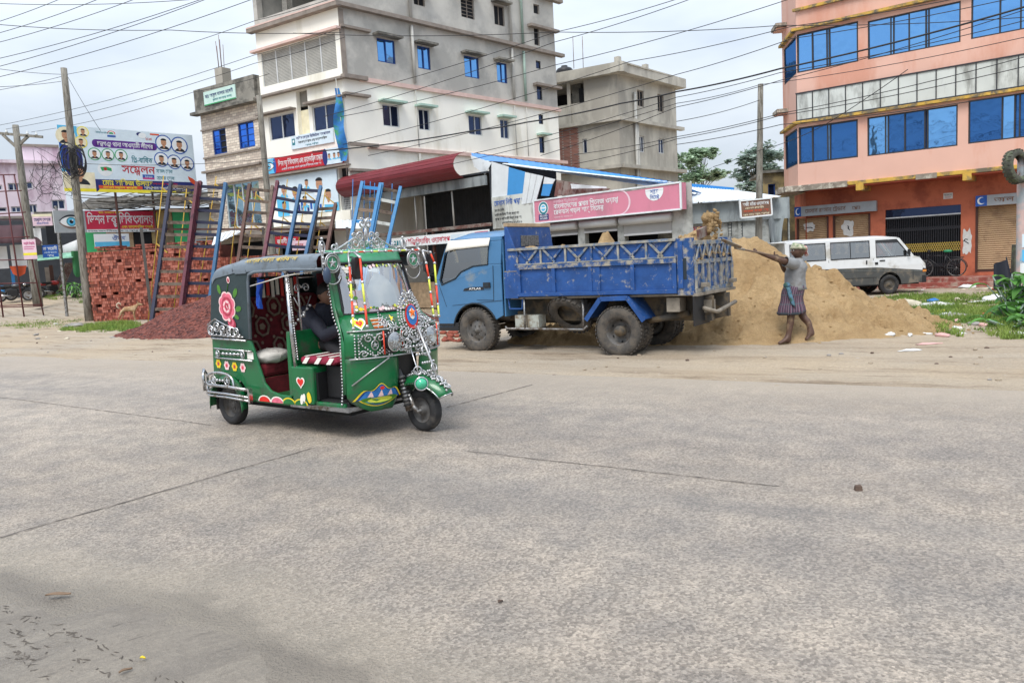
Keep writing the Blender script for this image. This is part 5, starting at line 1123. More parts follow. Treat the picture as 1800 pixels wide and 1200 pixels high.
M('white_print', 'E3E7E8', .6, var=.03); M('skin_print', 'B98A6A', .6, var=.05); M('dark_print', '20242C', .6); M('black_print', '16161A', .6); M('lip_print', '7A4A40', .6); M('red_print', 'B4202C', .6, var=.06); M('crimson_print', 'C22B48', .6, var=.05); M('navy_print', '232C6C', .6); M('blue_print', '2456A6', .6); M('cyan_print', '5BB6DE', .6, var=.08); M('pale_print', 'D0DFE8', .6, var=.06); M('purple_print', '5B2A86', .6); M('yellow_print', 'EBDD3C', .6); M('orange_print', 'D5512E', .6); M('green_print', '2E9A5E', .6); M('teal_print', '2D7A86', .6); M('magenta_print', 'C2367E', .6); M('pink_print', 'CC8094', .6, var=.06, scale=1.2, dirt='B87A8A', dscale=1.5, damt=.3, stretch=(1, 1, .3)); M('lilac_print', 'E2C4CF', .6); M('brown_print', '7A5B4B', .7, var=.12); M('mint_print', 'BFD9D0', .7, var=.06); M('grey_print', '9DA3A6', .7, var=.1); M('cream_print', 'E6DDBE', .7)
# patterned cladding of the small building, exposed brick
m, nt, b = newmat('split_tile'); L = nt.links.new
tc = N(nt, 'ShaderNodeTexCoord'); br = N(nt, 'ShaderNodeTexBrick'); mp_ = N(nt, 'ShaderNodeMapping'); mp_.inputs['Rotation'].default_value = (PI / 2, 0, 0)
vr = N(nt, 'ShaderNodeVectorRotate', rotation_type='Z_AXIS'); vr.inputs['Angle'].default_value = math.radians(-146.4); L(tc.outputs['Object'], vr.inputs['Vector']); L(vr.outputs[0], mp_.inputs['Vector']); L(mp_.outputs[0], br.inputs['Vector'])
br.inputs['Color1'].default_value = c4(hexc('E4D8C6')); br.inputs['Color2'].default_value = c4(hexc('BBAC9E')); br.inputs['Mortar'].default_value = c4(hexc('8A8078')); br.inputs['Scale'].default_value = 1; br.inputs['Brick Width'].default_value = .30; br.inputs['Row Height'].default_value = .12; br.inputs['Mortar Size'].default_value = .008
L(br.outputs['Color'], b.inputs['Base Color']); b.inputs['Roughness'].default_value = .7
def brickmat(name, ang, c1, c2, mo, w_=.25, h_=.075, ms=.012):
    m, nt, b = newmat(name); L = nt.links.new
    tc = N(nt, 'ShaderNodeTexCoord'); br = N(nt, 'ShaderNodeTexBrick'); mp_ = N(nt, 'ShaderNodeMapping'); mp_.inputs['Rotation'].default_value = (PI / 2, 0, 0)
    vr = N(nt, 'ShaderNodeVectorRotate', rotation_type='Z_AXIS'); vr.inputs['Angle'].default_value = math.radians(-ang); L(tc.outputs['Object'], vr.inputs['Vector']); L(vr.outputs[0], mp_.inputs['Vector']); L(mp_.outputs[0], br.inputs['Vector'])
    br.inputs['Color1'].default_value = c4(hexc(c1)); br.inputs['Color2'].default_value = c4(hexc(c2)); br.inputs['Mortar'].default_value = c4(hexc(mo)); br.inputs['Scale'].default_value = 1; br.inputs['Brick Width'].default_value = w_; br.inputs['Row Height'].default_value = h_; br.inputs['Mortar Size'].default_value = ms
    L(br.outputs['Color'], b.inputs['Base Color']); b.inputs['Roughness'].default_value = .9; bumpnode(nt, b, br.outputs['Fac'], -.5, .01)
brickmat('old_brick', 180 + 46, '9A5A48', '7A4436', '9A9088')

def signboard(name, label, fac, h, d=.05, bg='white_print', th=.05, frame=None, cat='sign', group=None, base=None):
    a0, a1, z0, z1 = h; right = fac.u.dot(_r) > 0
    xd = fac.u if right else -fac.u
    o0 = fac.pt(a0 if right else a1, z0, d); W, H = a1 - a0, z1 - z0
    t = thing(name, tuple(base if base else fac.pt((a0 + a1) / 2, z0, d)), label, cat, 0, group); org = t.location.copy()
    P = lambda x, y, k=0.: o0 + xd * (x * W) + V((0, 0, y * H)) + fac.n * k
    mb = MB(bg, org); mb.hexa([P(0, 0, -th), P(1, 0, -th), P(1, 0, 0), P(0, 0, 0), P(0, 1, -th), P(1, 1, -th), P(1, 1, 0), P(0, 1, 0)]); bo = mb.build('board', t)
    if frame:
        f = MB(frame, org)
        for p, q in (((0, 0), (1, 0)), ((1, 0), (1, 1)), ((1, 1), (0, 1)), ((0, 1), (0, 0))): f.bar(P(*p, .0), P(*q, .0), .045, .05, fac.n)
        f.build('frame', t)
    pr = MB(bg, org)
    class S: pass
    s = S(); s.t = t; s.P = P; s.W = W; s.H = H; s.xd = xd; s.n = fac.n; s.mb = pr; s.yd = V((0, 0, 1)); s.k = .003
    def text(body, x, y, h_, m_, w=None, align=0., k=.008): pr.use(m_); pr.text(body, P(x, y, k), xd, s.yd, h_ * H, None if w is None else w * W, align)
    def rect(x0, y0, x1, y1, m_, k=.004): pr.use(m_); pr.quad(P(x0, y0, k), P(x1, y0, k), P(x1, y1, k), P(x0, y1, k))
    def ell(x, y, rx, ry, m_, k=.005, a0=0, a1=2 * PI, n=20): pr.use(m_); pr.add([P(x + rx * math.cos(a0 + (a1 - a0) * i / n), y + ry * math.sin(a0 + (a1 - a0) * i / n), k) for i in range(n + (1 if a1 - a0 < 6 else 0))], [tuple(range(n + (1 if a1 - a0 < 6 else 0)))], False)
    def poly(pts, m_, k=.005): pr.use(m_); pr.add([P(x, y, k) for x, y in pts], [tuple(range(len(pts)))], False)
    def face(x, y, r, **kw): pr.portrait(P(x, y, .006), xd, s.yd, fac.n, r * H, **kw)
    s.text, s.rect, s.ell, s.poly, s.face = text, rect, ell, poly, face
    s.done = lambda nm='print': pr.build(nm, t) if pr.f else None
    return s
def eye(s, x, y, rx, ry):
    s.ell(x, y, rx, ry, 'white_print', .006); a = s.W / s.H
    r = ry * .95; s.ell(x, y, r / a, r, 'teal_print', .007); s.ell(x, y, r * .8 / a, r * .8, 'cyan_print', .008); s.ell(x, y, r * .4 / a, r * .4, 'black_print', .009); s.ell(x + r * .25 / a, y + r * .3, r * .16 / a, r * .16, 'white_print', .010)
    for q in (1, -1):
        s.poly([(x + rx * 1.1 * (i / 8 - 1), y + q * (ry * 1.0 * (1 - (i / 8 - 1) ** 2) + ry * .12)) for i in range(17)] + [(x + rx * 1.15 * (1 - i / 8), y + q * (ry * 1.25 * (1 - (1 - i / 8) ** 2) + ry * .22)) for i in range(17)], 'dark_print' if q > 0 else 'brown_print', .0085)
    s.poly([(x + rx * 1.3 * (i / 8 - 1), y + ry * (2.0 - .7 * (i / 8 - 1) ** 2)) for i in range(17)] + [(x + rx * 1.3 * (1 - i / 8), y + ry * (1.75 - .75 * (1 - i / 8) ** 2)) for i in range(17)], 'grey_print', .006)
z7 = lambda X, Y: (340 + X * .3918, Y * .3918)
z8 = lambda X, Y: (600 + X * .3667, Y * .3667)
# ------------------------------------------------------------------ white and grey building
CW = D(612, 262, 33); FL = Fac(CW, 146.4); FR = Fac(CW, 46)
org = V((CW.x, CW.y, -.35)); wb = thing('apartment_building', org, 'tall building with cream lower floors and raw grey upper floors, blue windows', 'building')
R8 = lambda q: FR.rect(*z8(q[0], q[1]), *z8(q[2], q[3]))
grey_w = [R8(q) for q in ((168, 180, 262, 310), (362, 218, 430, 338), (587, 265, 663, 380), (743, 297, 797, 402))]
grey_s = [R8(q) for q in ((932, 290, 957, 333), (935, 392, 965, 482))]
top_w = [R8(q) for q in ((345, -30, 402, 35), (570, -25, 640, 97), (730, 20, 785, 130), (920, 18, 950, 72), (922, 130, 952, 222))]
cream_w = [R8(q) for q in ((195, 498, 282, 613), (368, 520, 428, 628), (608, 550, 677, 652), (760, 570, 806, 668))]
cream_s = [R8(q) for q in ((945, 548, 970, 597), (948, 655, 976, 735))]
LR = 13.85; ZT = 17.5
b = MB('cream_wall', org); FR.wall(b, 0, LR, -.35, 9.38, cream_w + cream_s, .14)
b.use('concrete'); FR.wall(b, 0, LR, 9.38, ZT, grey_w + grey_s + top_w, .14); b.build('side_wall', wb)
for i, h in enumerate(grey_w): FR.window(wb, org, h, 'glass_blue', 'frame_blue', .07, 2, .05, shade='concrete_dark')
for i, h in enumerate(grey_s): FR.window(wb, org, h, 'glass_navy', 'frame_dark', .07, 1, .05)
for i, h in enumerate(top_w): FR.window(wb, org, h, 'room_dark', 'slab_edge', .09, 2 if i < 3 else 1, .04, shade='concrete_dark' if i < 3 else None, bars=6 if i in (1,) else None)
for i, h in enumerate(cream_w): FR.window(wb, org, h, 'glass_navy', 'frame_white', .07, 2, .05, shade='mint_trim')
for i, h in enumerate(cream_s): FR.window(wb, org, h, 'glass_navy', 'frame_dark', .07, 1, .05, shade='mint_trim' if i else None)
b = MB('slab_edge', org)
FR.box(b, -.25, LR + .5, 12.24, 12.40, 0, .26); FR.box(b, 12.2, LR + .5, 15.05, 15.2, 0, .30); b.use('pink_trim'); FR.box(b, .8, LR + .15, 9.34, 9.52, 0, .12); FR.box(b, 1.0, LR + .5, 6.56, 6.72, 0, .14)
b.use('slab_edge'); FR.box(b, -.1, 1.1, 9.36, 9.52, .0, .28); FR.box(b, -.1, 1.2, 8.68, 8.78, 0, .25); FR.box(b, -.1, 1.4, 6.60, 6.74, .14, .30); FR.box(b, -.1, 1.3, 5.55, 5.66, 0, .28); FR.box(b, 0, 1.5, 11.42, 11.52, 0, .2); FR.box(b, 11.9, LR + .1, 10.5, 10.62, 0, .3); FR.box(b, 11.7, LR + .1, 13.45, 13.58, 0, .3)
FR.box(b, 0, .22, 9.55, 12.15, .002, .06); b.build('cornice', wb)
b = MB('pipe', org)
for (X0, Y0_, X1, Y1_, m_) in ((320, -20, 345, 405, 'pipe'), (797, -20, 820, 480, 'pipe'), (853, -20, 876, 485, 'pipe_green')):
    a_ = FR.sz(*z8((X0 + X1) / 2, (Y0_ + Y1_) / 2))[0]; b.use(m_); b.tube([FR.pt(a_, 9.6, .12), FR.pt(a_, 12.1, .12)], .07, 8); b.tube([FR.pt(a_, 12.45, .12), FR.pt(a_, ZT, .12)], .07, 8); b.use('pipe'); b.tube([FR.pt(a_, 6.8, .1), FR.pt(a_, 9.3, .1)], .025, 6); b.use('pipe'); b.tube([FR.pt(a_, .2, .1), FR.pt(a_, 6.5, .1)], .05, 6); b.build('drain_pipe', wb); b = MB('pipe', org)
# left face
LL = 5.2
gr = (.26, 4.95, 9.82, 11.26); w1 = (3.14, 4.83, 7.40, 8.49); w2 = (.42, 1.98, 7.42, 8.51); ni = (2.2, 2.9, 7.31, 9.30); op = (.1, .66, 3.98, 5.75)
b = MB('cream_wall', org)
FL.wall(b, 0, LL, -.35, 12.2, [gr, w1, w2, ni, op, (1.2, 4.9, -.35, 3.2)], .22)
b.use('concrete'); tops = (.3, 3.0, 12.75, 15.6); tops2 = (3.3, 4.95, 12.75, 15.6); FL.wall(b, 0, LL, 12.4, ZT, [tops, tops2], .3); b.build('front_wall', wb)
b = MB('slab_edge', org); FL.box(b, -.22, LL + .25, 12.2, 12.36, 0, .30); b.use('pink_trim'); FL.box(b, -.2, LL + .25, 12.36, 12.42, 0, .31); FL.box(b, -.1, LL + .2, 11.33, 11.43, 0, .25); b.use('slab_edge'); FL.box(b, -.1, LL + .1, 9.33, 9.42, 0, .25)
FL.box(b, 2.95, LL + .1, 8.55, 8.62, 0, .35); FL.box(b, -.1, 2.15, 8.58, 8.66, 0, .35); FL.box(b, -.1, LL + .1, 5.80, 5.87, 0, .30); b.use('cream_wall'); FL.box(b, -.05, LL + .05, 3.55, 3.95, 0, .22); b.use('slab_edge'); FL.box(b, -.05, LL, 3.2, 3.35, 0, 1.3); b.build('ledge', wb)
g = MB('frame_white', org)                       # louvred balcony screen
g.use('room_dark'); FL.box(g, gr[0], gr[1], gr[2], gr[3], -.20, -.17); g.use('pipe')
for k in range(24): z = gr[2] + .03 + (gr[3] - gr[2] - .06) * k / 23; FL.box(g, gr[0], gr[1], z - .021, z + .021, -.09, -.06)
g.use('frame_white')
for k in range(6): a_ = gr[0] + (gr[1] - gr[0]) * k / 5; FL.box(g, a_ - .03, a_ + .03, gr[2], gr[3], -.055, -.03)
g.build('balcony_louvres', wb)
FL.window(wb, org, w1, 'glass_navy', 'frame_white', .08, 2, .06); FL.window(wb, org, w2, 'glass_navy', 'frame_white', .08, 2, .06)
b = MB('cream_print', org); FL.box(b, ni[0], ni[1], ni[2], 8.5, -.5, -.22); b.use('concrete_dark'); FL.box(b, ni[0], ni[1], 8.66, ni[3], -.5, -.22); b.build('niche', wb)
b = MB('room_dark', org); FL.box(b, op[0], op[1], op[2], op[3], -.3, -.2); b.use('frame_white')
for k in range(9): FL.box(b, op[0], op[1], 4.0 + .09 * k, 4.015 + .09 * k, -.05, -.035)
for k in range(8): a_ = op[0] + (op[1] - op[0]) * k / 7; FL.box(b, a_ - .007, a_ + .007, 4.0, 4.75, -.035, -.02)
b.build('grille_door', wb)
b = MB('room_dark', org)          # near-black core added to block light behind the windows, and the unseen back
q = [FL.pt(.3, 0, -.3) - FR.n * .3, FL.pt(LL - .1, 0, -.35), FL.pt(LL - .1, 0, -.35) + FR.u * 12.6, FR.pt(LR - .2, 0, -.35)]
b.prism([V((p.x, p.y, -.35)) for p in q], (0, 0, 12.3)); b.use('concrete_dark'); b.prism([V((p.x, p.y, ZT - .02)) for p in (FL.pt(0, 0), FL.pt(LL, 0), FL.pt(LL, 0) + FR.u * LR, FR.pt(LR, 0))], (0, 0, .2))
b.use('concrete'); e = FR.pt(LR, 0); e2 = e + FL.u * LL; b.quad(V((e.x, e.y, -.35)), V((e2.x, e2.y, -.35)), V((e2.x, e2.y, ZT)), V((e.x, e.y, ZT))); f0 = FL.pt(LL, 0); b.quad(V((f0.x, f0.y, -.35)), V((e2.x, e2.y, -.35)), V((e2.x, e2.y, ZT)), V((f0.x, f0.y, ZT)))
b.use('concrete'); FL.box(b, .4, LL - .2, 12.45, 12.46, -6, -.3); FL.box(b, .4, 1.0, 12.5, 16, -4.2, -3.9); FL.box(b, 1.9, LL - .2, 12.5, 16, -4.2, -3.9); b.build('walls_and_dark_core', wb)
b = MB('concrete_dark', org); FL.box(b, .1, LL, 15.6, 15.75, .0, .35); FL.box(b, 3.0, 3.3, 12.75, 15.6, -.28, .0); b.build('balcony_beam', wb)
# signs on it
s = signboard('shop_sign', 'small white clinic sign with blue lettering, on the cream wall under the windows', FL, (.75, 3.4, 6.86, 7.42), .06, 'pale_print'); s.text('লাইফ কেয়ার ডিজিটাল হাসপাতাল', .14, .68, .2, 'navy_print', .8); s.text('ডক্টরস্ চেম্বার এন্ড ডায়াগনস্টিক', .18, .38, .16, 'black_print', .68); s.text('চন্দ্রগঞ্জ, লক্ষ্মীপুর', .35, .1, .12, 'teal_print', .3); s.rect(.03, .3, .1, .8, 'teal_print'); s.ell(.065, .6, .02, .12, 'white_print', .006); s.done()
s = signboard('shop_sign', 'long red eye hospital sign with an eye at its left end, on the cream building', FL, (.08, 5.12, 5.92, 6.58), .30, 'red_print', .08); s.text('ভিশন চক্ষু চিকিৎসালয় এবং ডায়াগনস্টিক সেন্টার', .21, .40, .34, 'white_print', .56); s.text('এখানে চোখের সকল প্রকার চিকিৎসা করা হয়', .25, .12, .13, 'pale_print', .5); s.rect(0, 0, .16, 1, 'cyan_print'); s.ell(.16, .5, .02, .5, 'blue_print', .0055); eye(s, .085, .5, .06, .2); s.rect(.8, 0, 1, 1, 'pale_print'); s.ell(.8, .5, .03, .52, 'navy_print', .0055)
for x in (.85, .91, .96): s.face(x, .5, .28, bg=None, cloth='cyan_print')
s.done()
s = signboard('poster_screen', 'big pale blue poster with doctors in white coats covering the upstairs shop front', FL, (.70, 4.6, 4.0, 5.74), .10, 'pale_print', .05); s.rect(0, .0, .2, .45, 'cyan_print'); s.rect(.78, 0, 1, .2, 'cyan_print')
for x, y, r in ((.13, .66, .22), (.32, .55, .26), (.52, .75, .16), (.72, .66, .3), (.85, .38, .26), (.12, .25, .2), (.47, .32, .2)): s.face(x, y, r, bg=None, cloth='white_print' if x > .6 else 'cyan_print')
s.rect(.42, .5, .62, .56, 'grey_print', .009)
for k in range(9): s.rect(.3 + .05 * k, .02 + .04 * (k % 3), .335 + .05 * k, .2 + .05 * (k % 4), ['cyan_print', 'navy_print', 'blue_print'][k % 3], .0045)
s.done()
M('flag_blue', '2F74B4', .7, var=.2, scale=6, dirt='3F8A5A', dscale=3, damt=.35)
fp = FL.sz(597, 160)[0]; base = FL.pt(.25, 5.9, .5); t = thing('banner_flag', tuple(base), 'narrow blue and green vertical banner hanging at the corner of the cream building', 'banner')
b = MB('flag_blue', base); p0 = D(592, 155, base.y); p1 = D(603, 283, base.y)
b.grid(lambda u, v: p0 + (p1 - p0) * v + V((1, .3, 0)) * ((u - .5) * (.08 + .34 * math.sin(PI * min(1, v * .75 + .08))) + .05 * math.sin(v * 9)) + V((0, .06 * math.sin(v * 14 + u * 3), 0)), 6, 30); b.build('cloth', t); b = MB('pipe', base); b.tube([p0 + V((-.02, .05, .4)), p1 + V((.1, .1, -.6))], .015, 5); b.build('pole', t)
# ------------------------------------------------------------------ small tiled building next to it
org = FL.pt(7.6, -.35); org = V((org.x, org.y, -.35)); sb_ = thing('small_building', org, 'narrow tiled building with two bright blue windows and a bare concrete parapet', 'building')
A0, A1 = 5.62, 9.86; v1 = (8.06, 9.07, 7.30, 8.47); v2 = (5.99, 7.12, 7.35, 8.51); bg_ = (6.0, 8.5, 3.75, 5.82)
b = MB('split_tile', org); FL.wall(b, A0, A1, -.35, 9.32, [v1, v2, bg_, (5.9, 9.6, -.35, 3.0)], .14, -.1); b.build('front_wall', sb_)
b = MB('concrete_dark', org); FL.box(b, A0 - .08, A1 + .15, 9.40, 10.48, -7, .05); FL.box(b, A0 - .25, A1 + .25, 9.26, 9.395, -.1, .30); FL.box(b, 5.24, A0 - .003, -.35, 10.4, -6.5, -.12); b.build('parapet', sb_)
b = MB('slab_edge', org)
for z in (8.55, 7.22): FL.box(b, A0, A1, z - .04, z + .04, -.1, -.02)
b.use('slab_edge'); FL.box(b, A0, A1 + .1, 6.50, 6.60, -.1, .08); FL.box(b, A0, A1, 5.86, 5.92, -.1, 0.02); FL.box(b, A0, A1, 3.3, 3.45, -.1, 1.0); b.build('string_course', sb_)
FL.window(sb_, org, v1, ['room_dark', 'glass_royal'], 'frame_blue', .16, 2, .06, bars=4); FL.window(sb_, org, v2, 'glass_royal', 'frame_blue', .16, 2, .06, bars=4); FL.window(sb_, org, bg_, 'glass_pale', 'frame_white', .16, 4, .04)
b = MB('room_dark', org); FL.box(b, A0 + .1, A1 - .05, -.35, 9.3, -6.5, -.35); b.use('concrete_dark'); FL.box(b, A1 - .05, A1, -.35, 9.3, -6.5, -.11); b.build('walls_and_dark_core', sb_)
cs = FL.sz(*z7(104, 330))[0]; b = MB('cement_raw', org); FL.box(b, cs - .27, cs + .27, 10.48, 11.25, -.6, -.1); b.use('tin_rust')
for k in range(5): a_ = cs - .2 + .1 * k; b.tube([FL.pt(a_, 11.2, -.3 + .06 * (k % 2)), FL.pt(a_ + .03 * (k - 2), 12.3 + .25 * (k % 3), -.3 + .06 * (k % 2))], .014, 5)
b.build('column_stub', sb_)
s = signboard('shop_sign', 'pale green sign with blue lettering on the bare parapet of the tiled building', FL, (6.83, 9.2, 9.62, 10.25), .09, 'mint_print'); s.text('ডাঃ আবুল কালাম মার্কেট', .05, .52, .26, 'navy_print', .88); s.text('পুরাতন বাস স্ট্যান্ড সংলগ্ন', .28, .22, .15, 'teal_print', .6); s.rect(0, 0, 1, .07, 'green_print'); s.done()
s = signboard('shop_sign', 'small red sign half hidden behind the ladders on the ground floor shops', FL, (2.1, 3.6, 2.55, 3.05), 1.25, 'red_print'); s.text('জননী স্টোর', .1, .35, .4, 'white_print', .8); s.done()
# ------------------------------------------------------------------ raw cement building behind
KB = D(1087, 190, 46); FKL = Fac(KB, 150); FKR = Fac(KB, 48)
org = V((KB.x, KB.y, -.4)); kb = thing('cement_building', org, 'unplastered grey cement building with open balcony and black roof tank', 'building')
K8 = lambda f, q: f.rect(*z8(q[0], q[1]), *z8(q[2], q[3]))
kw = [K8(FKR, q) for q in ((1418, 430, 1452, 515), (1515, 450, 1547, 540), (1427, 650, 1455, 732), (1520, 663, 1550, 738))]
KR = FKR.sz(1188, 180)[0]; zr = FKL.sz(*z8(1330, 350))[1]; z2 = FKL.sz(*z8(1330, 572))[1]; z1 = FKL.sz(*z8(1330, 800))[1]
bal = K8(FKL, (1010, 385, 1165, 490)); sw = K8(FKL, (1155, 668, 1180, 735)); bk = K8(FKL, (1030, 605, 1145, 830))
b = MB('cement_raw', org); FKR.wall(b, 0, KR, -.4, zr, kw, .2); FKL.wall(b, 0, 9, -.4, zr, [(bal[0], 9, bal[2], bal[3]), sw, (bk[0], 9, bk[2], bk[3])], .6); b.build('wall', kb)
b = MB('old_brick', org); FKL.box(b, bk[0], 9, bk[2], bk[3], -.1, -.02); b.build('brick_panel', kb)
for h in kw: FKR.window(kb, org, h, 'glass_navy' if h[3] < z2 else 'room_dark', 'frame_white' if h[3] < z2 else 'slab_edge', .1, 2, .06)
FKL.window(kb, org, sw, 'glass_navy', 'frame_white', .1, 1, .06)
b = MB('cement_raw', org)
for f, a1 in ((FKR, KR + .5), (FKL, 9.5)):
    f.box(b, -.6, a1, zr - .05, zr + .50, -.1, .5); f.box(b, -.2, a1, z2 - .08, z2 + .12, 0, .3); f.box(b, -.2, a1, z1 - .08, z1 + .12, 0, .4)
c_ = [FKL.pt(-.5, zr + .45, .48), FKL.pt(9.5, zr + .45, .48), FKL.pt(9.5, zr + .45, -4), FKR.pt(KR + .5, zr + .45, -3), FKR.pt(KR + .5, zr + .45, .48)]; b.prism(c_, (0, 0, .08)); b.prism([p - V((0, 0, .51)) for p in c_], (0, 0, .06))
for a_ in (.2, 3.2): FKR.box(b, a_, a_ + .3, zr + .55, zr + 1.0, -.3, .0)
FKL.box(b, 3.0, 3.2, z2, zr, 0, .12); b.build('roof_slab', kb)
b = MB('room_dark', org); FKL.box(b, 3.2, 9, bal[2] - .6, zr, -3.2, -3.0); b.use('concrete_dark'); FKL.box(b, 2.6, 3.2, bal[2] - .6, zr, -3.2, -.6); b.use('room_dark'); q = [FKL.pt(.3, -.4, -.3) - FKR.n * .3, FKL.pt(2.6, -.4, -.3), FKL.pt(2.6, -.4, -.3) + FKR.u * (KR - .5), FKR.pt(KR - .2, -.4, -.3)]
b.prism(q, (0, 0, zr)); b.use('concrete_dark'); FKL.box(b, 2.5, 9, -.4, z2 + .2, -3.4, -.7); b.build('walls_and_dark_core', kb)
a_ = FKR.sz(*z8(1408, 600))[0]; b = MB('pipe', org)
for da in (-.1, .12): b.tube([FKR.pt(a_ + da, -.4, .12), FKR.pt(a_ + da, zr - .9 - (.0 if da < 0 else 1.6), .12)], .09 if da < 0 else .06, 8); b.build('drain_pipe', kb); b = MB('pipe', org)
tp = D(992, 118, 50); t = thing('water_tank', (tp.x, tp.y, zr + .5), 'black plastic water tank on the roof of the cement building', 'water tank'); b = MB('plastic_black'); b.lathe([(.0, 0), (.52, 0), (.55, .05), (.53, .2), (.56, .3), (.53, .4), (.56, .5), (.53, .6), (.56, .7), (.45, .85), (.2, .95), (.2, 1.02), (0, 1.02)], (0, 0, 0), (0, 0, 1), 20); b.build('barrel', t)
b = MB('cement_raw', org); FKL.box(b, 4.2, 7.5, zr + .3, zr + .52, -5.2, -3.0); b.build('tank_platform', kb)
b = MB('tin_rust', org)
for X in (1115, 1160): p = D(*z8(X, 330), KB.y + 2); b.tube([p, p + V((.02, 0, 1.9))], .02, 5)
b.build('reinforcing_bars', kb)
# ------------------------------------------------------------------ orange building
z9 = lambda X, Y: (1340 + X * .2556, Y * .2556)
za = lambda X, Y: (1340 + X * .2556, 230 + Y * .2556)
OB = D(1600, 480, 29); FO = Fac(OB, 141); g0 = -.35
org = V((OB.x, OB.y, g0)); ob = thing('office_building', org, 'salmon orange building with long bands of blue mirror windows', 'building')
OE, OW = 4.12, -9.5
A = (1.80, 4.10, 8.26, 9.75); B = (-1.60, 1.46, 8.26, 9.66); Cw = (-6.2, -1.92, 8.28, 9.66); A2 = (1.83, 4.08, 4.69, 6.13); B2 = (-1.53, 1.49, 4.68, 6.13); C2 = (-5.5, -1.86, 4.70, 6.20)
D3 = (-9.2, -6.6, 8.28, 9.66); D2 = (-9.2, -5.9, 4.7, 6.2); F4 = 10.6
b = MB('orange_wall', org); FO.wall(b, OW, OE, 3.80, 14.5, [A, B, Cw, A2, B2, C2, D3, D2, (-9, 3.9, 11.6, 13.2)], .12)
FS = Fac(FO.pt(OE, 0), 82); SL = 2.6
sA = (.05, 2.3, 8.26, 9.75); sA2 = (.05, 2.3, 4.7, 6.13)
FS.wall(b, 0, SL, 3.80, 14.5, [sA, sA2], .10); b.build('upper_wall', ob)
W3 = ['glass_blue', 'glass_blue']
FO.window(ob, org, A, ['glass_blue', 'glass_blue', 'glass_blue'], 'frame_dark', .06, splits=[.46, .50, .74], fw=.06); FO.window(ob, org, B, 'glass_blue', 'frame_dark', .06, splits=[.33, .36, .54, .71, .74], fw=.05); FO.window(ob, org, Cw, 'glass_blue', 'frame_dark', .06, splits=[.30, .34, .62, .66, .8], fw=.05)
FO.window(ob, org, A2, ['glass_blue_dark', 'glass_blue', 'glass_blue_dark'], 'frame_dark', .06, splits=[.46, .50, .76], fw=.06); FO.window(ob, org, B2, ['glass_blue', 'glass_blue_dark', 'glass_blue_dark', 'glass_blue_dark', 'glass_blue'], 'frame_dark', .06, splits=[.32, .35, .57, .76, .79], fw=.05); FO.window(ob, org, C2, ['glass_blue_dark', 'glass_blue_dark', 'glass_blue_dark', 'glass_blue'], 'frame_dark', .06, splits=[.45, .58, .62, .72], fw=.05)
FO.window(ob, org, D3, 'glass_blue', 'frame_dark', .06, 3); FO.window(ob, org, D2, 'glass_blue_dark', 'frame_dark', .06, 3); FO.window(ob, org, (-9, 3.9, 11.6, 13.2), 'glass_blue', 'frame_dark', .06, 8)
FS.window(ob, org, sA, 'glass_blue_dark', 'frame_dark', .05, 1); FS.window(ob, org, sA2, 'glass_blue_dark', 'frame_dark', .05, 1)
b = MB('yellow_band', org)
for z in (9.86, 6.26): FO.box(b, OW, OE + .12, z, z + .10, 0, .22); FS.box(b, -.05, 2.5, z, z + .10, .0, .18)
FO.box(b, OW, OE + .1, 10.62, 10.72, 0, .12)
b.use('mould')
for z in (10.55, 7.05): FS.box(b, 1.6, 2.6, z, z + .14, 0, .45)
b.use('orange_wall')
for z in (10.25, 6.78): b.prism([FS.pt(1.65, z + .25, .0), FS.pt(2.55, z + .25, 0), FS.pt(2.55, z + .25, .4), FS.pt(1.65, z + .25, .4)], (0, 0, .004))
b.build('cornice', ob)
b = MB('panel_white', org); FO.box(b, OW, 4.10, 6.42, 7.42, .03, .10); b.use('frame_dark'); FO.box(b, OW, 4.14, 7.42, 7.47, .02, .13); FO.box(b, OW, 4.14, 6.37, 6.42, .02, .13)
for k in range(22): a_ = 4.10 - .62 * k; FO.box(b, a_ - .017, a_ + .017, 6.42, 7.42, .10, .125)
b.build('blank_sign_band', ob)
# projecting slab, ground floor set back
PRJ = .0; SB = 1.0
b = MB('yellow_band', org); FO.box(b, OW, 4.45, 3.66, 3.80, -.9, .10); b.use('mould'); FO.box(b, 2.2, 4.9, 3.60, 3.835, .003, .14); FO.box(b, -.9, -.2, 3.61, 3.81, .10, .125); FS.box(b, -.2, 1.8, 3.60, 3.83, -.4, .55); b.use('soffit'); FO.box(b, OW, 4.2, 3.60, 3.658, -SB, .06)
b.use('yellow_band')
for a_ in (1.75, -1.85, -5.4): FO.box(b, a_ - .14, a_ + .14, 3.42, 3.66, -SB, .12)
b.build('floor_slab', ob, bevel=.01)
dS = -SB
sz = lambda q: FO.rect(*za(q[0], q[1]), *za(q[2], q[3]), dS)
sh1 = sz((235, 560, 460, 1000)); sh2 = sz((485, 555, 745, 1000)); gt = sz((845, 545, 1362, 1000)); sh3 = sz((1468, 512, 1790, 965))
zb = -.02; sh1 = (sh1[0], sh1[1], zb, 2.55); sh2 = (sh2[0], sh2[1], zb, 2.55); gt = (gt[0], gt[1], zb, gt[3]); sh3 = (sh3[0] - .6, sh3[1], zb + .12, sh3[3]); 
b = MB('orange_shaded', org); FO.wall(b, OW, 4.15, g0, 3.6, [sh1, sh2, gt, sh3], .2, dS); FSg = Fac(FO.pt(4.15, 0, dS), 82); FSg.wall(b, 0, 2, g0, 3.6, [], .1); b.build('ground_floor_wall', ob)
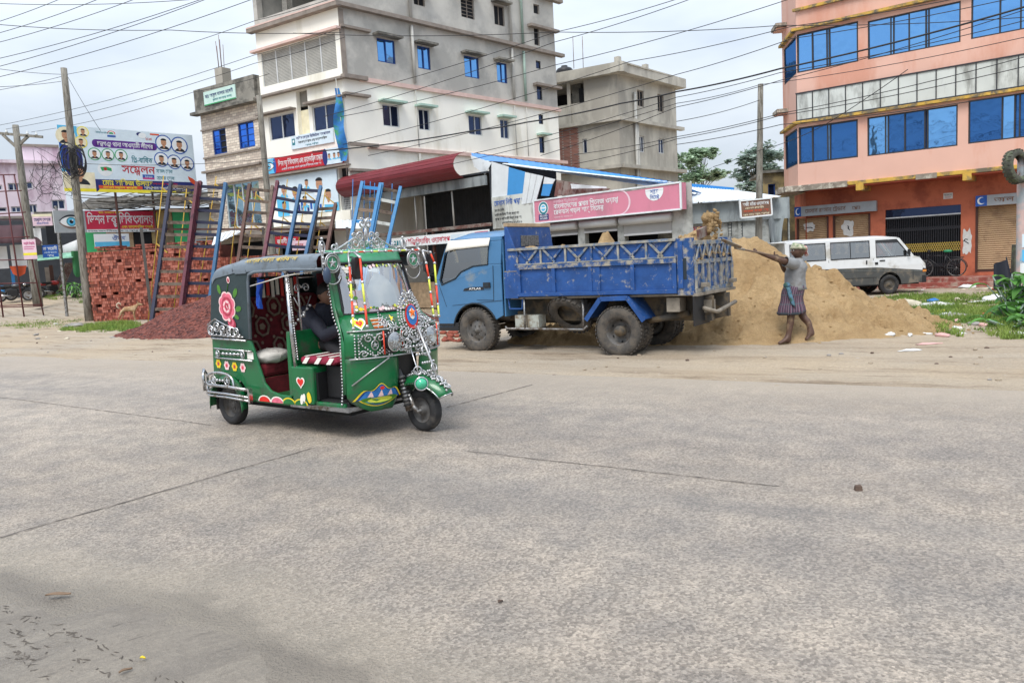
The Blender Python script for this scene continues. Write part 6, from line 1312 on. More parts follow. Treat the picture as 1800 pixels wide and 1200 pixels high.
def shutter(h, nm, m_='shutter_tan'):
    b = MB(m_, org); a0, a1, z0, z1 = h; n = int((z1 - z0) / .075)
    for k in range(n): z = z0 + (z1 - z0) * k / n; zz = z0 + (z1 - z0) * (k + 1) / n; b.quad(FO.pt(a0, z, dS - .10), FO.pt(a1, z, dS - .10), FO.pt(a1, (z + zz) / 2, dS - .075), FO.pt(a0, (z + zz) / 2, dS - .075)); b.quad(FO.pt(a0, (z + zz) / 2, dS - .075), FO.pt(a1, (z + zz) / 2, dS - .075), FO.pt(a1, zz, dS - .10), FO.pt(a0, zz, dS - .10))
    b.use('frame_wood'); FO.box(b, a0, a0 + .07, z0, z1, dS - .12, dS + .02); FO.box(b, a1 - .07, a1, z0, z1, dS - .12, dS + .02); FO.box(b, a0 + .07, a1 - .07, z0, z0 + .09, dS - .07, dS - .02); return b.build(nm, ob)
for h in (sh1, sh2, sh3): shutter(h, 'roller_shutter')
b = MB('gate_black', org); a0, a1, z0, z1 = gt
zt = z1 - .35; FO.box(b, a0, a1, zt - .04, zt, dS - .1, dS - .04); b.use('frame_white'); FO.box(b, a0, a1, zt + .0, zt + .045, dS - .1, dS - .035); b.use('glass_navy'); FO.box(b, a0, a1, zt + .045, z1, dS - .12, dS - .10); b.use('gate_black')
n = 34
for k in range(n + 1): a_ = a0 + (a1 - a0) * k / n; FO.box(b, a_ - .014, a_ + .014, z0, zt - .04, dS - .09, dS - .06)
for row, m_ in ((.95, 'gate_yellow'), (1.12, 'gate_yellow'), (1.75, 'gate_black'), (.35, 'gate_black')):
    b.use(m_)
    for k in range(n): p = [FO.pt(a0 + (a1 - a0) * (k + t) / n, z0 + row + dz, dS - .05) for t, dz in ((0, 0), (1, .17), (0, .17), (1, 0))]; b.bar(p[0], p[1], .022, .01, FO.n); b.bar(p[2], p[3], .022, .012, FO.n)
b.build('collapsible_gate', ob)
b = MB('room_dark', org); FO.box(b, OW, 4.0, g0, 3.58, -6, dS - .35); FO.box(b, OW, OE - .1, 3.82, 14.4, -7, -.25); b.use('orange_wall'); FO.box(b, OW, OE, 14.5, 14.7, -8, .2); b.build('walls_and_dark_core', ob)
b = MB('step_red', org); FO.box(b, OW, 4.3, g0 - .1, -.02, dS - .3, .35); FO.box(b, OW, 4.3, g0 - .1, -.17, .35, .7); FO.box(b, OW, 4.3, g0 - .1, -.30, .7, 1.05); b.build('front_step', ob, bevel=.012)
s = signboard('shop_sign', 'faded grey and red sign over the two closed shutters behind the van', FO, (1.37, 4.55, 2.62, 3.02), -SB + .22, 'grey_print', .18)
s.rect(0, 0, .085, 1, 'blue_print'); s.ell(.045, .5, .03, .35, 'white_print', .006); s.ell(.052, .52, .024, .28, 'blue_print', .007); s.text('মেসার্স রহমান ট্রেডার্স', .14, .3, .42, 'brown_print', .5); s.text('প্রোঃ', .72, .3, .35, 'brown_print', .1); s.done()
s = signboard('shop_sign', 'faded grey sign with a blue corner over the shutter behind the tyre pole', FO, (-5.6, -2.0, 2.50, 2.88), -SB + .22, 'grey_print', .18)
s.rect(0, 0, .1, 1, 'blue_print'); s.ell(.05, .5, .035, .35, 'white_print', .006); s.ell(.06, .52, .028, .28, 'blue_print', .007); s.text('আল মদিনা স্টোর', .16, .28, .45, 'brown_print', .6); s.done()
s = signboard('notice', 'small white printed notice on the orange wall above the gate', FO, FO.rect(*za(1245, 430), *za(1310, 465), dS), dS + .006, 'paper', .004, cat='notice'); s.text('ভাড়া দেওয়া হবে', .08, .55, .25, 'black_print', .8); s.text('০১৭১২', .2, .18, .22, 'red_print', .6); s.done()
def torn(label, q, seed):
    r_ = random.Random(seed); h = FO.rect(*za(q[0], q[1]), *za(q[2], q[3]), dS); a0, a1, z0, z1 = h; base = FO.pt((a0 + a1) / 2, z0, dS + .0)
    t = MB('paper', base); pts = []
    for i in range(22): e = 2 * PI * i / 22; k = r_.uniform(.7, 1.05); pts.append(FO.pt((a0 + a1) / 2 + (a1 - a0) / 2 * k * max(-1, min(1, 1.3 * math.cos(e))), (z0 + z1) / 2 + (z1 - z0) / 2 * k * max(-1, min(1, 1.3 * math.sin(e))), dS + (.004 if q[0] > 1000 else -.068)))
    t.add(pts, [tuple(range(22))], False); t.use('dark_print'); c = FO.pt((a0 + a1) / 2, (z0 + z1) / 2, dS + (.008 if q[0] > 1000 else -.064))
    for k in range(3): t.bar(c + FO.u * r_.uniform(-.15, .15) + V((0, 0, r_.uniform(-.1, .1))), c + FO.u * r_.uniform(-.15, .15) + V((0, 0, r_.uniform(-.1, .1))), .03, .003, FO.n)
    tag(t.build('torn_poster'), label, 'poster')
torn('torn white poster on the left shutter behind the van', (278, 632, 362, 692), 1); torn('torn white poster with a dark mark on the middle shutter', (540, 616, 630, 722), 2); torn('weathered white poster on the orange pillar right of the gate', (1375, 668, 1440, 850), 3); torn('small poster on the orange pillar left of the gate', (765, 690, 815, 740), 4)
# ------------------------------------------------------------------ tin shop row behind the truck
SP = D(1209, 371, 22); FSh = Fac(SP, 134.8)
org = FSh.pt(8, 0); org = V((org.x, org.y, -.3)); shp = thing('tin_shop', org, 'long tin roofed shop with curved dark red awning and blue white roof', 'shop')
b = MB('tin_red', org)
def awn(u, v):
    s_ = 16.45 - 7.6 * u; t = v * PI * .93; k = .012 * math.sin(s_ * 2 * PI / .16) ** 2
    return FSh.pt(s_, 5.02 + .40 * math.cos(t) * 1.0 - .12 * v, .28 + (.62 + k) * math.sin(t) + .05 * v)
b.grid(awn, 300, 14)
for k in range(9): t_ = k / 9; b.tube([awn(i / 20, t_ + .06) + FSh.n * .006 for i in range(21)], .008, 4)
b.build('awning', shp, solid=.01)
b = MB('tarp_grey', org); FSh.box(b, 8.1, 15.6, 4.18, 4.52, .05, .15); b.use('tin_rust'); FSh.box(b, 8.0, 16.2, 2.74, 2.86, -.05, .08); b.use('frame_wood'); a_ = FSh.sz(765, 430)[0]; FSh.box(b, a_ - .05, a_ + .05, -.3, 2.75, .0, .1); b.build('front_beam', shp)
b = MB('pipe', org)
for x in (731, 797): a_ = FSh.sz(x, 370)[0]; b.tube([FSh.pt(a_, 2.86, .0), FSh.pt(a_ + .02, 4.2, .0)], .035, 8)
b.build('post', shp)
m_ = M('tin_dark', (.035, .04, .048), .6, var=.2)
b = MB('tin_dark', org)
for k in range(90): s0 = 8.1 + 7.9 * k / 90; b.quad(FSh.pt(s0, -.3, -3.5), FSh.pt(s0 + .088, -.3, -3.5 + .03 * (k % 2)), FSh.pt(s0 + .088, 4.9, -3.5 + .03 * (k % 2)), FSh.pt(s0, 4.9, -3.5))
FSh.box(b, 16.2, 16.3, -.3, 4.9, -3.5, .0); FSh.box(b, 7.95, 8.05, -.3, 5.0, -3.5, -.02); FSh.box(b, 8.05, 16.2, 4.6, 4.66, -3.5, .1); b.build('back_wall', shp)
b = MB('wood_board', org); FSh.box(b, 9, 15, -.3, .75, -1.4, -.9); b.use('tin_dark'); FSh.box(b, 13.5, 15.2, 1.1, 1.2, -3.3, -2.6); b.build('counter', shp)
# side wall pieces between the awning and the pink sign
b = MB('sheet_white', org); e = lambda X, Y: FSh.sz(*z8(X, Y))
def sheet(mb, m, quad, d=.03, th=.02, corr=0):
    P_ = [e(*q) for q in quad]; mb.use(m); n = corr or 1
    for k in range(n):
        t0, t1 = k / n, (k + 1) / n; L_ = lambda a, c, t: (a[0] + (c[0] - a[0]) * t, a[1] + (c[1] - a[1]) * t)
        A_, B_, C_, D_ = L_(P_[0], P_[1], t0), L_(P_[0], P_[1], t1), L_(P_[3], P_[2], t1), L_(P_[3], P_[2], t0); dd = d + (.02 * (k % 2) if corr else 0)
        mb.hexa([FSh.pt(*q, dd - th) for q in (A_, B_, C_, D_)] + [FSh.pt(*q, dd) for q in (A_, B_, C_, D_)])
sheet(b, 'sheet_white', ((722, 775), (805, 800), (805, 962), (724, 962)), .03); sheet(b, 'sheet_blue', ((807, 802), (886, 825), (868, 966), (798, 966)), .05); sheet(b, 'sheet_white', ((888, 826), (975, 845), (940, 970), (870, 980)), .07, corr=6); sheet(b, 'sheet_white', ((978, 848), (1030, 860), (1018, 882), (972, 882)), .05); sheet(b, 'sheet_blue', ((972, 883), (1018, 883), (1000, 940), (962, 938)), .05)
sheet(b, 'tin_rust', ((1032, 862), (1290, 905), (1280, 912), (1020, 942)), .0, corr=14); sheet(b, 'tin_white', ((1110, 882), (1280, 896), (1282, 903), (1115, 905)), .12)
sheet(b, 'tin_white', ((620, 745), (722, 780), (690, 838), (640, 800)), .02); b.build('gable_sheet', shp)
# roof: white slope under a blue ridge strip
bA = D(*z8(622, 733), 28.6); bB = D(*z8(1560, 868), 27.5); wA = D(*z8(835, 800), 27.9); wB = D(*z8(1300, 905), 24.2); wC = D(*z8(1640, 880), 24.)
b = MB('tin_blue', org); dn = V((0, 0, -.26))
def strip(mb, p, q, p2, q2, n, amp=.03):
    for k in range(n):
        t0, t1 = k / n, (k + 1) / n; o_ = V((0, 0, amp * (k % 2))); mb.quad(p.lerp(q, t0), p.lerp(q, t1) + o_, p2.lerp(q2, t1) + o_, p2.lerp(q2, t0))
strip(b, bA, bB, bA + V((.05, -.12, -.24)), bB + V((.05, -.12, -.12)), 60, .012); strip(b, bA, bB, bA + V((2, 3, -.3)), bB + V((2, 3, -.3)), 60)
b.use('tin_white'); strip(b, bA + V((.05, -.10, -.26)), bB + V((.05, -.10, -.13)), wA, wC, 70, .03); b.build('roof', shp)
# rolled shutters and openings under the pink sign
b = MB('wall_grime', org); ops = [FSh.rect(940 + X0 * .1556, 310 + Y0 * .1556, 940 + X1 * .1556, 520) for X0, Y0, X1 in ((140, 560, 520), (560, 540, 965), (1008, 500, 1575))]
ops = [(o_[0], o_[1], -.3, 2.52) for o_ in ops]; FSh.wall(b, -.15, 7.95, -.3, 3.4, ops, .2); b.use('green_dado')
for a0, a1 in ((ops[1][1], ops[0][0]), (ops[2][1], ops[1][0]), (-.14, ops[2][0])): FSh.box(b, a0 + .002, a1 - .002, -.3, 1.62, .003, .012)
b.build('front_wall', shp)
for o_, dz in zip(ops, (.20, .18, .36)):
    c = MB('shutter_steel', org); n = 12
    c.tube([FSh.pt(o_[0] - .05, 2.48, .10), FSh.pt(o_[1] + .05, 2.48, .10)], .13, 10); z1 = 2.45; z0 = z1 - dz
    for k in range(n): za_, zb_ = z0 + (z1 - z0) * k / n, z0 + (z1 - z0) * (k + 1) / n; c.quad(FSh.pt(o_[0], za_, .0), FSh.pt(o_[1], za_, .0), FSh.pt(o_[1], zb_, .025), FSh.pt(o_[0], zb_, .025)); c.quad(FSh.pt(o_[0], zb_, .0), FSh.pt(o_[1], zb_, .0), FSh.pt(o_[1], zb_, .025), FSh.pt(o_[0], zb_, .025))
    FSh.box(c, o_[0], o_[1], z0 - .06, z0, -.01, .03); c.build('roller_shutter', shp)
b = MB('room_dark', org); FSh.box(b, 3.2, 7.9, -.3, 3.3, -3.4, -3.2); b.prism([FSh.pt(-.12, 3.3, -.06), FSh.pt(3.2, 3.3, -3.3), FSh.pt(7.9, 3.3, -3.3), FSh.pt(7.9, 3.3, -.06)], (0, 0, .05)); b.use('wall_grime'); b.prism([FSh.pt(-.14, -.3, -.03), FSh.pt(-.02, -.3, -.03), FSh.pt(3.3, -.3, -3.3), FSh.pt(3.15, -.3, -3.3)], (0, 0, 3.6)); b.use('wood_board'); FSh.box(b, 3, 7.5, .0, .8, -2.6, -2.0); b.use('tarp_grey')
for k in range(7): FSh.box(b, 3.1 + .6 * k, 3.6 + .6 * k, .8, 1.1 + .25 * (k % 3), -2.6, -2.1)
b.build('shop_inside', shp)
s = signboard('shop_sign', 'long faded pink cement dealer sign with a blue round badge at its left end', FSh, (.0, 5.62, 2.66, 3.40), .34, 'pink_print', .28, 'tin_white')
s.poly([(.60, 1), (1, 1), (1, .96), (.655, .90), (.62, .96)], 'panel_white', .004)
s.text('অনুসন্ধিৎসু ইঞ্জিনিয়ারদের', .155, .77, .12, 'lilac_print', .18); s.text('বাংলাদেশের প্রথম গিনেজ ওয়ার্ল্ড', .155, .54, .20, 'white_print', .46); s.text('রেকর্ডস গড়ল শাহ্ সিমেন্ট', .155, .29, .20, 'white_print', .36); s.text('আমাদের গর্ব, আমাদের দেশ', .155, .13, .07, 'lilac_print', .14)
a_ = s.H / s.W
s.rect(.035, .10, .112, .36, 'navy_print', .006); s.text('RECORD', .044, .245, .085, 'white_print', .06, 0, .009); s.text('HOLDER', .044, .13, .085, 'white_print', .06, 0, .009); s.ell(.0735, .62, .30 * a_, .30, 'white_print', .005); s.ell(.0735, .62, .27 * a_, .27, 'teal_print', .006); s.ell(.0735, .62, .18 * a_, .18, 'white_print', .007); s.ell(.0735, .62, .13 * a_, .13, 'cyan_print', .008); s.rect(.05, .60, .097, .66, 'white_print', .009)
s.mb.use('lilac_print'); arc = [(.62 + .075 * math.cos(t), .5 + .5 * math.sin(t)) for t in [-PI / 2 + PI * i / 24 for i in range(25)]]
s.poly(arc + [(.62 + .063 * math.cos(t), .5 + .46 * math.sin(t)) for t in [PI / 2 - PI * i / 24 for i in range(25)]], 'lilac_print', .007)
s.ell(.845, .82, .055, .40, 'white_print', .005, PI, 2 * PI); s.rect(.79, .80, .90, .88, 'white_print', .005); s.text('শাহ্', .845, .66, .20, 'blue_print', .05, .5, .009); s.text('সিমেন্ট', .845, .49, .14, 'blue_print', .055, .5, .009); s.done()
h = FSh.rect(868, 352, 949, 394); s = signboard('shop_sign', 'pale trader sign with blue heading between the dark shop and the pink sign', FSh, (5.75, 7.92, 2.62, 3.72), .06, 'panel_white', .04)
s.text('মেসার্স নিউ পদ্মা ট্রেডার্স', .06, .72, .16, 'blue_print', .86)
for k, (x, wd, tt) in enumerate(((.06, .22, 'প্রোঃ মোঃ সেলিম'), (.06, .55, 'এখানে রড সিমেন্ট ইট বালু পাওয়া যায়'), (.06, .6, 'খুচরা ও পাইকারী বিক্রয় করা হয়'), (.22, .45, 'মোবাইলঃ ০১৭১১'))): s.text(tt, x, .54 - .14 * k, .075, 'dark_print', wd)
s.done()
q0, q1 = FSh.sz(684, 413, .3), FSh.sz(856, 405, .3)
s = signboard('shop_sign', 'narrow white band with red lettering across the dark open shop, left of the truck cab', FSh, (q1[0], q0[0], 2.24, 2.62), .20, 'white_print', .03)
s.text('মা ইঞ্জিনিয়ারিং ওয়ার্কসপ', .13, .22, .5, 'crimson_print', .50); s.rect(.64, .35, .78, .8, 'pale_print'); s.rect(.87, .62, .99, .86, 'crimson_print'); s.rect(.80, .3, .83, .7, 'blue_print')
for x in (.03, .06, .09): s.rect(x, .2, x + .02, .7, 'teal_print')
s.done()
# ------------------------------------------------------------------ grey-walled shed with white roof
FR2 = Fac(D(1195, 400, 28.5), -14); org = FR2.pt(2, 0); org = V((org.x, org.y, -.35)); sd2 = thing('tin_shed', org, 'low shed with white tin roof and grey tarpaulin wall beside the orange building', 'shed')
R_ = lambda x, y: FR2.sz(x, y)
aE = R_(1388, 380)[0]; zE = R_(1290, 352)[1]; zM = R_(1250, 388)[1]
dr = (R_(1353, 400)[0], R_(1386, 400)[0], -.35, zM + .05)
b = MB('wall_grime', org); FR2.wall(b, -1.5, aE, -.35, zM, [dr], .3, -.05); b.use('navy_dado'); FR2.box(b, -1.2, dr[0] - 1.6, -.35, .55, -.045, -.03); b.use('green_dado'); FR2.box(b, -1.2, dr[0] - 1.6, .56, .75, -.046, -.032)
b.use('wall_grime')
for x in (1200, 1262, 1300, 1336): a_ = R_(x, 400)[0]; FR2.box(b, a_ - .05, a_ + .05, -.34, zM, -.05, -.0)
b.build('wall', sd2)
b = MB('tarp_grey', org); b.grid(lambda u, v: FR2.pt(-1.5 + (aE + 1.5) * u, zM - .08 + (zE - zM + .06) * v, .02 + .05 * noise.noise(V((u * 22, v * 2, 1))) + .06 * (1 - v)), 60, 8); b.build('tarpaulin', sd2)
b = MB('tin_white', org); p0, p1 = FR2.pt(-2.5, zE, .35), FR2.pt(aE - .3, zE - .02, .35); r0, r1 = D(1150, 322, 33.5), D(1290, 335, 32.5); strip(b, p0, p1, r0, r1, 60, .03); b.use('tin_blue'); b.bar(r0, r1, .3, .22); b.build('roof', sd2)
b = MB('room_dark', org); FR2.box(b, -1.4, aE, -.35, zM, -3, -2.6); b.use('tarp_grey'); a_ = dr[0]; b.grid(lambda u, v: FR2.pt(a_ - .05 + (.55 - .35 * v) * u + .25 * v * v, zM - 1.5 * v, .05 + .06 * math.sin(u * 9)), 8, 8); b.build('door_curtain', sd2)
b = MB('dark_print', org)        # ladders and strokes drawn on the wall
for x in (1283, 1302):
    a_, z_ = R_(x, 402)
    for dx in (-.06, .06): FR2.box(b, a_ + dx - .012, a_ + dx + .012, z_ - .28, z_ + .22, -.049, -.044)
    for k in range(4): FR2.box(b, a_ - .06, a_ + .06, z_ - .2 + .11 * k, z_ - .185 + .11 * k, -.049, -.0435)
b.use('crimson_print'); b.text('নতুন', FR2.pt(R_(1200, 407)[0], R_(1200, 407)[1], -.044), FR2.u, (0, 0, 1), .16, .7); b.build('wall_drawing', sd2)
# yellow washed house behind the pole
FY = Fac(D(1360, 330, 37), -10); org = FY.pt(0, 0); t = thing('ochre_house', (org.x, org.y, -.4), 'small weathered ochre house between the pole and the orange building', 'house'); org = t.location.copy()
M('ochre', 'A99468', .9, var=.15, scale=1.2, dirt='6F6450', dscale=1.2, damt=.5); h = FY.rect(1350, 324, 1363, 345); zt_ = FY.sz(1355, 304)[1]
b = MB('ochre', org); FY.wall(b, FY.sz(1341, 320)[0], 4, -.4, zt_, [h], .2); b.use('concrete_dark'); FY.box(b, FY.sz(1341, 320)[0] - .1, 4, zt_, zt_ + .12, -4, .15); b.build('wall', t); FY.window(t, org, h, 'glass_navy', 'frame_blue', .1, 1)
# ------------------------------------------------------------------ poles
M('pole_wood', '87837A', .9, var=.16, scale=3, dirt='5F5A50', dscale=5, damt=.45, stretch=(3, 3, .4), bump=.3, bscale=20); M('pole_paint', 'C2A8A2', .85, var=.15, scale=4, dirt='9AA2A6', dscale=3, damt=.5); M('wire_black', (.018, .018, .02), .6)
def pole(label, base, top, r0, r1, mat='pole_wood', arm=None, n=10, name='utility_pole'):
    t = thing(name, tuple(base), label, 'pole'); b = MB(mat, base); k = 8
    b.tube([base.lerp(top, i / k) - V((0, 0, .3 if i == 0 else 0)) for i in range(k + 1)], [r0 + (r1 - r0) * i / k for i in range(k + 1)], n); b.build('shaft', t)
    if arm:
        b = MB(mat, base)
        for p, q in arm: b.bar(p, q, .10, .12)
        b.build('crossarm', t); b = MB('white_print', base)
        p, q = arm[0]
        for e_ in (.12, .4, .75, .9): b.lathe([(.0, 0), (.05, .0), (.06, .06), (.03, .09), (.05, .12), (0, .16)], p.lerp(q, e_) + V((0, 0, .07)), (0, 0, 1), 8)
        b.build('insulator', t)
    return t
gP1 = G(158, 565); pole('tall leaning pole with coiled black cables, standing at the left end of the brick stack', gP1, D(112, 120, gP1.y), .20, .125)
gP0 = D(66, 528, 38); tp0 = D(27, 220, gP0.y); pole('pole with a wooden crossarm and tangled wires in front of the pink house', gP0, tp0, .23, .14, arm=[(D(-30, 232, gP0.y), D(75, 241, gP0.y)), (D(5, 237, gP0.y), D(28, 258, gP0.y)), (D(50, 239, gP0.y), D(30, 258, gP0.y))])
b2 = D(1331, 470, 25.5); b2.z = terrain(b2.x, b2.y); pole('grey pole carrying a brown painted sign between the shed and the orange building', b2, D(1337, 148, 25.5), .125, .085)
b4 = D(479, 440, 31); b4.z = -.3; pole('grey pole standing in the gap between the tiled and the cream building', b4, D(455, 168, 31), .15, .10)
b3 = D(1797, 520, 17.5); b3.z = terrain(b3.x, b3.y); pole('short pink and white painted post with peeling paper and an old tyre on top', b3, D(1797, 268, 17.5), .135, .10, 'pole_paint', name='painted_post')
tyc = D(1787, 293, 17.3); tt = thing('old_tyre', tuple(tyc), 'mossy old tyre hung over the top of the pink painted post', 'tyre'); M('moss_rubber', '4A4A42', .9, var=.2, scale=8, dirt='5F6650', dscale=6, damt=.4); b = MB('moss_rubber'); tyre(b, (0, 0, 0), (.42, -.9, .12), .37, .20, .23, 'moss_rubber', 24); b.build('casing', tt)
fpp = Fac((b3.x, b3.y), 2); t = MB('pale_print', b3 + V((0, 0, 0)))
for z, m_, w_ in ((1.55, 'pale_print', .2), (1.2, 'cyan_print', .16), (.95, 'white_print', .2)): t.use(m_); t.grid(lambda u, v: b3 + V((.128 * math.sin((u - .6) * 2.0), -.142 * math.cos((u - .6) * 2.0), z + .3 * v - .1)), 8, 1)
tag(t.build('peeling_paper'), 'pale torn papers pasted round the pink post under the old tyre', 'poster')
# brown sign on the pole
pb = D(1326, 366, 25.2); Fb = Fac(pb, 18); t = signboard('hanging_sign', 'tilted brown sign with white Bengali lettering fixed to the grey pole', Fb, (-.60, .58, pb.z - .27, pb.z + .27), .12, 'brown_print', .03, 'white_print')
t.text('হাজী মটর ওয়ার্কসপ', .08, .66, .2, 'white_print', .84); t.text('এখানে সকল প্রকার গাড়ীর', .15, .48, .1, 'cream_print', .6); t.text('কাজ করা হয়', .1, .3, .11, 'orange_print', .8); t.text('প্রোঃ মোঃ হারুন, চন্দ্রগঞ্জ', .08, .1, .1, 'cream_print', .84); t.done(); t.t.rotation_euler = (0, math.radians(-3), 0)
# ------------------------------------------------------------------ overhead wires
def wire(px, r=.011, label='thin black overhead wire strung across the grey sky', group='overhead wires', cat='cable', sag=.012):
    pts = [D(x, y, d) for x, y, d in px]; out = []
    for p, q in zip(pts, pts[1:]):
        n = 10; ln = (q - p).length
        for i in range(n): e_ = i / n; out.append(p.lerp(q, e_) - V((0, 0, 4 * e_ * (1 - e_) * sag * ln)))
    out.append(pts[-1]); b = MB('wire_black', pts[0]); b.tube(out, r, 5); return tag(b.build('overhead_wire'), label, cat, group)
k3 = lambda *a: [(x / 3, y / 3, d) for x, y, d in a]; k4 = lambda *a: [(520 + x * .489, y * .489, d) for x, y, d in a]
Wl = [k3((-60, 18, 26), (1000, 0, 24)), k3((-60, 132, 26), (320, -5, 26)), k3((-60, 190, 26), (560, -20, 24)), k3((-60, 238, 26), (760, -22, 24)), k3((-60, 322, 25), (1050, 2, 23), (1200, -40, 23)), k3((-60, 366, 25), (1090, -4, 23)), k3((-60, 420, 25), (1340, -6, 22)), k3((355, 393, gP1.y), (1340, 112, 26), (1900, -60, 24)), k3((-60, 485, 32), (330, 403, gP1.y)), k3((-60, 356, 30), (322, 393, gP1.y)), k3((-60, 460, 30), (322, 430, gP1.y)), k3((-40, 668, 36), (1340, 292, 28), (1820, 140, 26)), k3((30, 682, gP0.y), (1340, 336, 28), (1820, 196, 26)), k3((165, 697, gP0.y), (1022, 486, 30), (1420, 390, 28)), k3((-60, 126, 23), (900, 160, 22), (1800, 172, 22)), k3((360, 410, gP1.y), (530, 690, 30.5)), k3((420, 862, 29.5), (1000, 866, 29), (1420, 835, 29), (1810, 780, 29))]
Wr = [k4((150, 350, 24), (930, 117, 22), (1400, -12, 20)), k4((100, 420, 24), (930, 152, 22), (1440, -10, 20)), k4((160, 420, 24), (930, 235, 22), (1780, -4, 19)), k4((170, 520, 24), (1200, 222, 22), (1780, 96, 19), (2640, -60, 17)), k4((260, 560, 24), (1370, 268, 21), (1780, 140, 19), (2640, -20, 17)), k4((-10, 120, 22), (930, 116, 21), (1745, 92, 20), (2660, 60, 18)), k4((880, 560, 24), (1370, 385, 22), (1740, 290, 20), (2640, 30, 17)), k4((640, 552, 24), (1370, 350, 22), (1740, 262, 20), (2640, 70, 17)), k4((560, 590, 25), (1370, 372, 23), (1668, 305, 25.4), (2640, 130, 19)), k4((1000, 556, 24), (1370, 492, 22), (1745, 408, 20), (2640, 200, 17)), k4((1000, 590, 24), (1370, 500, 22), (1745, 415, 20), (2640, 235, 17)), k4((1368, 437, 22), (1668, 360, 25.4)), k4((1368, 520, 22), (1745, 448, 20), (2640, 330, 17)), k4((1500, 600, 25), (1668, 540, 25.4), (1900, 450, 20), (2200, 250, 18))]
for q in Wl + Wr: wire(q, .0095)
wire(k4((60, 545, 28), (640, 470, 25), (830, 440, 24), (1170, 372, 23), (1370, 330, 22), (1740, 248, 20), (2640, 20, 17)), .022, 'thick twisted black cable running above the tin shop towards the orange building', 'main cable')
# coils and tangles
t = thing('cable_coil', tuple(D(128, 285, gP1.y - .25)), 'big loops of black cable hung on the leaning pole', 'cable'); b = MB('wire_black'); r_ = random.Random(3)
for k in range(15): c = V((r_.uniform(-.32, .30), r_.uniform(-.1, .1), r_.uniform(-.15, .15))); b.torus(c, (r_.uniform(-.5, .5), -1, r_.uniform(-.2, .2)), r_.uniform(.22, .42), r_.uniform(.012, .02), 22, 5, R2=r_.uniform(.42, .72))
b.build('loops', t)
t = thing('cable_tangle', tuple(D(95, 320, 31)), 'loose tangle of thin wires left of the leaning pole', 'cable'); b = MB('wire_black')
for k in range(22):
    p = D(r_.uniform(50, 118), r_.uniform(262, 335), 31); q = D(r_.uniform(75, 130), r_.uniform(280, 350), 31); n = 12; a_ = V((r_.uniform(-.9, .9), r_.uniform(-.3, .3), r_.uniform(-.9, .2)))
    b.tube([p.lerp(q, i / n) + a_ * math.sin(PI * i / n) + V((.1 * math.sin(i), 0, .1 * math.cos(i * 1.3))) - t.location for i in range(n + 1)], .008, 4)
b.build('loops', t)
# ------------------------------------------------------------------ billboards on the left
FB = Fac(D(108, 280, 35), 46)
zT, zB = FB.sz(220, 229)[1], FB.sz(230, 339)[1]; aL, aR_ = FB.sz(106, 280)[0], FB.sz(342, 290)[0]
s = signboard('billboard', 'large pale political billboard with round portraits and red Bengali heading above the brick stack', FB, (min(aL, aR_), max(aL, aR_), zB, zT), .05, 'pale_print', .06, cat='billboard', base=FB.pt((aL + aR_) / 2, -.3, -.1))
s.rect(.0, .0, .13, 1, 'cyan_print', .003); s.rect(.0, .35, .1, .8, 'blue_print', .0045); s.ell(.08, .5, .07, .3, 'navy_print', .005); s.rect(.0, .02, .22, .3, 'cream_print', .0048); s.face(.05, .84, .14, bg='cream_print'); s.face(.17, .92, .075, bg='cream_print', ring='yellow_print'); s.face(.15, .76, .08, bg='cream_print', ring='yellow_print'); s.face(.115, .28, .2, bg=None)
s.rect(.25, .70, .68, .82, 'purple_print', .005); s.ell(.25, .76, .025, .06, 'purple_print', .005); s.ell(.68, .76, .025, .06, 'purple_print', .005); s.text('চন্দ্রগঞ্জ থানা আওয়ামী লীগের', .262, .725, .07, 'white_print', .41, 0, .009)
s.text('বিসমিল্লাহির রাহমানির রাহিম', .26, .92, .025, 'teal_print', .1); s.ell(.37, .92, .03, .05, 'orange_print', .005, 0, PI); s.ell(.37, .92, .023, .04, 'white_print', .006, 0, PI); s.ell(.37, .92, .016, .028, 'green_print', .007, 0, PI); s.rect(.34, .87, .40, .90, 'blue_print', .005)
s.ell(.6, .93, .03, .045, 'white_print', .006); s.ell(.58, .95, .025, .03, 'navy_print', .005); s.text('২০২৩', .62, .86, .05, 'red_print', .05); s.rect(.66, .95, .73, .975, 'orange_print', .005)
for x in (.235, .33, .425): s.face(x, .59, .085, bg='white_print', ring='green_print')
for x, y, r in ((.76, .83, .12), (.885, .81, .125), (.73, .56, .105), (.83, .53, .105), (.935, .51, .105)): s.face(x, y, r, bg='white_print', ring='blue_print')
s.text('ত্রি-বার্ষিক', .50, .49, .085, 'teal_print', .16); s.text('সম্মেলন', .42, .315, .13, 'red_print', .25); s.rect(.57, .235, .66, .30, 'blue_print', .005); s.rect(.57, .225, .66, .25, 'magenta_print', .006); s.text('২০২৩', .585, .25, .035, 'white_print', .06, 0, .009); s.text('সফল হোক', .68, .335, .065, 'teal_print', .13); s.text('সার্থক হোক', .68, .225, .06, 'teal_print', .14)
s.ell(.30, .36, .055, .11, 'white_print', .005); s.poly([(.265, .39), (.31, .40), (.345, .38), (.345, .33), (.31, .345), (.275, .33)], 'green_print', .007); s.ell(.30, .365, .012, .025, 'red_print', .008)
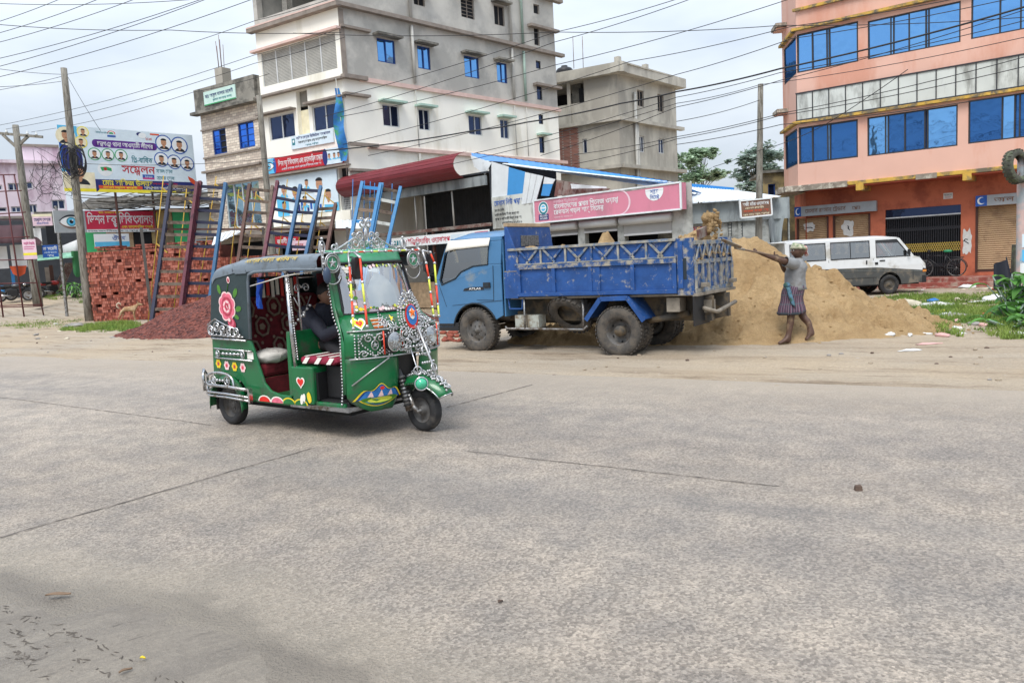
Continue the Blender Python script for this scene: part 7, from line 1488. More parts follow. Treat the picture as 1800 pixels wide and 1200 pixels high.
s.rect(.22, .05, 1, .20, 'navy_print', .005); s.poly([(.22, .0), (.22, .12), (.26, .2), (.24, .03)], 'navy_print', .0055); s.text('মোঃ হাফিজ উল্যাহ্', .27, .11, .085, 'yellow_print', .37, 0, .009); s.rect(.24, .055, .56, .105, 'orange_print', .007); s.text('সাধারণ সম্পাদক পদপ্রার্থী', .27, .062, .032, 'yellow_print', .25, 0, .010); s.text('চন্দ্রগঞ্জ থানা আওয়ামী লীগ, লক্ষ্মীপুর।', .575, .065, .04, 'white_print', .33, 0, .009); s.text('সভাপতি', .64, .14, .03, 'red_print', .2, 0, .009)
s.rect(0, 0, 1, .05, 'yellow_print', .0052); s.poly([(.93, .30), (.97, .26), (1.0, .2), (.99, .14), (.95, .2), (.935, .25)], 'orange_print', .008); s.done()
b = MB('frame_wood', s.t.location)
for x in (.08, .36, .64, .92): p = s.P(x, 0, -.12); b.bar(V((p.x, p.y, -.3)), s.P(x, 1, -.12), .08, .08)
for y in (.1, .5, .9): b.bar(s.P(0, y, -.09), s.P(1, y, -.09), .05, .05)
b.build('support_frame', s.t)
FB2 = Fac(D(110, 388, 35.4), 46); zT, zB = FB2.sz(210, 371)[1], FB2.sz(210, 408)[1]; a_ = [FB2.sz(x, 388)[0] for x in (94, 302)]
s = signboard('clinic_sign', 'red eye clinic sign with a big blue eye, behind the leaning pole', FB2, (min(a_), max(a_), zB, zT), .05, 'white_print', .05, base=FB2.pt(a_[0] + .3, -.3, 0)); s.rect(.0, .0, .25, 1, 'grey_print', .003); eye(s, .135, .5, .085, .22); s.rect(.25, .14, .87, 1, 'crimson_print', .004); s.text('ভিশন চক্ষু চিকিৎসালয়', .262, .40, .42, 'white_print', .56, 0, .009); s.text('এবং ডায়াগনস্টিক সেন্টার', .54, .19, .12, 'yellow_print', .28, 0, .009); s.text('ডাঃ কামাল উদ্দিন', .36, .88, .08, 'yellow_print', .2, 0, .009)
s.ell(.87, .57, .02, .43, 'yellow_print', .005); s.ell(.88, .57, .02, .42, 'pale_print', .0055); s.rect(.88, .14, 1, 1, 'pale_print', .0052); s.face(.92, .5, .3, bg=None, cloth='white_print'); s.face(.97, .45, .3, bg=None, cloth='white_print'); s.text('চোখের সকল চিকিৎসা করা হয়, চন্দ্রগঞ্জ বাজার', .26, .03, .07, 'dark_print', .5); s.done()
b = MB('steel', s.t.location); g1 = G(118, 556); b.bar(g1, D(98, 362, g1.y), .10, .10); b.bar(s.P(.5, .0, -.06), V((s.P(.5, 0, -.06).x, s.P(.5, 0, -.06).y, -.3)), .08, .08); b.bar(s.P(.95, .0, -.06), V((s.P(.95, 0, -.06).x, s.P(.95, 0, -.06).y, -.3)), .08, .08); b.build('post', s.t)
s = signboard('shop_sign', 'small white and blue sign peeping over the brick stack under the red clinic sign', Fac(D(195, 420, 36.5), 46), (-.72, .82, Fac(D(195, 420, 36.5), 46).sz(195, 434)[1], Fac(D(195, 420, 36.5), 46).sz(195, 411)[1]), 0, 'white_print'); s.rect(0, 0, 1, .4, 'cyan_print'); s.text('ঔষধ', .5, .5, .35, 'blue_print', .4); s.done()
# ------------------------------------------------------------------ brick stack
M('brick_red', '8C4C3C', .9, var=.25, scale=6, dirt='7A3A30', dscale=5, damt=.4, bump=.2); M('brick_light', 'A9695A', .9, var=.2, scale=6, dirt='8A4636', dscale=5, damt=.4, bump=.2); M('brick_deep', '6A3A31', .9, var=.25, scale=6)
bg0 = G(162, 566); FK = Fac((bg0.x, bg0.y + .1), -4)
W_ = FK.sz(392, 500)[0]; zt_ = FK.sz(190, 437)[1]; zb_ = terrain(bg0.x, bg0.y)
base = FK.pt(W_ / 2, zb_); proto = None; nb = int((zt_ - zb_) / .125); ms = []
for m_ in ('brick_red', 'brick_light', 'brick_deep', 'brick_red'):
    for ln in (.078, .245):
        b = MB(m_); b.hexa([(-ln / 2, -.12, 0), (ln / 2, -.12, 0), (ln / 2, .12, 0), (-ln / 2, .12, 0), (-ln / 2, -.12, .118), (ln / 2, -.12, .118), (ln / 2, .12, .118), (-ln / 2, .12, .118)]); o_ = b.build('brick'); ms.append((o_.data, ln)); bpy.data.objects.remove(o_)
heap = MB('brick_red', base); allb = []
for j in range(nb):
    x = rnd.uniform(0, .04); run = 0
    while x < W_:
        me, ln = ms[rnd.choice((0, 2, 4, 0, 2)) + (1 if rnd.random() < .10 else 0)]
        if ln < .1 or rnd.random() < .9: allb.append((x + ln / 2, j, me, ln, rnd.uniform(-.018, .022) - (.05 if rnd.random() < .03 else 0), rnd.uniform(-.10, .10)))
        x += ln + rnd.uniform(.002, .012)
vis = [q for q in allb if q[0] < W_ * .55]; vis.sort(key=lambda q: abs(q[1] - nb * .62) * .125 + max(0, q[0] - 1.0) * .45)
first = None; chosen = set()
for q in vis[:300]:
    chosen.add(id(q)); x, j, me, ln, dy, ro = q; p = FK.pt(x, zb_ + j * .124, .0 + dy)
    if first is None: o_ = bpy.data.objects.new('brick', me); COL.objects.link(o_); first = o_; tag(o_, 'red brick laid on edge in the face of the tall stack beside the leaning pole', 'brick', 'bricks in the tall stack')
    else: o_ = first.copy(); o_.data = me; COL.objects.link(o_)
    o_.location = p - FK.n * .12; o_.rotation_euler = (0, 0, math.radians(-4) + ro * .3)
for q in allb:
    if id(q) in chosen: continue
    x, j, me, ln, dy, ro = q; heap.use(['brick_red', 'brick_light', 'brick_deep'][ms.index((me, ln)) // 2 % 3]); z = zb_ + j * .124
    P = [FK.pt(x + sx * ln / 2, z + sz_, dy + d_) for sz_ in (0, .118) for sx, d_ in ((-1, -.24), (1, -.24), (1, 0), (-1, 0))]; heap.hexa(P)
heap.use('brick_deep'); FK.box(heap, .02, W_ - .05, zb_, zt_ - .1, -1.6, -.26)
for k in range(40): # the left return and loose ones on top
    a_ = rnd.uniform(.1, W_ * .9); z = zt_ + rnd.choice((-.05, .05)); heap.use(rnd.choice(['brick_red', 'brick_light'])); FK.box(heap, a_, a_ + .245, z, z + .075, -.6 - rnd.random() * .6, -.45)
for j in range(nb):
    for k in range(6):
        heap.use(rnd.choice(['brick_red', 'brick_light', 'brick_deep'])); d0 = -.26 - .25 * k; FK.box(heap, -.02 + rnd.uniform(-.015, .015), .22, zb_ + j * .124, zb_ + j * .124 + .118, d0 - .24, d0)
tag(heap.build('brick_stack'), 'tall dense stack of red bricks beside the leaning pole', 'bricks', kind='stuff')
b = MB('brick_red'); p = D(430, 470, 29); pb_ = V((p.x, p.y, -.3)); b.org = pb_; zt2 = D(430, 452, 29).z
for j in range(int((zt2 + .3) / .124) + 1):
    for k in range(30): b.use(rnd.choice(['brick_red', 'brick_light', 'brick_deep'])); x = pb_.x - 1.4 + .09 * k; zz_ = -.3 + j * .124; b.box((x, pb_.y + rnd.uniform(-.02, .02), zz_), (x + .08, pb_.y + .5, zz_ + .118))
tag(b.build('brick_stack'), 'lower stack of red bricks just behind the rickshaw roof', 'bricks', kind='stuff')
# ------------------------------------------------------------------ ladders
M('lad_maroon', '5E2B38', .6, var=.15, scale=4, dirt='3F2630', dscale=5, damt=.3); M('lad_navy', '2C2F45', .6, var=.15); M('lad_blue', '27577F', .55, var=.15, scale=4, dirt='4A6C86', dscale=6, damt=.3); M('lad_bright', '2670A2', .5, var=.12, scale=4, dirt='5A86A4', dscale=6, damt=.3); M('lad_wood', '6F6156', .85, var=.25, scale=5, dirt='4A4038', dscale=5, damt=.4); M('lad_brown', '5A4038', .7, var=.2, scale=5); M('rod_yellow', 'B9963C', .7, var=.2); M('rod_blue', '2F6FA8', .6)
z5 = lambda X, Y: (260 + X * .2556, 300 + Y * .2556)
def ladder(label, L0, L1, R0, R1, yb, yt, ml, mr, mrung, rungs, n0=0., gw=.10):
    """rails from their top (0) and bottom (1) places in the picture; the ladder leans back from yb to yt"""
    lt, lb = D(*z5(*L0), yt), D(*z5(*L1), yb); rt, rb = D(*z5(*R0), yt), D(*z5(*R1), yb)
    def down(t_, b_): d = b_ - t_; g = terrain(b_.x, b_.y); k = max(1., (g - t_.z) / d.z); return t_ + d * k
    lb2, rb2 = down(lt, lb), down(rt, rb); base = (lb2 + rb2) / 2; t = thing('ladder', tuple(base), label, 'ladder', 0, 'ladders for sale leaning on the rail')
    for p, q, m_ in ((lt, lb2, ml), (rt, rb2, mr)): b = MB(m_, base); b.bar(p, q, gw, gw * 1.5, (0, 1, 0)); b.build('rail', t)
    for k in range(rungs):
        e_ = .035 + k * .085 * (4.2 / max(1, (lt - lb2).length) ) ** .0 * (1 / 1.0)
        if e_ > .98: break
        p, q = lt.lerp(lb2, e_), rt.lerp(rb2, e_ + .003); b = MB(mrung if isinstance(mrung, str) else mrung[k % len(mrung)], base); b.bar(p, q, .05, .105); b.build('rung', t)
    return t
ladder('ladder with dark left rail, maroon right rail and brown rungs, leftmost of all', (160, 75), (40, 945), (340, 80), (240, 840), 25.6, 27.0, 'lad_navy', 'lad_maroon', 'lad_wood', 12)
ladder('ladder with maroon left rail and blue rungs, touching the leftmost ladder', (362, 75), (262, 815), (535, 85), (440, 790), 25.9, 27.2, 'lad_maroon', 'lad_blue', 'lad_navy', 12)
ladder('plain brown wooden ladder standing alone in the middle of the row', (700, 95), (625, 600), (858, 108), (800, 575), 26.2, 27.4, 'lad_brown', 'lad_wood', 'lad_wood', 12)
ladder('ladder with a maroon left rail and blue right rail in front of the doctors poster', (892, 75), (830, 420), (1048, 105), (965, 545), 26.0, 27.3, 'lad_maroon', 'lad_blue', 'lad_navy', 12)
ladder('all blue ladder with dark rungs in front of the doctors poster', (1050, 100), (968, 545), (1190, 108), (1095, 540), 26.1, 27.4, 'lad_blue', 'lad_blue', 'lad_navy', 12)
ladder('weathered short brown ladder, lower than the rest, right of the blue ones', (1165, 240), (1120, 540), (1292, 230), (1250, 450), 26.4, 27.5, 'lad_wood', 'lad_brown', 'lad_wood', 10)
ladder('bright blue ladder with pale rungs under the left end of the red awning', (1475, 80), (1390, 500), (1600, 92), (1530, 450), 25.0, 26.2, 'lad_bright', 'lad_bright', ['sheet_blue', 'lad_wood', 'cream_fab'], 10)
ladder('bright blue ladder with grey rungs, rightmost of the row', (1612, 92), (1545, 450), (1738, 115), (1650, 495), 25.1, 26.3, 'lad_bright', 'lad_bright', ['lad_wood', 'panel_white'], 10)
base = G(256, 560); t = thing('ladder_rail', tuple(base), 'long dark horizontal rail on posts that the ladders lean against', 'rail')
b = MB('lad_brown', base); b.bar(D(262, 403, 26.6), D(618, 403, 26.9), .055, .07); b.build('rail', t); M('post_grey', '4E4A46', .85, var=.2); 
for (x0, y0, x1, y1) in ((248, 400, 266, 552), (462, 400, 472, 520), (610, 400, 616, 500)):
    b = MB('post_grey', base); p = D(x0, y0, 26.65); q = D(x1, y1, 26.0); d = q - p; k = max(1, (terrain(q.x, q.y) - p.z) / d.z); b.bar(p, p + d * k, .09, .09); b.build('post', t)
for (X0, Y0_, X1, Y1) in ((108, 35, 18, 880), (268, 110, 190, 850), (470, 40, 390, 560), (625, 130, 575, 580), (748, 120, 690, 560), (960, 60, 905, 540), (1090, 110, 1030, 540), (1220, 130, 1160, 540)):
    p, q = D(*z5(X0, Y0_), 27.9), D(*z5(X1, Y1), 27.5); d = q - p; k = max(1, (terrain(q.x, q.y) - p.z) / d.z); q = p + d * k; t = MB('rod_yellow', q); t.tube([p, q], .018, 5); t.bar(p + d * .1, p + d * .1 + V((.35, -.1, -.3)), .05, .03); t.bar(p + d * .55, p + d * .55 + V((.4, -.1, -.35)), .05, .03)
    tag(t.build('stand_rod'), 'thin ochre iron stand with short slanting arms behind the ladders', 'stand', 'iron stands behind the ladders')
for k, (X, Y) in enumerate(((1490, 70), (1530, 75), (1560, 85), (1680, 90), (1410, 60))):
    p = D(*z5(X, Y), 26.4); t = MB('rod_blue', p); q = V((p.x - .3, p.y - .8, -.2)); t.tube([p, q], .014, 5); tag(t.build('stand_rod'), 'thin blue iron rod standing behind the bright blue ladders', 'stand', 'blue rods behind the ladders')
# low stalls in front of the tiled building
FQ = Fac(D(440, 430, 31.5), 2); org = FQ.pt(0, -.3); t = thing('market_stall', tuple(org), 'low stall with a pale sloping awning behind the ladders', 'stall')
b = MB('tin_white', org); strip(b, D(372, 432, 30.2), D(420, 410, 30.2), D(378, 412, 32.5), D(440, 398, 32.5), 12, .02); b.build('awning', t); b = MB('tin_white', org); strip(b, D(590, 404, 30), D(660, 400, 30), D(590, 388, 32), D(660, 384, 32), 12, .02); b.build('awning', t)
b = MB('wood_board', org); FQ.box(b, -1.6, 3.6, -.3, .8, -.6, -.2); b.use('room_dark'); FQ.box(b, -1.6, 4.6, .8, 2.2, -1.4, -1.2); b.use('cream_print')
for k in range(16): b.use(rnd.choice(['cream_print', 'grey_print', 'wood_board', 'lad_brown', 'panel_white', 'tarp_grey'])); a_ = -1.5 + .33 * k; FQ.box(b, a_, a_ + .28, .8, 1.0 + rnd.uniform(.1, .9), -1.1, -.7)
b.build('goods', t); b = MB('lad_wood', org)
for a_ in (-1.65, -.4, .9, 2.2, 3.5, 4.6): FQ.box(b, a_ - .04, a_ + .04, -.3, 2.3, -.45, -.37)
b.build('post', t)
s = signboard('shop_sign', 'pale panel with red lettering beside the small red sign behind the blue ladders', FQ, (FQ.sz(512, 430)[0], FQ.sz(541, 430)[0], FQ.sz(520, 440)[1], FQ.sz(520, 423)[1]), -.1, 'lilac_print'); s.text('ফোন', .2, .35, .35, 'red_print', .5); s.done()
# ------------------------------------------------------------------ far left: pink house and roadside stalls
M('pink_wall', 'D9C9D2', .85, var=.06, scale=1, dirt='B59DAA', dscale=1, damt=.35, stretch=(1, 1, .3)); M('awning_brown', '4A3236', .8, var=.15); M('tarp_white', 'DADAD8', .7, var=.08, scale=2); M('tarp_orange', 'C4532F', .7, var=.15); M('tarp_green', '2F6B3F', .75, var=.15); M('awning_green', '7FAF96', .7, var=.15)
FH = Fac(D(58, 480, 46), 34); org = FH.pt(0, -.4); t = thing('pink_house', tuple(org), 'pale pink house with dark windows behind the crossarm pole at the far left', 'house')
hl = FH.sz(-120, 400)[0]; hr = FH.sz(122, 400)[0]; zt_ = FH.sz(60, 288)[1]
wn = [FH.rect(q[0] * .3165, 200 + q[1] * .3165, q[2] * .3165, 200 + q[3] * .3165) for q in ((42, 385, 110, 428), (112, 378, 185, 418), (60, 515, 120, 548), (155, 503, 210, 550), (285, 478, 365, 530), (-60, 395, 15, 425), (-60, 520, 40, 545))]
b = MB('pink_wall', org); FH.wall(b, hl, hr, -.4, zt_, wn, .2); FHs = Fac(FH.pt(hr, 0), 124); FHs.wall(b, 0, 7, -.4, zt_, [], .1); b.build('wall', t)
for h in wn: FH.window(t, org, h, 'glass_navy', 'frame_white', .12, 2, .06)
b = MB('pink_wall', org); FH.box(b, hl, hr + .2, zt_, zt_ + .18, -7, .25); a_ = FH.sz(60, 270)[0]; FH.box(b, a_ - .5, hr, zt_ + .18, zt_ + 1.1, -5, -.8); b.use('slab_edge'); FH.box(b, hl, hr + .1, zt_ - 3.2, zt_ - 3.05, 0, .3); FH.box(b, a_ - .6, hr + .1, zt_ + 1.1, zt_ + 1.25, -5.1, -.7); b.use('room_dark'); FH.box(b, hl + .2, hr - .2, -.3, zt_ - .1, -6, -.4); b.build('roof_slab', t)
FT = Fac(D(60, 470, 42), 24); org = FT.pt(0, -.4); t = thing('roadside_stall', tuple(org), 'jumble of low stalls with a brown awning and green eaves at the far left', 'stall')
def fr(x0, y0, x1, y1): return FT.rect(x0, y0, x1, y1)
def px4(*q): return FT.rect(q[0] * .1917, 370 + q[1] * .1917, q[2] * .1917, 370 + q[3] * .1917)
b = MB('awning_brown', org); h = px4(-200, 145, 235, 300); b.grid(lambda u, v: FT.pt(h[0] + (h[1] - h[0]) * u, h[3] - (h[3] - h[2]) * v, .1 + .9 * v + .03 * math.sin(u * 30)), 20, 3); h2 = px4(285, 200, 390, 320); b.grid(lambda u, v: FT.pt(h2[0] + (h2[1] - h2[0]) * u, h2[3] - (h2[3] - h2[2]) * v - .5 * u * (1 - v), .1 + .5 * v), 6, 3); b.build('awning', t, solid=.02)
b = MB('tarp_white', org)
for q in ((-150, 335, 90, 530), (92, 318, 260, 515), (285, 165, 395, 320)): h = px4(*q); b.grid(lambda u, v: FT.pt(h[0] + (h[1] - h[0]) * u, h[2] + (h[3] - h[2]) * v, .15 + .05 * math.sin(u * 7)), 8, 2)
b.build('tarpaulin', t)
b = MB('awning_green', org); h = px4(318, 395, 690, 495); b.grid(lambda u, v: FT.pt(h[0] + (h[1] - h[0]) * u, h[3] - .32 * v - .1 * (1 - u), -.2 + .9 * v + .02 * math.sin(u * 50)), 30, 2); b.use('tarp_white'); h = px4(560, 270, 720, 420); b.grid(lambda u, v: FT.pt(h[0] + (h[1] - h[0]) * u, h[2] + (h[3] - h[2] - .3 * (1 - u)) * v, -.3), 4, 2); b.build('eave', t, solid=.02)
b = MB('tin_dark', org); FT.box(b, FT.sz(-80, 480)[0], FT.sz(160, 480)[0], -.4, FT.sz(60, 380)[1], -3.2, -3.0); b.use('slab_edge'); h = px4(385, 520, 470, 780); FT.box(b, h[0], h[1], -.4, h[3], -1.0, -.9); h = px4(430, 500, 500, 790); b.use('frame_wood'); FT.box(b, h[0], h[1], -.4, h[3], -.8, -.7); b.use('concrete_dark'); h = px4(280, 0, 520, 150); FT.box(b, h[0], h[1], h[2], h[3], -1.2, -1.0); b.use('room_dark'); h = px4(395, 130, 510, 300); FT.box(b, h[0], h[1], h[2], h[3], -1.0, -.9)
b.use('sheet_blue'); h = px4(80, 540, 130, 690); FT.box(b, h[0], h[1], h[2], h[3], -.5, -.45); h = px4(-20, 690, 40, 780); FT.box(b, h[0], h[1], h[2], h[3], -.3, .1); b.use('tin_rust')
for k in range(6): b.bar(FT.pt(*FT.sz(92 + 3 * k, 512), -.3), FT.pt(*FT.sz(114 + 3 * k, 462), -.6), .06, .05)
b.build('back_wall', t)
h = px4(95, 512, 262, 602); tg = thing('orange_cloth', tuple(FT.pt(h[0], h[2], .2)), 'orange tarpaulin hanging in front of the stalls at the far left', 'tarpaulin'); b = MB('tarp_orange', tg.location); b.grid(lambda u, v: FT.pt(h[0] + (h[1] - h[0]) * (.15 * (1 - v) + u * (1 - .3 * (1 - v))), h[2] + (h[3] - h[2]) * v + .15 * (1 - v) * abs(2 * u - 1), .25 + .08 * math.sin(u * 6)), 10, 5); b.build('cloth', tg)
h = px4(660, 375, 760, 610); tg = thing('green_cloth', tuple(FT.pt(h[0], h[2], .4)), 'dark green tarpaulin bundle hanging behind the leaning pole', 'tarpaulin'); b = MB('tarp_green', tg.location); b.grid(lambda u, v: FT.pt(h[0] + (h[1] - h[0]) * u, h[2] + (h[3] - h[2]) * v + .25 * (1 - v) * (2 * u - 1) ** 2, .5 + .12 * math.sin(u * 5) + .05 * math.sin(v * 9)), 10, 6); b.build('cloth', tg)
s = signboard('shop_sign', 'small blue sign with white lettering under the white clinic sign at the far left', FT, px4(390, 322, 548, 430), .35, 'blue_print'); s.text('মা ফার্মেসী', .06, .6, .25, 'white_print', .88); s.text('এখানে ঔষধ পাওয়া যায়', .1, .35, .13, 'pale_print', .8); s.text('চন্দ্রগঞ্জ', .3, .12, .14, 'white_print', .4); s.done()
s = signboard('shop_sign', 'faded lilac sign with blue lettering above the stalls left of the eye', FT, px4(298, 38, 490, 140), .3, 'lilac_print'); s.rect(0, .78, 1, 1, 'cream_print'); s.text('ডেন্টাল কেয়ার', .08, .4, .26, 'navy_print', .84); s.text('দাঁতের চিকিৎসা', .2, .12, .16, 'blue_print', .6); s.done()
s = signboard('notice', 'white and lilac paper notice hung on the maroon frame at the far left', Fac(D(52, 440, 28), 24), Fac(D(52, 440, 28), 24).rect(38, 421, 66, 455), 0, 'lilac_print', .02, cat='notice'); s.rect(0, .2, 1, .32, 'yellow_print'); s.text('জরুরী বিজ্ঞপ্তি', .1, .75, .1, 'magenta_print', .8); s.rect(.1, .6, .9, .63, 'magenta_print'); s.rect(.1, .5, .8, .53, 'magenta_print'); s.done()
# maroon steel frame
M('frame_maroon', '5A2A2C', .6, var=.2); base = G(43, 558); t = thing('steel_frame', tuple(base), 'open maroon steel frame like a stall skeleton at the far left edge', 'frame'); Yf = base.y
b = MB('frame_maroon', base)
for (x0, y0, x1, y1, r_) in ((6, 308, 43, 560, .035), (25, 308, 78, 560, .03), (-25, 312, 6, 560, .035)): b.tube([D(x0, y0, Yf), D(x1, y1, Yf)], r_, 6)
for (x0, y0, x1, y1) in ((-30, 308, 27, 307), (-30, 338, 38, 335), (-30, 378, 45, 373), (-30, 420, 52, 416), (-30, 458, 58, 456), (-30, 499, 66, 497), (-30, 538, 75, 535), (-30, 541, 75, 538)): b.tube([D(x0, y0, Yf), D(x1, y1, Yf)], .028, 6)
b.build('frame', t)
# motorcycles
def moto(x, y, ang, label, col):
    p = G(x, y); t = thing('motorcycle', tuple(p), label, 'motorcycle', math.radians(ang), None)
    for wx in (-.62, .62): b = MB('rubber_clean'); b.torus((wx, 0, .3), (0, 1, 0), .25, .05, 18, 6); w_ = b.build('wheel', t); b = MB('steel'); b.lathe([(.02, .02), (.22, .0)], (wx, 0, .3), (0, 1, 0), 12); b.build('rim', w_)
    b = MB(col); b.ball((.12, 0, .78), (.26, .13, .13), 12, 8); b.ball((-.55, 0, .72), (.22, .1, .08), 10, 6); b.box((.58, -.08, .55), (.70, .08, .62)); b.build('tank', t); b = MB('black'); b.box((-.62, -.12, .74), (-.08, .12, .84)); b.box((-.25, -.12, .28), (.2, .12, .62)); b.tube([(.62, .05, .3), (.40, .05, .95)], .03); b.tube([(.36, -.35, 1.02), (.42, 0, .98), (.36, .35, 1.02)], .018); b.tube([(.4, 0, .9), (-.5, 0, .65)], .03); b.build('seat', t, bevel=.02); b = MB('chrome'); b.ball((.52, 0, .85), (.08, .09, .09), 10, 6); b.tube([(-.1, -.15, .3), (-.75, -.17, .38)], .04); b.build('headlight', t)
    return t
M('moto_red', (.35, .02, .02), .3, coat=.5); M('moto_dark', (.02, .022, .026), .3, coat=.4)
moto(26, 530, 20, 'dark motorcycle parked by the stalls at the far left edge', 'moto_dark'); moto(45, 527, 35, 'second dark motorcycle parked beside the pole with the crossarm', 'moto_dark'); moto(95, 522, 60, 'red motorcycle parked under the green eaves left of the eye sign post', 'moto_red')
# ------------------------------------------------------------------ trees and plants
def leafmat(name, c1, c2):
    m, nt, b = newmat(name); L = nt.links.new; tc = N(nt, 'ShaderNodeTexCoord'); g = N(nt, 'ShaderNodeNewGeometry')
    c = mixc(nt, nz(nt, tc.outputs['Object'], 1.1, 3, .6, .35, .65), hexc(c1), hexc(c2)); cv = N(nt, 'ShaderNodeMapRange'); cv.inputs[3].default_value = .65; cv.inputs[4].default_value = 1.35; L(g.outputs['Random Per Island'], cv.inputs[0]); c = mixc(nt, 1., c, cv.outputs[0], 'MULTIPLY')
    L(c, b.inputs['Base Color']); b.inputs['Roughness'].default_value = .6; b.inputs['Specular IOR Level'].default_value = .25
    tr = N(nt, 'ShaderNodeBsdfTranslucent'); L(c, tr.inputs[0]); mx = N(nt, 'ShaderNodeMixShader'); mx.inputs[0].default_value = .3; L(b.outputs[0], mx.inputs[1]); L(tr.outputs[0], mx.inputs[2]); L(mx.outputs[0], nt.nodes['Material Output'].inputs[0])
leafmat('leaf_hazed', '86998C', 'A3B2A6'); leafmat('leaf_hazed_mid', '8FA88A', 'B0C2A6'); leafmat('leaf_pale', '86A472', 'A2B88A'); leafmat('leaf_bright', '4A7E38', '6C9A4A'); leafmat('grass_blade', '5E7E36', '8E9E50')  # far-tree leaf colours are greyed and paled to paint in haze
M('bark', '6E6558', .95, var=.2, scale=4, bump=.3)
def tree(name, label, base, clumps, leaf, size=.34, dens=230, tr=.16, seed=1):
    """clumps: (centre, rx, rz) in world space"""
    r_ = random.Random(seed); t = thing(name, tuple(base), label, 'tree'); b = MB('bark', base); c0 = sum((c for c, _, _ in clumps), V((0, 0, 0))) / len(clumps); fork = base.lerp(c0, .55); fork.x = base.x + (c0.x - base.x) * .4; fork.y = base.y
    b.tube([base, base.lerp(fork, .5) + V((.15, 0, 0)), fork], [tr, tr * .8, tr * .6], 8)
    for c, rx, rz in clumps: mid = fork.lerp(c, .5) + V((r_.uniform(-.5, .5), 0, .3)); b.tube([fork, mid, c], [tr * .5, tr * .3, tr * .08], 6); [b.tube([mid, c + V((r_.uniform(-rx, rx), r_.uniform(-rx, rx), r_.uniform(-rz, rz))) * .8], [tr * .18, .01], 4) for _ in range(4)]
    b.build('trunk', t); b = MB(leaf, base)
    for c, rx, rz in clumps:
        subs = [(c + V((r_.gauss(0, .40) * rx, r_.gauss(0, .4) * rx, r_.gauss(0, .40) * rz)), rx * r_.uniform(.18, .38)) for _ in range(16)]
        for p, rr in subs:
            for _ in range(int(dens * .12)):
                d = V((r_.gauss(0, 1), r_.gauss(0, 1), r_.gauss(0, .6))); q = p + d * rr * .55; a = r_.uniform(0, 2 * PI); s_ = size * r_.uniform(.5, 1.2); u_ = V((math.cos(a), math.sin(a), r_.uniform(-.5, .5))) * s_; w_ = V((-math.sin(a), math.cos(a), r_.uniform(-.6, .6))) * s_ * .55
                b.add([q - u_, q + w_ * .9, q + u_, q - w_ * .9], [(0, 1, 2, 3)], False)
    b.raw = True; b.build('crown', t); return t
def cl(Y, *lst): return [(D(x, y, Y + dy), rx, rz) for x, y, dy, rx, rz in lst]
def ground_at(x, Y): p = D(x, 420, Y); return V((p.x, p.y, -.35))
tree('tree', 'slender tree with two tiers of haze-paled foliage beyond the white shed roof', ground_at(1232, 62), cl(62, (1222, 276, 0, 1.1, .55), (1240, 272, 1, .9, .5), (1210, 283, -1, .7, .45), (1226, 268, 0, .8, .4), (1236, 306, 0, 1.3, .45), (1256, 309, 1, .9, .4), (1218, 312, -1, .9, .4)), 'leaf_hazed_mid', .26, 250, .11, 2)
tree('tree', 'haze-paled tree just right of the cement building', ground_at(1188, 66), cl(66, (1187, 275, 0, .7, .5), (1192, 318, 0, 1.0, .5), (1180, 300, 0, 1.2, .6), (1205, 322, 1, .8, .4)), 'leaf_hazed_mid', .26, 200, .11, 3)
tree('tree', 'wide dark airy tree behind the grey pole right of centre', ground_at(1332, 70), cl(70, (1330, 268, 0, 1.7, .55), (1355, 276, 1, 1.4, .5), (1312, 282, -1, 1.1, .5), (1340, 298, 0, 1.9, .6), (1312, 308, 0, 1.2, .55), (1360, 305, 1, 1.0, .7), (1322, 328, -1, 1.6, .6), (1345, 330, 0, 1.5, .6)), 'leaf_hazed', .30, 260, .2, 4)
def bush(name, label, base, h, n, seed, leaf='leaf_bright', ll=.55, lw=.14, spread=.35):
    r_ = random.Random(seed); t = thing(name, tuple(base), label, 'plant'); b = MB(leaf, base); st = MB('leaf_hazed', base)
    for k in range(n):
        a = r_.uniform(0, 2 * PI); z0 = h * r_.uniform(.15, 1.0); o = base + V((r_.gauss(0, spread * .4), r_.gauss(0, spread * .4), z0)); d = V((math.cos(a), math.sin(a), r_.uniform(.1, .9))).normalized(); sd = d.cross(V((0, 0, 1))).normalized(); L_ = ll * r_.uniform(.6, 1.1); pts = []
        for i in range(6): e = i / 5; pts.append((o + d * L_ * e - V((0, 0, 1)) * (L_ * .75 * e * e), lw * math.sin(PI * (e * .86 + .1)) * r_.uniform(.9, 1.1)))
        vs_ = []; [vs_.extend([p + sd * w_, p - V((0, 0, w_ * .35)), p - sd * w_]) for p, w_ in pts]
        fs = []; [fs.extend([(i * 3, i * 3 + 1, i * 3 + 4, i * 3 + 3), (i * 3 + 1, i * 3 + 2, i * 3 + 5, i * 3 + 4)]) for i in range(5)]; b.add(vs_, fs, True); st.tube([V((base.x + r_.gauss(0, .05), base.y + r_.gauss(0, .05), base.z - .05)), o], .012, 4)
    b.build('foliage', t); st.build('stem', t); return t
pl = G(1787, 556); bush('broad_leaf_plant', 'lush broad leaved green plant at the foot of the pink painted post', pl, .85, 80, 5, 'leaf_bright', .40, .075, .45)
bush('broad_leaf_plant', 'low broad leaved weed in front of the pink post at the right edge', G(1775, 566), .35, 30, 6, 'leaf_bright', .4, .10, .5); bush('broad_leaf_plant', 'low bright weed at the right edge of the grass', G(1795, 577), .25, 30, 7, 'leaf_bright', .35, .08, .5)
bush('spiky_plant', 'spiky green plant between the eye sign post and the leaning pole', G(130, 521), .7, 50, 8, 'leaf_bright', .8, .05, .5)
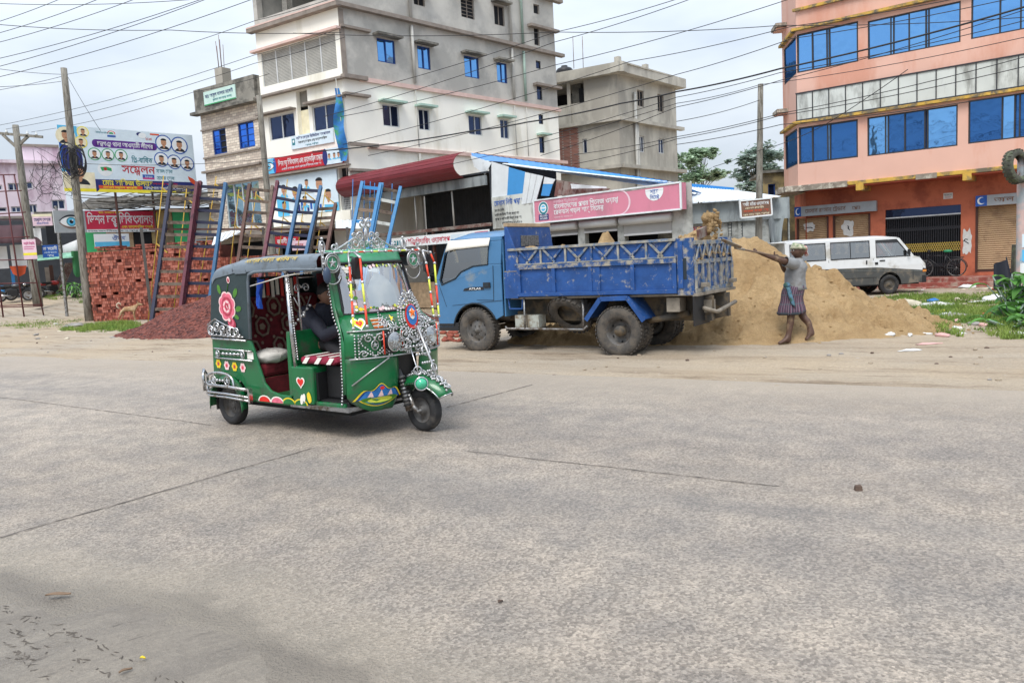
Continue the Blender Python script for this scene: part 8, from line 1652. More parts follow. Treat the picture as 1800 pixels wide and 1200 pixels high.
bush('weed_tuft', 'dark green weed tuft among the litter in the middle of the right hand grass', G(1612, 562), .10, 40, 9, 'leaf_hazed', .28, .03, .4)
# ------------------------------------------------------------------ grass
def inpoly(x, y, P):
    c = False; j = len(P) - 1
    for i in range(len(P)):
        if (P[i][1] > y) != (P[j][1] > y) and x < (P[j][0] - P[i][0]) * (y - P[i][1]) / (P[j][1] - P[i][1]) + P[i][0]: c = not c
        j = i
    return c
def grass(label, polypx, n, h0, h1, seed, patch=1.):
    r_ = random.Random(seed); P = [G(*q) for q in polypx]; P2 = [(p.x, p.y) for p in P]; x0, x1 = min(p[0] for p in P2), max(p[0] for p in P2); y0, y1 = min(p[1] for p in P2), max(p[1] for p in P2); b = MB('grass_blade'); k = 0
    while k < n:
        x, y = r_.uniform(x0, x1), r_.uniform(y0, y1)
        wob = .5 * fb(x, y, .8, 3)
        if not inpoly(x + wob, y + wob * 1.4, P2): k += .2; continue
        d = fb(x, y, 1.6 * patch, 4); 
        if r_.random() > .62 + d * 1.6: k += .15; continue
        z = ground_h(x, y) - .01; a = r_.uniform(0, 2 * PI); h = r_.uniform(h0, h1) * (.6 + .8 * max(0, .5 + d)); w_ = .010 + .006 * r_.random(); l = V((r_.gauss(0, .45), r_.gauss(0, .45), 1)) * h; sd = V((math.cos(a), math.sin(a), 0)) * w_
        b.add([(x - sd.x, y - sd.y, z), (x + sd.x, y + sd.y, z), (x + l.x, y + l.y, z + l.z)], [(0, 1, 2)], False); k += 1
    b.raw = True; tag(b.build('grass'), label, 'grass', kind='stuff')
grass('green grass strewn with litter at the right below the van', [(1500, 530), (1600, 521), (1700, 519), (1880, 512), (1900, 606), (1760, 602), (1690, 592), (1620, 578), (1555, 560), (1510, 543)], 52000, .04, .13, 1)
grass('short bright grass at the foot of the brick stack', [(118, 580), (160, 570), (215, 566), (262, 575), (225, 587), (150, 588)], 9000, .05, .13, 2)
grass('thin grass along the edge of the stalls at the far left', [(66, 540), (90, 524), (160, 518), (215, 520), (160, 532), (100, 540)], 7000, .05, .16, 3)
grass('sparse weeds on the grey ground at the far left', [(0, 566), (60, 562), (120, 560), (140, 572), (60, 580), (0, 575)], 2500, .03, .09, 4)
# ------------------------------------------------------------------ litter, stones, scraps
M('lit_white', 'D5D5D2', .6, var=.1); M('lit_cream', 'C4BBA6', .8, var=.15); M('lit_orange', 'C4674A', .75, var=.15); M('lit_blue', '2A6FB4', .5); M('lit_yellow', 'D6BE2C', .5); M('lit_grey', '8F8B86', .8, var=.2); M('lit_pink', 'C9A09A', .7); M('stone_brown', '5A4A40', .95, var=.25, scale=20, bump=.4)
def crumple(name, label, cat, p, sx, sy, sz_, m_, seed, group=None, rz=0.):
    t = MB(m_, p); t.smooth = True; c_, s_ = math.cos(rz), math.sin(rz)
    def f(u, v):
        th = 2 * PI * u; ph = PI * v; k = 1 + .45 * noise.noise(V((math.cos(th) * 1.7 + seed * 3.1, math.sin(th) * 1.7, ph * 1.2))) + .25 * noise.noise(V((math.cos(th) * 4 + seed, math.sin(th) * 4, ph * 3)))
        x, y, z = sx * math.sin(ph) * math.cos(th) * k, sy * math.sin(ph) * math.sin(th) * k, max(-.01, sz_ * (.35 - .65 * math.cos(ph) * 1.0) * k * .8); return p + V((x * c_ - y * s_, x * s_ + y * c_, z))
    t.grid(f, 14, 8); return tag(t.build(name), label, cat, group)
def gp_(x, y): p = G(x, y); return V((p.x, p.y, ground_h(p.x, p.y)))
big = [(1592, 542, .38, .22, .30, 'lit_cream', 'beige half buried sack on the right hand grass'), (1640, 540, .62, .25, .16, 'lit_white', 'long dirty white plastic sheet lying in the right hand grass'), (1562, 551, .18, .12, .09, 'lit_white', 'white plastic bag left of the beige sack'), (1640, 533, .16, .12, .11, 'lit_blue', 'bright blue plastic bag on the white sheet in the grass'), (1655, 550, .16, .1, .07, 'lit_yellow', 'bright yellow plastic scrap in the grass'), (1745, 531, .30, .2, .22, 'lit_white', 'white crumpled plastic bag near the broad leaved plant'), (1722, 533, .32, .12, .06, 'lit_white', 'flat pale plastic strip next to the crumpled bag'), (1744, 555, .24, .11, .10, 'lit_orange', 'orange terracotta lump in the grass at the right'), (1680, 560, .28, .14, .10, 'lit_grey', 'grey and white rag in the middle of the right hand grass'), (1670, 556, .2, .12, .09, 'lit_white', 'white rag beside the grey rag in the grass'), (1770, 558, .4, .14, .05, 'lit_cream', 'pale cardboard sheet by the weeds at the right edge'), (1555, 498, .4, .2, .1, 'lit_cream', 'pale rubble under the van sill'), (1700, 506, .3, .2, .13, 'lit_white', 'white plastic heap at the foot of the red steps'), (1712, 503, .18, .16, .16, 'lit_cream', 'pale pink lump at the foot of the red steps'), (1735, 508, .35, .15, .07, 'lit_cream', 'flat pale scraps along the red steps'), (1752, 511, .16, .12, .1, 'lit_orange', 'orange scrap at the foot of the red steps'), (1440, 555, .08, .05, .30, 'lit_white', 'white scrap of plastic stuck in the sand pile behind the worker')]
for i, (x, y, a, c, h, m_, lb) in enumerate(big):
    p = gp_(x, y)
    if x == 1440: p = D(1438, 556, 12.75); p.z -= .1
    crumple('plastic_litter', lb, 'litter', p, a, c, h, m_, i, None, rnd.uniform(-.3, .3))
for i in range(70):
    if i < 48: x, y = rnd.uniform(1500, 1800), rnd.uniform(526, 592)
    elif i < 60: x, y = rnd.uniform(1500, 1770), rnd.uniform(500, 512)
    else: x, y = rnd.uniform(0, 210), rnd.uniform(556, 600)
    g_ = ('litter on the right hand grass', 'litter along the red steps', 'litter on the far left verge')[0 if i < 48 else 1 if i < 60 else 2]
    crumple('plastic_scrap', ('small pale scrap of rubbish on the right hand grass', 'small pale scrap of rubbish along the foot of the red steps', 'small pale scrap of rubbish on the grey ground at the far left')[0 if i < 48 else 1 if i < 60 else 2], 'litter', gp_(x, y), rnd.uniform(.04, .14), rnd.uniform(.03, .08), rnd.uniform(.02, .07), rnd.choice(['lit_white', 'lit_white', 'lit_cream', 'lit_grey', 'lit_cream', 'lit_pink']), i + 40, g_, rnd.uniform(0, 3))
crumple('sack', 'white sacking heaped between the leaning pole and the eye sign post', 'sack', gp_(140, 537), .9, .3, .22, 'lit_white', 91); crumple('rubble', 'grey rubble at the foot of the leaning pole', 'rubble', gp_(130, 574), .4, .2, .12, 'lit_grey', 92)
crumple('plastic_scrap', 'pinkish plastic scrap at the front toe of the sand pile', 'litter', gp_(1632, 606), .18, .05, .03, 'lit_pink', 93); crumple('plastic_scrap', 'white plastic scrap lying on the sandy verge in front of the sand pile', 'litter', gp_(1600, 618), .15, .06, .03, 'lit_white', 94)
p = G(1508, 861); t = MB('stone_brown', p); t.hexa([p + V(q) for q in ((-.025, -.02, -.005), (.022, -.025, -.005), (.028, .02, -.005), (-.02, .022, -.005), (-.018, -.015, .034), (.02, -.02, .030), (.022, .014, .036), (-.014, .02, .028))]); tag(t.build('stone', bevel=.006), 'small brown stone lying alone on the road', 'stone')
M('leaf_dry', '7A6450', .85, var=.25, scale=30)
def scrap(x, y, l, w_, rz, lb, m_='leaf_dry', z=.012):
    p = G(x, y); p.z = z; t = MB(m_, p); c_, s_ = math.cos(rz), math.sin(rz); t.grid(lambda u, v: p + V(((u - .5) * l * c_ - (v - .5) * w_ * math.sin(PI * (.1 + .8 * u)) * s_, (u - .5) * l * s_ + (v - .5) * w_ * math.sin(PI * (.1 + .8 * u)) * c_, .003 * math.sin(u * 5) + .006 * (2 * v - 1) ** 2)), 10, 4); tag(t.build('dry_leaf', solid=.002), lb, 'leaf')
scrap(103, 1052, .12, .03, .1, 'dry brown leaf lying at the edge of the mud at the lower left', z=.022); scrap(222, 1188, .05, .014, .8, 'thin dry stalk on the mud at the bottom edge', z=.024); scrap(252, 1166, .02, .014, .2, 'bit of yellow green leaf on the wet mud', 'lit_yellow', z=.024); scrap(880, 1058, .03, .018, .9, 'dark flake lying on the road below the middle of the picture', 'stone_brown', z=.004)
for i in range(46):
    x, y = (rnd.uniform(900, 1800), rnd.uniform(612, 684)) if i < 30 else (rnd.uniform(0, 420), rnd.uniform(592, 625)); p = gp_(x, y); r_ = rnd.uniform(.010, .028)
    t = MB('dirt' if i % 2 else 'stone_brown' if i % 3 else 'lit_grey', p); t.ball(p + V((0, 0, r_ * .3)), (r_ * rnd.uniform(1, 1.6), r_, r_ * .7), 7, 5); tag(t.build('dirt_clod'), 'dark clod of earth on the sandy verge in front of the truck and pile' if i < 30 else 'small clod on the sandy verge at the left', 'clod', 'clods on the verge, right' if i < 30 else 'clods on the verge, left')
for i in range(26):
    x, y = rnd.uniform(778, 812), rnd.uniform(585, 604); p = gp_(x, y); t = MB('brick_red', p); r_ = rnd.uniform(.03, .07); t.ball(p + V((0, 0, r_ * .4)), (r_ * 1.4, r_, r_ * .7), 5, 4); tag(t.build('brick_piece'), 'broken brick piece lying in front of the blue truck cab', 'brick piece', 'broken bricks in front of the truck')
M('sheet_black', '2B2F3A', .5, var=.15); p = gp_(1762, 512); t = thing('black_sheet', tuple(p), 'black plastic sheet draped over a post beside the broad leaved plant', 'sheet'); b = MB('sheet_black', p); b.grid(lambda u, v: p + V((-.32 + .75 * u * (1 - .35 * v), -.05 + .12 * math.sin(u * 8), .05 + (.78 + .25 * u) * v)), 12, 6); b.build('cloth', t); b = MB('moss_rubber', p); b.bar(p + V((.42, .08, -.1)), p + V((.46, .08, 1.45)), .16, .16); b.build('post', t)

# low roofed stall behind the bricks, under the billboard
FZ = Fac(D(250, 400, 38), 8); org = FZ.pt(0, -.3); t = thing('market_stall', tuple(org), 'dark low roofed stall seen between the billboard and the brick stack', 'stall'); M('thatch', '5C5750', .95, var=.4, scale=6, bump=.8, bscale=9)
b = MB('thatch', org); zA, zB_ = FZ.sz(250, 366)[1], FZ.sz(250, 338)[1]; x0_, x1_ = FZ.sz(135, 360)[0], FZ.sz(400, 360)[0]
b.grid(lambda u, v: FZ.pt(x0_ + (x1_ - x0_) * u, zA + (zB_ - zA) * v + .12 * noise.noise(V((u * 18, v * 4, 2))), .8 - 2.6 * v + .1 * noise.noise(V((u * 20, v * 9, 5)))), 60, 8)
for k in range(40): a_ = rnd.uniform(x0_, x1_ - 1.5); z_ = rnd.uniform(zA, zB_); b.tube([FZ.pt(a_, z_, .5), FZ.pt(a_ + 1, z_ - .1, .4), FZ.pt(a_ + 2.2, z_ + rnd.uniform(-.2, .2), .45)], .02, 4)
b.build('roof', t)
b = MB('cream_print', org); xs_ = x0_
while xs_ < x1_: wd = rnd.uniform(.5, 1.3); b.use(rnd.choice(['cream_print', 'grey_print', 'ochre', 'pale_print', 'wood_board', 'room_dark', 'green_print', 'slab_edge'])); FZ.box(b, xs_, xs_ + wd - .03, rnd.choice((1.2, 1.8, 2.4)), zA - .05 - rnd.uniform(0, .3), -.4 - rnd.random() * .3, -.3); xs_ += wd
b.use('room_dark'); FZ.box(b, x0_, x1_, -.3, zA, -1.2, -1.0); b.build('goods', t)
# ------------------------------------------------------------------ people and the dog
M('skin_brown', (.24, .13, .085), .55, var=.12, scale=12, spec=.35); M('skin_worker', (.095, .05, .034), .5, var=.15, scale=9, dirt=(.25, .17, .10), dscale=8, damt=.2); M('hair_black', (.012, .011, .011), .6); M('eye_white', (.6, .58, .55), .3); M('shirt_grey', (.24, .245, .25), .9, var=.15, scale=10, dirt=(.2, .19, .18), dscale=6, damt=.35, bump=.5, bscale=16); M('jacket_navy', (.022, .024, .038), .75, var=.2, bump=.4, bscale=14); M('scarf', (.42, .41, .30), .9, var=.3, scale=18, dirt=(.12, .2, .10), dscale=18, damt=.4); M('scarf_red', (.55, .15, .14), .9, var=.3, scale=30, dirt=(.62, .58, .5), dscale=24, damt=.5); M('trouser', (.02, .02, .024), .8)
m, nt, b = newmat('lungi'); L = nt.links.new; tc = N(nt, 'ShaderNodeTexCoord'); sx = N(nt, 'ShaderNodeSeparateXYZ'); L(tc.outputs['UV'], sx.inputs[0])
def stripe(nt, val, freq, w_):
    a = N(nt, 'ShaderNodeMath', operation='MULTIPLY'); nt.links.new(val, a.inputs[0]); a.inputs[1].default_value = freq; f = N(nt, 'ShaderNodeMath', operation='FRACT'); nt.links.new(a.outputs[0], f.inputs[0]); g = N(nt, 'ShaderNodeMath', operation='LESS_THAN'); nt.links.new(f.outputs[0], g.inputs[0]); g.inputs[1].default_value = w_; return g.outputs[0]
c = mixc(nt, stripe(nt, sx.outputs[0], 30, .45), (.11, .055, .085), (.030, .028, .05)); c = mixc(nt, stripe(nt, sx.outputs[0], 30, .10), c, (.33, .26, .30)); c = mixc(nt, stripe(nt, sx.outputs[1], 3.2, .06), c, (.07, .12, .13))
L(c, b.inputs['Base Color']); b.inputs['Roughness'].default_value = .9; M('lungi_hem', (.04, .05, .06), .9, var=.3); M('lungi_edge', (.08, .17, .24), .9, var=.3, scale=20, dirt=(.04, .09, .05), dscale=14, damt=.4)
def skin_mesh(verts, edges, root=0, sub=2):
    me = bpy.data.meshes.new('t'); me.from_pydata([tuple(v[0]) for v in verts], edges, []); o = bpy.data.objects.new('t', me); COL.objects.link(o)
    md = o.modifiers.new('s', 'SKIN'); md.use_smooth_shade = True
    for i, v in enumerate(verts): d = me.skin_vertices[0].data[i]; r_ = v[1]; d.radius = r_ if isinstance(r_, tuple) else (r_, r_); d.use_root = (i == root)
    s2 = o.modifiers.new('u', 'SUBSURF'); s2.levels = sub; s2.render_levels = sub
    me2 = bpy.data.meshes.new_from_object(o.evaluated_get(bpy.context.evaluated_depsgraph_get()))
    vs_ = [v.co.copy() for v in me2.vertices]; fs = [tuple(p.vertices) for p in me2.polygons]
    bpy.data.objects.remove(o); bpy.data.meshes.remove(me); bpy.data.meshes.remove(me2); return vs_, fs
def head(mb, c, fwd, up, h=.225, skin='skin_brown'):
    """head with brow, nose, lips, chin, ears and eyes; fwd = where the face looks"""
    c = V(c); f = V(fwd).normalized(); u_ = (V(up) - f * V(up).dot(f)).normalized(); s_ = u_.cross(f); R = h / 2; g = lambda x, s0, w_: math.exp(-((x - s0) / w_) ** 2)
    def pt(a, b_):
        th = 2 * PI * a; ph = PI * b_; cz = math.cos(ph); sp = math.sin(ph); x, y, z = sp * math.cos(th), sp * math.sin(th), cz
        wd = .74 + .04 * g(z, .2, .5) - .20 * max(0, -z - .25); dp = .92
        X, Y_, Z = x * dp, y * wd, z
        if x > 0:
            fr = x ** 2
            X += fr * (.05 * g(z, .28, .15) - .07 * g(z, .08, .12) + (.26 * g(z, -.18, .14) + .10 * g(z, .0, .12)) * g(y, 0, .17) + .07 * g(z, -.46, .10) * g(y, 0, .35) + .08 * g(z, -.78, .16) * g(y, 0, .4) - .06 * g(z, -.62, .07))
        else: X += .06 * x * max(0, -z - .3) * -3
        return c + (f * X + s_ * Y_ + u_ * Z) * R
    mb.use(skin); mb.grid(pt, 40, 28)
    for s in (-1, 1):
        mb.use(skin); e = c + s_ * (s * .76 * R) + u_ * (-.05 * R) - f * (.02 * R); mb.torus(e, s_ + f * .2 * -s * 0, .16 * R, .06 * R, 12, 6, R2=.25 * R); mb.ball(e, .12 * R, 8, 6)
        mb.use('eye_white'); q = c + f * (.83 * R) + s_ * (s * .30 * R) + u_ * (.08 * R); mb.ball(q, .085 * R, 8, 6); mb.use('hair_black'); mb.ball(q + f * (.05 * R), .055 * R, 8, 6); mb.tube([q + u_ * (.15 * R) - s_ * (s * .15 * R) + f * .08 * R, q + u_ * (.20 * R) + f * .09 * R, q + u_ * (.14 * R) + s_ * (s * .16 * R) + f * .02 * R], .03 * R, 5)
    mb.use('lip_print'); mb.tube([c + f * (.86 * R) + s_ * (.2 * R) - u_ * (.50 * R), c + f * (.95 * R) - u_ * (.49 * R), c + f * (.86 * R) - s_ * (.2 * R) - u_ * (.50 * R)], .045 * R, 6)
    return f, s_, u_, R
def hand(vt, ed, wrist_i, wrist, along, palm_n, grip, k=1.):
    """palm and five skinned finger chains closing on a bar along `grip`"""
    a = V(along).normalized(); n = V(palm_n).normalized(); g_ = V(grip).normalized(); p0 = V(wrist) + a * .045 * k; p1 = V(wrist) + a * .085 * k
    i0 = len(vt); vt.append((p0, (.034 * k, .020 * k))); ed.append((wrist_i, i0)); i1 = len(vt); vt.append((p1, (.034 * k, .017 * k))); ed.append((i0, i1)); fin = []
    for q, (off, ln) in enumerate(((-.030, .85), (-.010, 1.), (.010, .95), (.029, .75))):
        b_ = p1 + g_ * off * k; l = .030 * ln * k; p = b_ + a * l * .9 + n * .004; p2 = p + a * l * .45 + n * l * .9; p3 = p2 - a * l * .65 + n * l * .55; fin.append([(b_, .0095 * k), (p, .0092 * k), (p2, .0085 * k), (p3, .0075 * k)])
    t0 = p0 - g_ * .026 * k; fin.append([(t0, .012 * k), (t0 - g_ * .018 * k + a * .025 * k + n * .016 * k, .0105 * k), (t0 - g_ * .004 * k + a * .050 * k + n * .034 * k, .009 * k)]); return fin
def fingers(mb, fins):
    for ch in fins:
        vs_, fs = skin_mesh(ch, [(i, i + 1) for i in range(len(ch) - 1)], 0, 1); mb.add(vs_, fs, True)
def rings(mb, rs, n=28, cap=True, uv=None):
    """loft through rings (centre, rx axis vector, ry axis vector)"""
    vs_ = []
    for c, ax, ay, f in rs: vs_ += [V(c) + V(ax) * math.cos(2 * PI * k / n) * (f(k / n) if f else 1) + V(ay) * math.sin(2 * PI * k / n) * (f(k / n) if f else 1) for k in range(n)]
    fs = [(i * n + k, i * n + (k + 1) % n, (i + 1) * n + (k + 1) % n, (i + 1) * n + k) for i in range(len(rs) - 1) for k in range(n)]; mb.add(vs_, fs, True); return mb
# ---- worker throwing sand
wb_ = V((4.3, 11.85, terrain(4.3, 11.85))); wk = thing('person', tuple(wb_), 'worker in grey t-shirt, striped wrap and headscarf throwing sand into the truck with a shovel', 'person')
O = wb_; Dp = lambda x, y, Y: D(x, y, Y)
pel = Dp(1396, 512, 11.92); spine = Dp(1397, 492, 11.92); chest = Dp(1401, 470, 11.92); nk = Dp(1403, 456, 11.92); hd = Dp(1403, 441, 11.90)
shn, shf = Dp(1396, 464, 11.76), Dp(1399, 464, 12.10); eln, elf = Dp(1364, 455, 11.62), Dp(1380, 477, 12.02); wrn, wrf = Dp(1339, 446, 11.58), Dp(1368, 452, 11.70)
hipn, hipf = Dp(1393, 522, 11.84), Dp(1401, 522, 12.02); knn, knf = Dp(1386, 558, 11.83), Dp(1409, 558, 12.05); ann, anf = Dp(1384, 594, 11.80), Dp(1423, 588, 12.2)
gz = lambda p: max(ground_h(p.x, p.y), sand_h(p.x, p.y) + terrain(p.x, p.y))
def GS(x, y):
    Y = 10.
    while Y < 14 and D(x, y, Y).z > gz(D(x, y, Y)): Y += .01
    return D(x, y, Y)
fn_, ff_ = GS(1385, 604), GS(1424, 598); ann = fn_ + V((.0, .0, .075)); anf = ff_ + V((.02, 0, .12)); knn = V(((ann.x + hipn.x) / 2 + .01, (ann.y + hipn.y) / 2, knn.z)); knf = V((hipf.x * .45 + anf.x * .55 - .02, (anf.y + hipf.y) / 2, knf.z))
ton = ann + V((-.17, -.05, -.058)); hen = ann + V((.035, .01, -.055)); tof = anf + V((-.10, -.02, -.11)); hef = anf + V((.05, .0, -.02))
vt = [(pel, (.13, .11)), (spine, (.125, .10)), (chest, (.15, .11)), (nk, .055), (hd + V((0, 0, -.05)), .06), (shn, .062), (eln, .042), (wrn, .028), (shf, .062), (elf, .042), (wrf, .028), (hipn, .095), (knn, .058), (ann, .036), (hipf, .095), (knf, .058), (anf, .036), (ton, (.042, .018)), (hen, .03), (tof, (.042, .018)), (hef, .03), ((knn + ann) / 2 + V((.02, .01, .06)), .056), ((knf + anf) / 2 + V((.02, .01, .06)), .056)]
ed = [(0, 1), (1, 2), (2, 3), (3, 4), (2, 5), (5, 6), (6, 7), (2, 8), (8, 9), (9, 10), (0, 11), (11, 12), (12, 21), (21, 13), (0, 14), (14, 15), (15, 22), (22, 16), (13, 17), (13, 18), (16, 19), (16, 20)]
bar_d = (Dp(1300, 437, 11.5) - Dp(1372, 452, 11.62)).normalized(); fins = []
fins += hand(vt, ed, 7, wrn, (wrn - eln).normalized() + V((0, -.1, 0)), (-.1, .2, .9), bar_d * -1 + V((0, .4, 0))); fins += hand(vt, ed, 10, wrf, (wrf - elf).normalized() * .6 + bar_d * .5, (.1, -.9, .3), V((0, .2, 1)))
vs_, fs = skin_mesh(vt, ed, 0, 2); b = MB('skin_worker', O); b.add(vs_, fs, True); fingers(b, fins)
fw, sw_, uw, Rw = head(b, hd + V((0, 0, .0)), (-.92, -.12, .02), (0, 0, 1), .225, 'skin_worker'); b.build('body', wk)
b = MB('hair_black', O); b.grid(lambda u, v: hd + (fw * (-.12 + .90 * math.sin(PI * .5 * (.15 + .8 * v)) * math.cos(2 * PI * u)) + sw_ * (.80 * math.sin(PI * .5 * (.15 + .8 * v)) * math.sin(2 * PI * u)) + uw * (.05 + 1.0 * math.cos(PI * .5 * (.15 + .8 * v)))) * Rw * 1.02, 20, 8); b.build('hair', wk)
b = MB('scarf', O)
for k in range(4):
    zz = .32 + .15 * k; rr = .95 - .10 * k; b.tube([hd + (fw * (.94 * rr * math.cos(t) - .03) + sw_ * (.84 * rr * math.sin(t)) + uw * (zz + .10 * math.sin(t + k) - .10 * math.cos(t) * -1)) * Rw for t in [2 * PI * i / 22 for i in range(22)]], .022 + .003 * (k % 2), 7, closed=True)
b.use('scarf_red'); b.grid(lambda u, v: hd + (fw * (-.95 - .25 * v + .1 * math.sin(u * 6)) + sw_ * ((u - .5) * (.7 + .3 * v)) + uw * (.35 - 1.05 * v + .08 * math.sin(u * 9))) * Rw, 10, 8); b.ball(hd + (fw * -.98 + uw * .3) * Rw, .04, 8, 6); b.build('headscarf', wk, solid=.006)
# t-shirt
up = V((0, 0, 1)); ax = V((.82, -.20, 0)).normalized(); ay = V((.20, .82, 0)).normalized()   # depth and width of the chest
wr_ = lambda s_, a=.06: (lambda t: 1 + a * math.sin(t * 2 * PI * 5 + s_) + .04 * math.sin(t * 2 * PI * 9 + s_ * 2))
b = MB('shirt_grey', O); wa = Dp(1397, 503, 11.92)
rs = [(wa + V((.0, 0, -.055)), ax * .168, ay * .185, wr_(1)), (wa + V((-.01, 0, .0)), ax * .162, ay * .18, wr_(2)), (wa + V((0, 0, .05)), ax * .150, ay * .172, wr_(2.5)), (spine + V((0, 0, .04)), ax * .148, ay * .178, wr_(3)), (spine + V((.01, 0, .12)), ax * .152, ay * .19, wr_(4)), (chest, ax * .150, ay * .20, wr_(5, .03)), (chest + V((0, 0, .055)), ax * .135, ay * .195, wr_(6, .03)), (shn.lerp(shf, .5) + V((.01, 0, .045)), ax * .105, ay * .165, None), (nk + V((0, 0, .0)), ax * .075, ay * .09, None), (nk + V((-.005, 0, .022)), ax * .062, ay * .07, None)]
rings(b, rs)
for s0, e0 in ((shn, eln), (shf, elf)):
    d = (e0 - s0); p0 = s0 + (chest - s0) * .45 + V((0, 0, .01)); q = [p0, s0, s0 + d * .22, s0 + d * .46, s0 + d * .50]; b.tube(q, [.085, .086, .080, .074, .076], 14, caps=False)
b.build('shirt', wk, solid=.006)
# wrap
b = MB('lungi', O); hem = V(((knn + knf) / 2)); hem = Dp(1391, 551, 11.92); n = 40; rs = []
for i in range(11):
    e_ = i / 10; c = wa.lerp(hem, e_) + V((-.02 * math.sin(PI * e_), 0, .02 * (1 - e_))); k = .142 + .03 * e_ + .010 * math.sin(e_ * 9); rs.append((c, ax * (k + .02 * e_), ay * (k + .035), (lambda ee: (lambda t: 1 + (.03 + .07 * ee) * math.sin(t * 2 * PI * 7 + 1.5 * ee) + .04 * ee * math.sin(t * 2 * PI * 13)))(e_)))
rings(b, rs, n)
# hem swings lower at the back, higher in front
for v_ in b.v:
    e_ = max(0, min(1, (wa.z - O.z - v_.z) / max(.01, wa.z - hem.z))); v_.z += .06 * e_ * (-(v_.x - (hem.x - O.x))) * -1.2
o_ = b.build('lungi', wk, solid=.006); uvl = o_.data.uv_layers.new(name='uv')
for li, lp in enumerate(o_.data.loops): vi = lp.vertex_index; uvl.data[li].uv = ((vi % n) / n, (vi // n) / 10)
for p_ in o_.data.polygons:
    us = [uvl.data[i].uv[0] for i in p_.loop_indices]
    if max(us) - min(us) > .5:
        for i in p_.loop_indices:
            if uvl.data[i].uv[0] < .5: uvl.data[i].uv[0] += 1
b = MB('lungi_edge', O); kn = wa + V((-.16, -.10, .03)); b.ball(kn, (.05, .06, .04), 10, 7); b.grid(lambda u, v: kn + V((-.035 + .07 * u + .06 * v, -.045 - .03 * math.sin(PI * u) - .06 * v, -.03 - .26 * v - .05 * u * v)), 6, 10); b.use('lungi_hem'); b.tube([rs[-1][0] + rs[-1][1] * math.cos(t) * 1.02 + rs[-1][2] * math.sin(t) * 1.02 + V((0, 0, .012)) for t in [PI * .75 + PI * .9 * i / 14 for i in range(15)]], .018, 6); b.build('lungi_fold', wk, solid=.006)
# shovel
h0 = Dp(1378, 453, 11.66); h1 = Dp(1302, 437.5, 11.44); t = thing('shovel', tuple(h1), 'long handled shovel with a pale worn blade held out by the worker', 'shovel'); M('shovel_wood', (.16, .11, .075), .7, var=.2)
b = MB('shovel_wood', h1); b.tube([h0, h1], .014, 8); b.build('handle', t); dr_ = (h1 - h0).normalized(); sd_ = V((dr_.y, -dr_.x, 0)).normalized() * 1.; un = sd_.cross(dr_)
if un.z < 0: un = -un
M('shovel_blade', (.36, .34, .31), .4, .6, var=.2, dirt=(.3, .2, .11), dscale=8, damt=.5); b = MB('shovel_blade', h1)
b.grid(lambda u, v: h1 + dr_ * (.02 + .34 * v) + sd_ * ((u - .5) * .17 * (1 - .55 * max(0, v - .55) / .45) * (.75 + .25 * min(1, v * 5))) + un * (.028 * (2 * u - 1) ** 2 + .03 * v * v + .04 * v), 10, 12); b.tube([h1 - dr_ * .06, h1 + dr_ * .1], .017, 8); b.build('blade', t, solid=.006)
# flying sand
fp = Dp(1249, 394, 11.55); t = MB('sand', fp); r_ = random.Random(12)
for (x, y, s_) in ((1246, 384, .085), (1253, 388, .075), (1243, 394, .07), (1250, 398, .06), (1247, 404, .045), (1258, 382, .05), (1240, 383, .06), (1246, 409, .03), (1262, 390, .035)):
    c = Dp(x, y, 11.55 + r_.uniform(-.08, .08)); t.grid(lambda u, v, c=c, s_=s_: c + V((s_ * math.sin(PI * v) * math.cos(2 * PI * u), s_ * math.sin(PI * v) * math.sin(2 * PI * u), s_ * 1.1 * math.cos(PI * v))) * (1 + .5 * noise.noise(V((c.x * 9 + math.cos(2 * PI * u) * 2, v * 6, math.sin(2 * PI * u) * 2)))), 14, 9)
for k in range(90): c = Dp(r_.gauss(1256, 9), r_.gauss(396, 11), 11.55 + r_.gauss(0, .1)); s_ = r_.uniform(.006, .026); t.ball(c, s_, 6, 4)
tag(t.build('flying_sand'), 'clump of sand flying through the air above the truck tailgate', 'sand')
b = MB('tin_rust', TF.Mx @ V((-1.15, .2, 1.7))); p = TF.Mx @ V((-1.1, .35, 1.74)); b.bar(p, TF.Mx @ V((-1.1, .0, 1.80)), .03, .14); tag(b.build('board'), 'short dark board stuck in the sand at the truck tailgate', 'board')
# ---- rickshaw driver
A_ = AF; dv = thing('person', tuple(A_.Mx @ V((1.42, -.10, .75))), 'rickshaw driver in a dark jacket sitting behind the windscreen', 'person', A_.ang); on = lambda x, y, yy: A_.on(x, y, 1, yy) - V((1.42, -.10, .75))
hip = on(562, 622, -.12); hip.z = .07; cs_ = on(563, 562, -.12); nk_ = on(570, 537, -.12); hd_ = on(575, 517, -.12); sh = {s: on(563, 548, -.12) + V((0, .17 * s, 0)) for s in (-1, 1)}
el = {-1: on(572, 590, -.30), 1: on(574, 590, -.30) + V((0, .42, 0))}; wr = {-1: V((.20, -.16, .30)), 1: V((.20, .32, .30))}
kn_ = {s: hip + V((.34, .12 * s, .0)) for s in (-1, 1)}; an = {s: V((.22, .12 * s + .02, -.36)) for s in (-1, 1)}
vt = [(hip, (.14, .12)), (hip.lerp(cs_, .5), (.13, .11)), (cs_, (.15, .11)), (nk_, .055), (hd_ + V((0, 0, -.06)), .06)]; ed = [(0, 1), (1, 2), (2, 3), (3, 4)]; fins = []
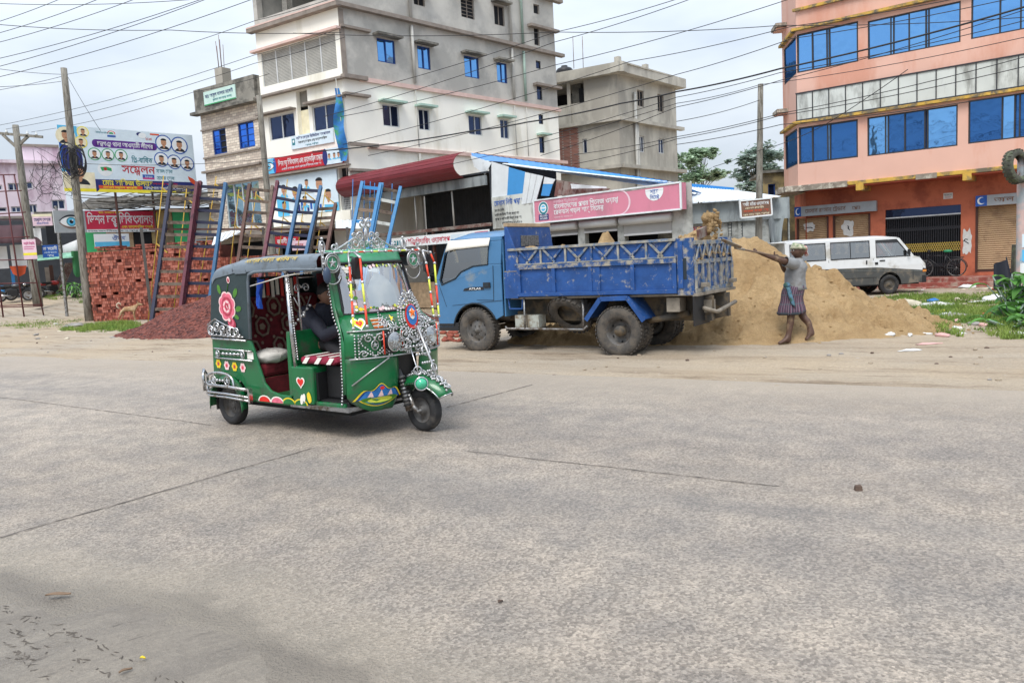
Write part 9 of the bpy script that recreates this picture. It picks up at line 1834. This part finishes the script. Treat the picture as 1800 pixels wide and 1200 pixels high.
for s in (-1, 1):
    i = len(vt); vt += [(sh[s], .062), (el[s], .045), (wr[s], .030), (hip + V((.05, .1 * s, -.01)), .09), (kn_[s], .06), (an[s], .04), (an[s] + V((.16, 0, -.035)), .03)]; ed += [(2, i), (i, i + 1), (i + 1, i + 2), (0, i + 3), (i + 3, i + 4), (i + 4, i + 5), (i + 5, i + 6)]; fins += hand(vt, ed, i + 2, wr[s], (wr[s] - el[s]), (0, 0, -1), (0, s, 0))
vs_, fs = skin_mesh(vt, ed, 0, 2); b = MB('skin_brown'); b.add(vs_, fs, True); fingers(b, fins); f_, s_, u_, R_h = head(b, hd_, (.95, -.25, -.08), (0, 0, 1), .22); b.build('body', dv)
b = MB('hair_black'); b.grid(lambda u, v: hd_ + (f_ * (-.10 + .92 * math.sin(PI * .62 * v) * math.cos(2 * PI * u)) + s_ * (.82 * math.sin(PI * .62 * v) * math.sin(2 * PI * u)) + u_ * (.12 + .98 * math.cos(PI * .62 * v) + .5 * max(0, math.cos(2 * PI * u)) * v * v)) * R_h * 1.04, 24, 10); b.build('hair', dv)
b = MB('jacket_navy'); X_, Y_ = V((1, 0, 0)), V((0, 1, 0)); rings(b, [(hip + V((0, 0, -.03)), X_ * .17, Y_ * .20, wr_(1)), (hip.lerp(cs_, .4), X_ * .155, Y_ * .19, wr_(2)), (cs_, X_ * .16, Y_ * .21, wr_(3)), (cs_ + V((.005, 0, .07)), X_ * .145, Y_ * .205, wr_(4, .03)), (nk_ + V((0, 0, -.02)), X_ * .09, Y_ * .11, None), (nk_ + V((.005, 0, .03)), X_ * .07, Y_ * .075, None)])
for s in (-1, 1): b.tube([cs_ + V((0, .1 * s, .02)), sh[s], sh[s].lerp(el[s], .55), el[s], el[s].lerp(wr[s], .55), el[s].lerp(wr[s], .92)], [.09, .088, .075, .066, .056, .046], 12)
b.build('jacket', dv, solid=.004)
b = MB('trouser')
for s in (-1, 1): b.tube([hip + V((-.02, .08 * s, -.01)), hip.lerp(kn_[s], .5), kn_[s], kn_[s].lerp(an[s], .5), an[s]], [.115, .105, .082, .068, .06], 12)
b.build('trousers', dv)
# ---- dog by the brick stack
M('dog_fur', (.34, .20, .10), .9, var=.2, scale=14, dirt=(.48, .36, .22), dscale=6, damt=.4, bump=.4, bscale=60); M('dog_pale', (.55, .45, .34), .9, var=.15)
dp = G(226, 563); dp = D(226, 561, FK.pt(FK.sz(226, 550)[0], 0).y - .75); dg = thing('dog', (dp.x, dp.y, ground_h(dp.x, dp.y)), 'tan dog with a curled pale tail standing in front of the brick stack', 'dog', math.radians(12)); S_ = 1.05
J = lambda x, y, z: V((x, y, z)) * S_
vt = [(J(-.24, 0, .46), (.085, .10)), (J(0, 0, .46), (.085, .105)), (J(.22, 0, .47), (.095, .13)), (J(.34, 0, .56), .065), (J(.43, 0, .64), .062), (J(.53, 0, .61), .038), (J(.58, 0, .595), .024)]; ed = [(i, i + 1) for i in range(6)]
for s in (-1, 1):
    i = len(vt); vt += [(J(.24, .06 * s, .36), .045), (J(.22, .06 * s, .20), .026), (J(.235, .06 * s, .06), .02), (J(.265, .06 * s, .022), .022)]; ed += [(2, i), (i, i + 1), (i + 1, i + 2), (i + 2, i + 3)]
    i = len(vt); vt += [(J(-.25, .06 * s, .34), .06), (J(-.21 + .05 * s, .06 * s, .25), .036), (J(-.31 + .05 * s, .06 * s, .14), .02), (J(-.28 + .05 * s, .06 * s, .035), .02), (J(-.25 + .05 * s, .06 * s, .02), .022)]; ed += [(0, i), (i, i + 1), (i + 1, i + 2), (i + 2, i + 3), (i + 3, i + 4)]
vs_, fs = skin_mesh(vt, ed, 1, 2); b = MB('dog_fur'); b.add(vs_, fs, True)
for s in (-1, 1): b.add([J(.40, .03 * s, .69), J(.43, .06 * s, .66), J(.39, .06 * s, .65), J(.40, .06 * s, .76)], [(0, 1, 3), (1, 2, 3), (2, 0, 3)], False); b.use('hair_black'); b.ball(J(.475, .042 * s, .65), .010, 6, 4); b.use('dog_fur')
b.use('hair_black'); b.ball(J(.605, 0, .60), .014, 8, 6); b.use('dog_pale'); b.tube([J(-.30, 0, .50), J(-.37, 0, .57), J(-.38, 0, .66), J(-.31, 0, .72), J(-.24, .01, .69), J(-.23, .02, .62)], [.03, .032, .034, .034, .028, .012], 8); b.build('body', dg)
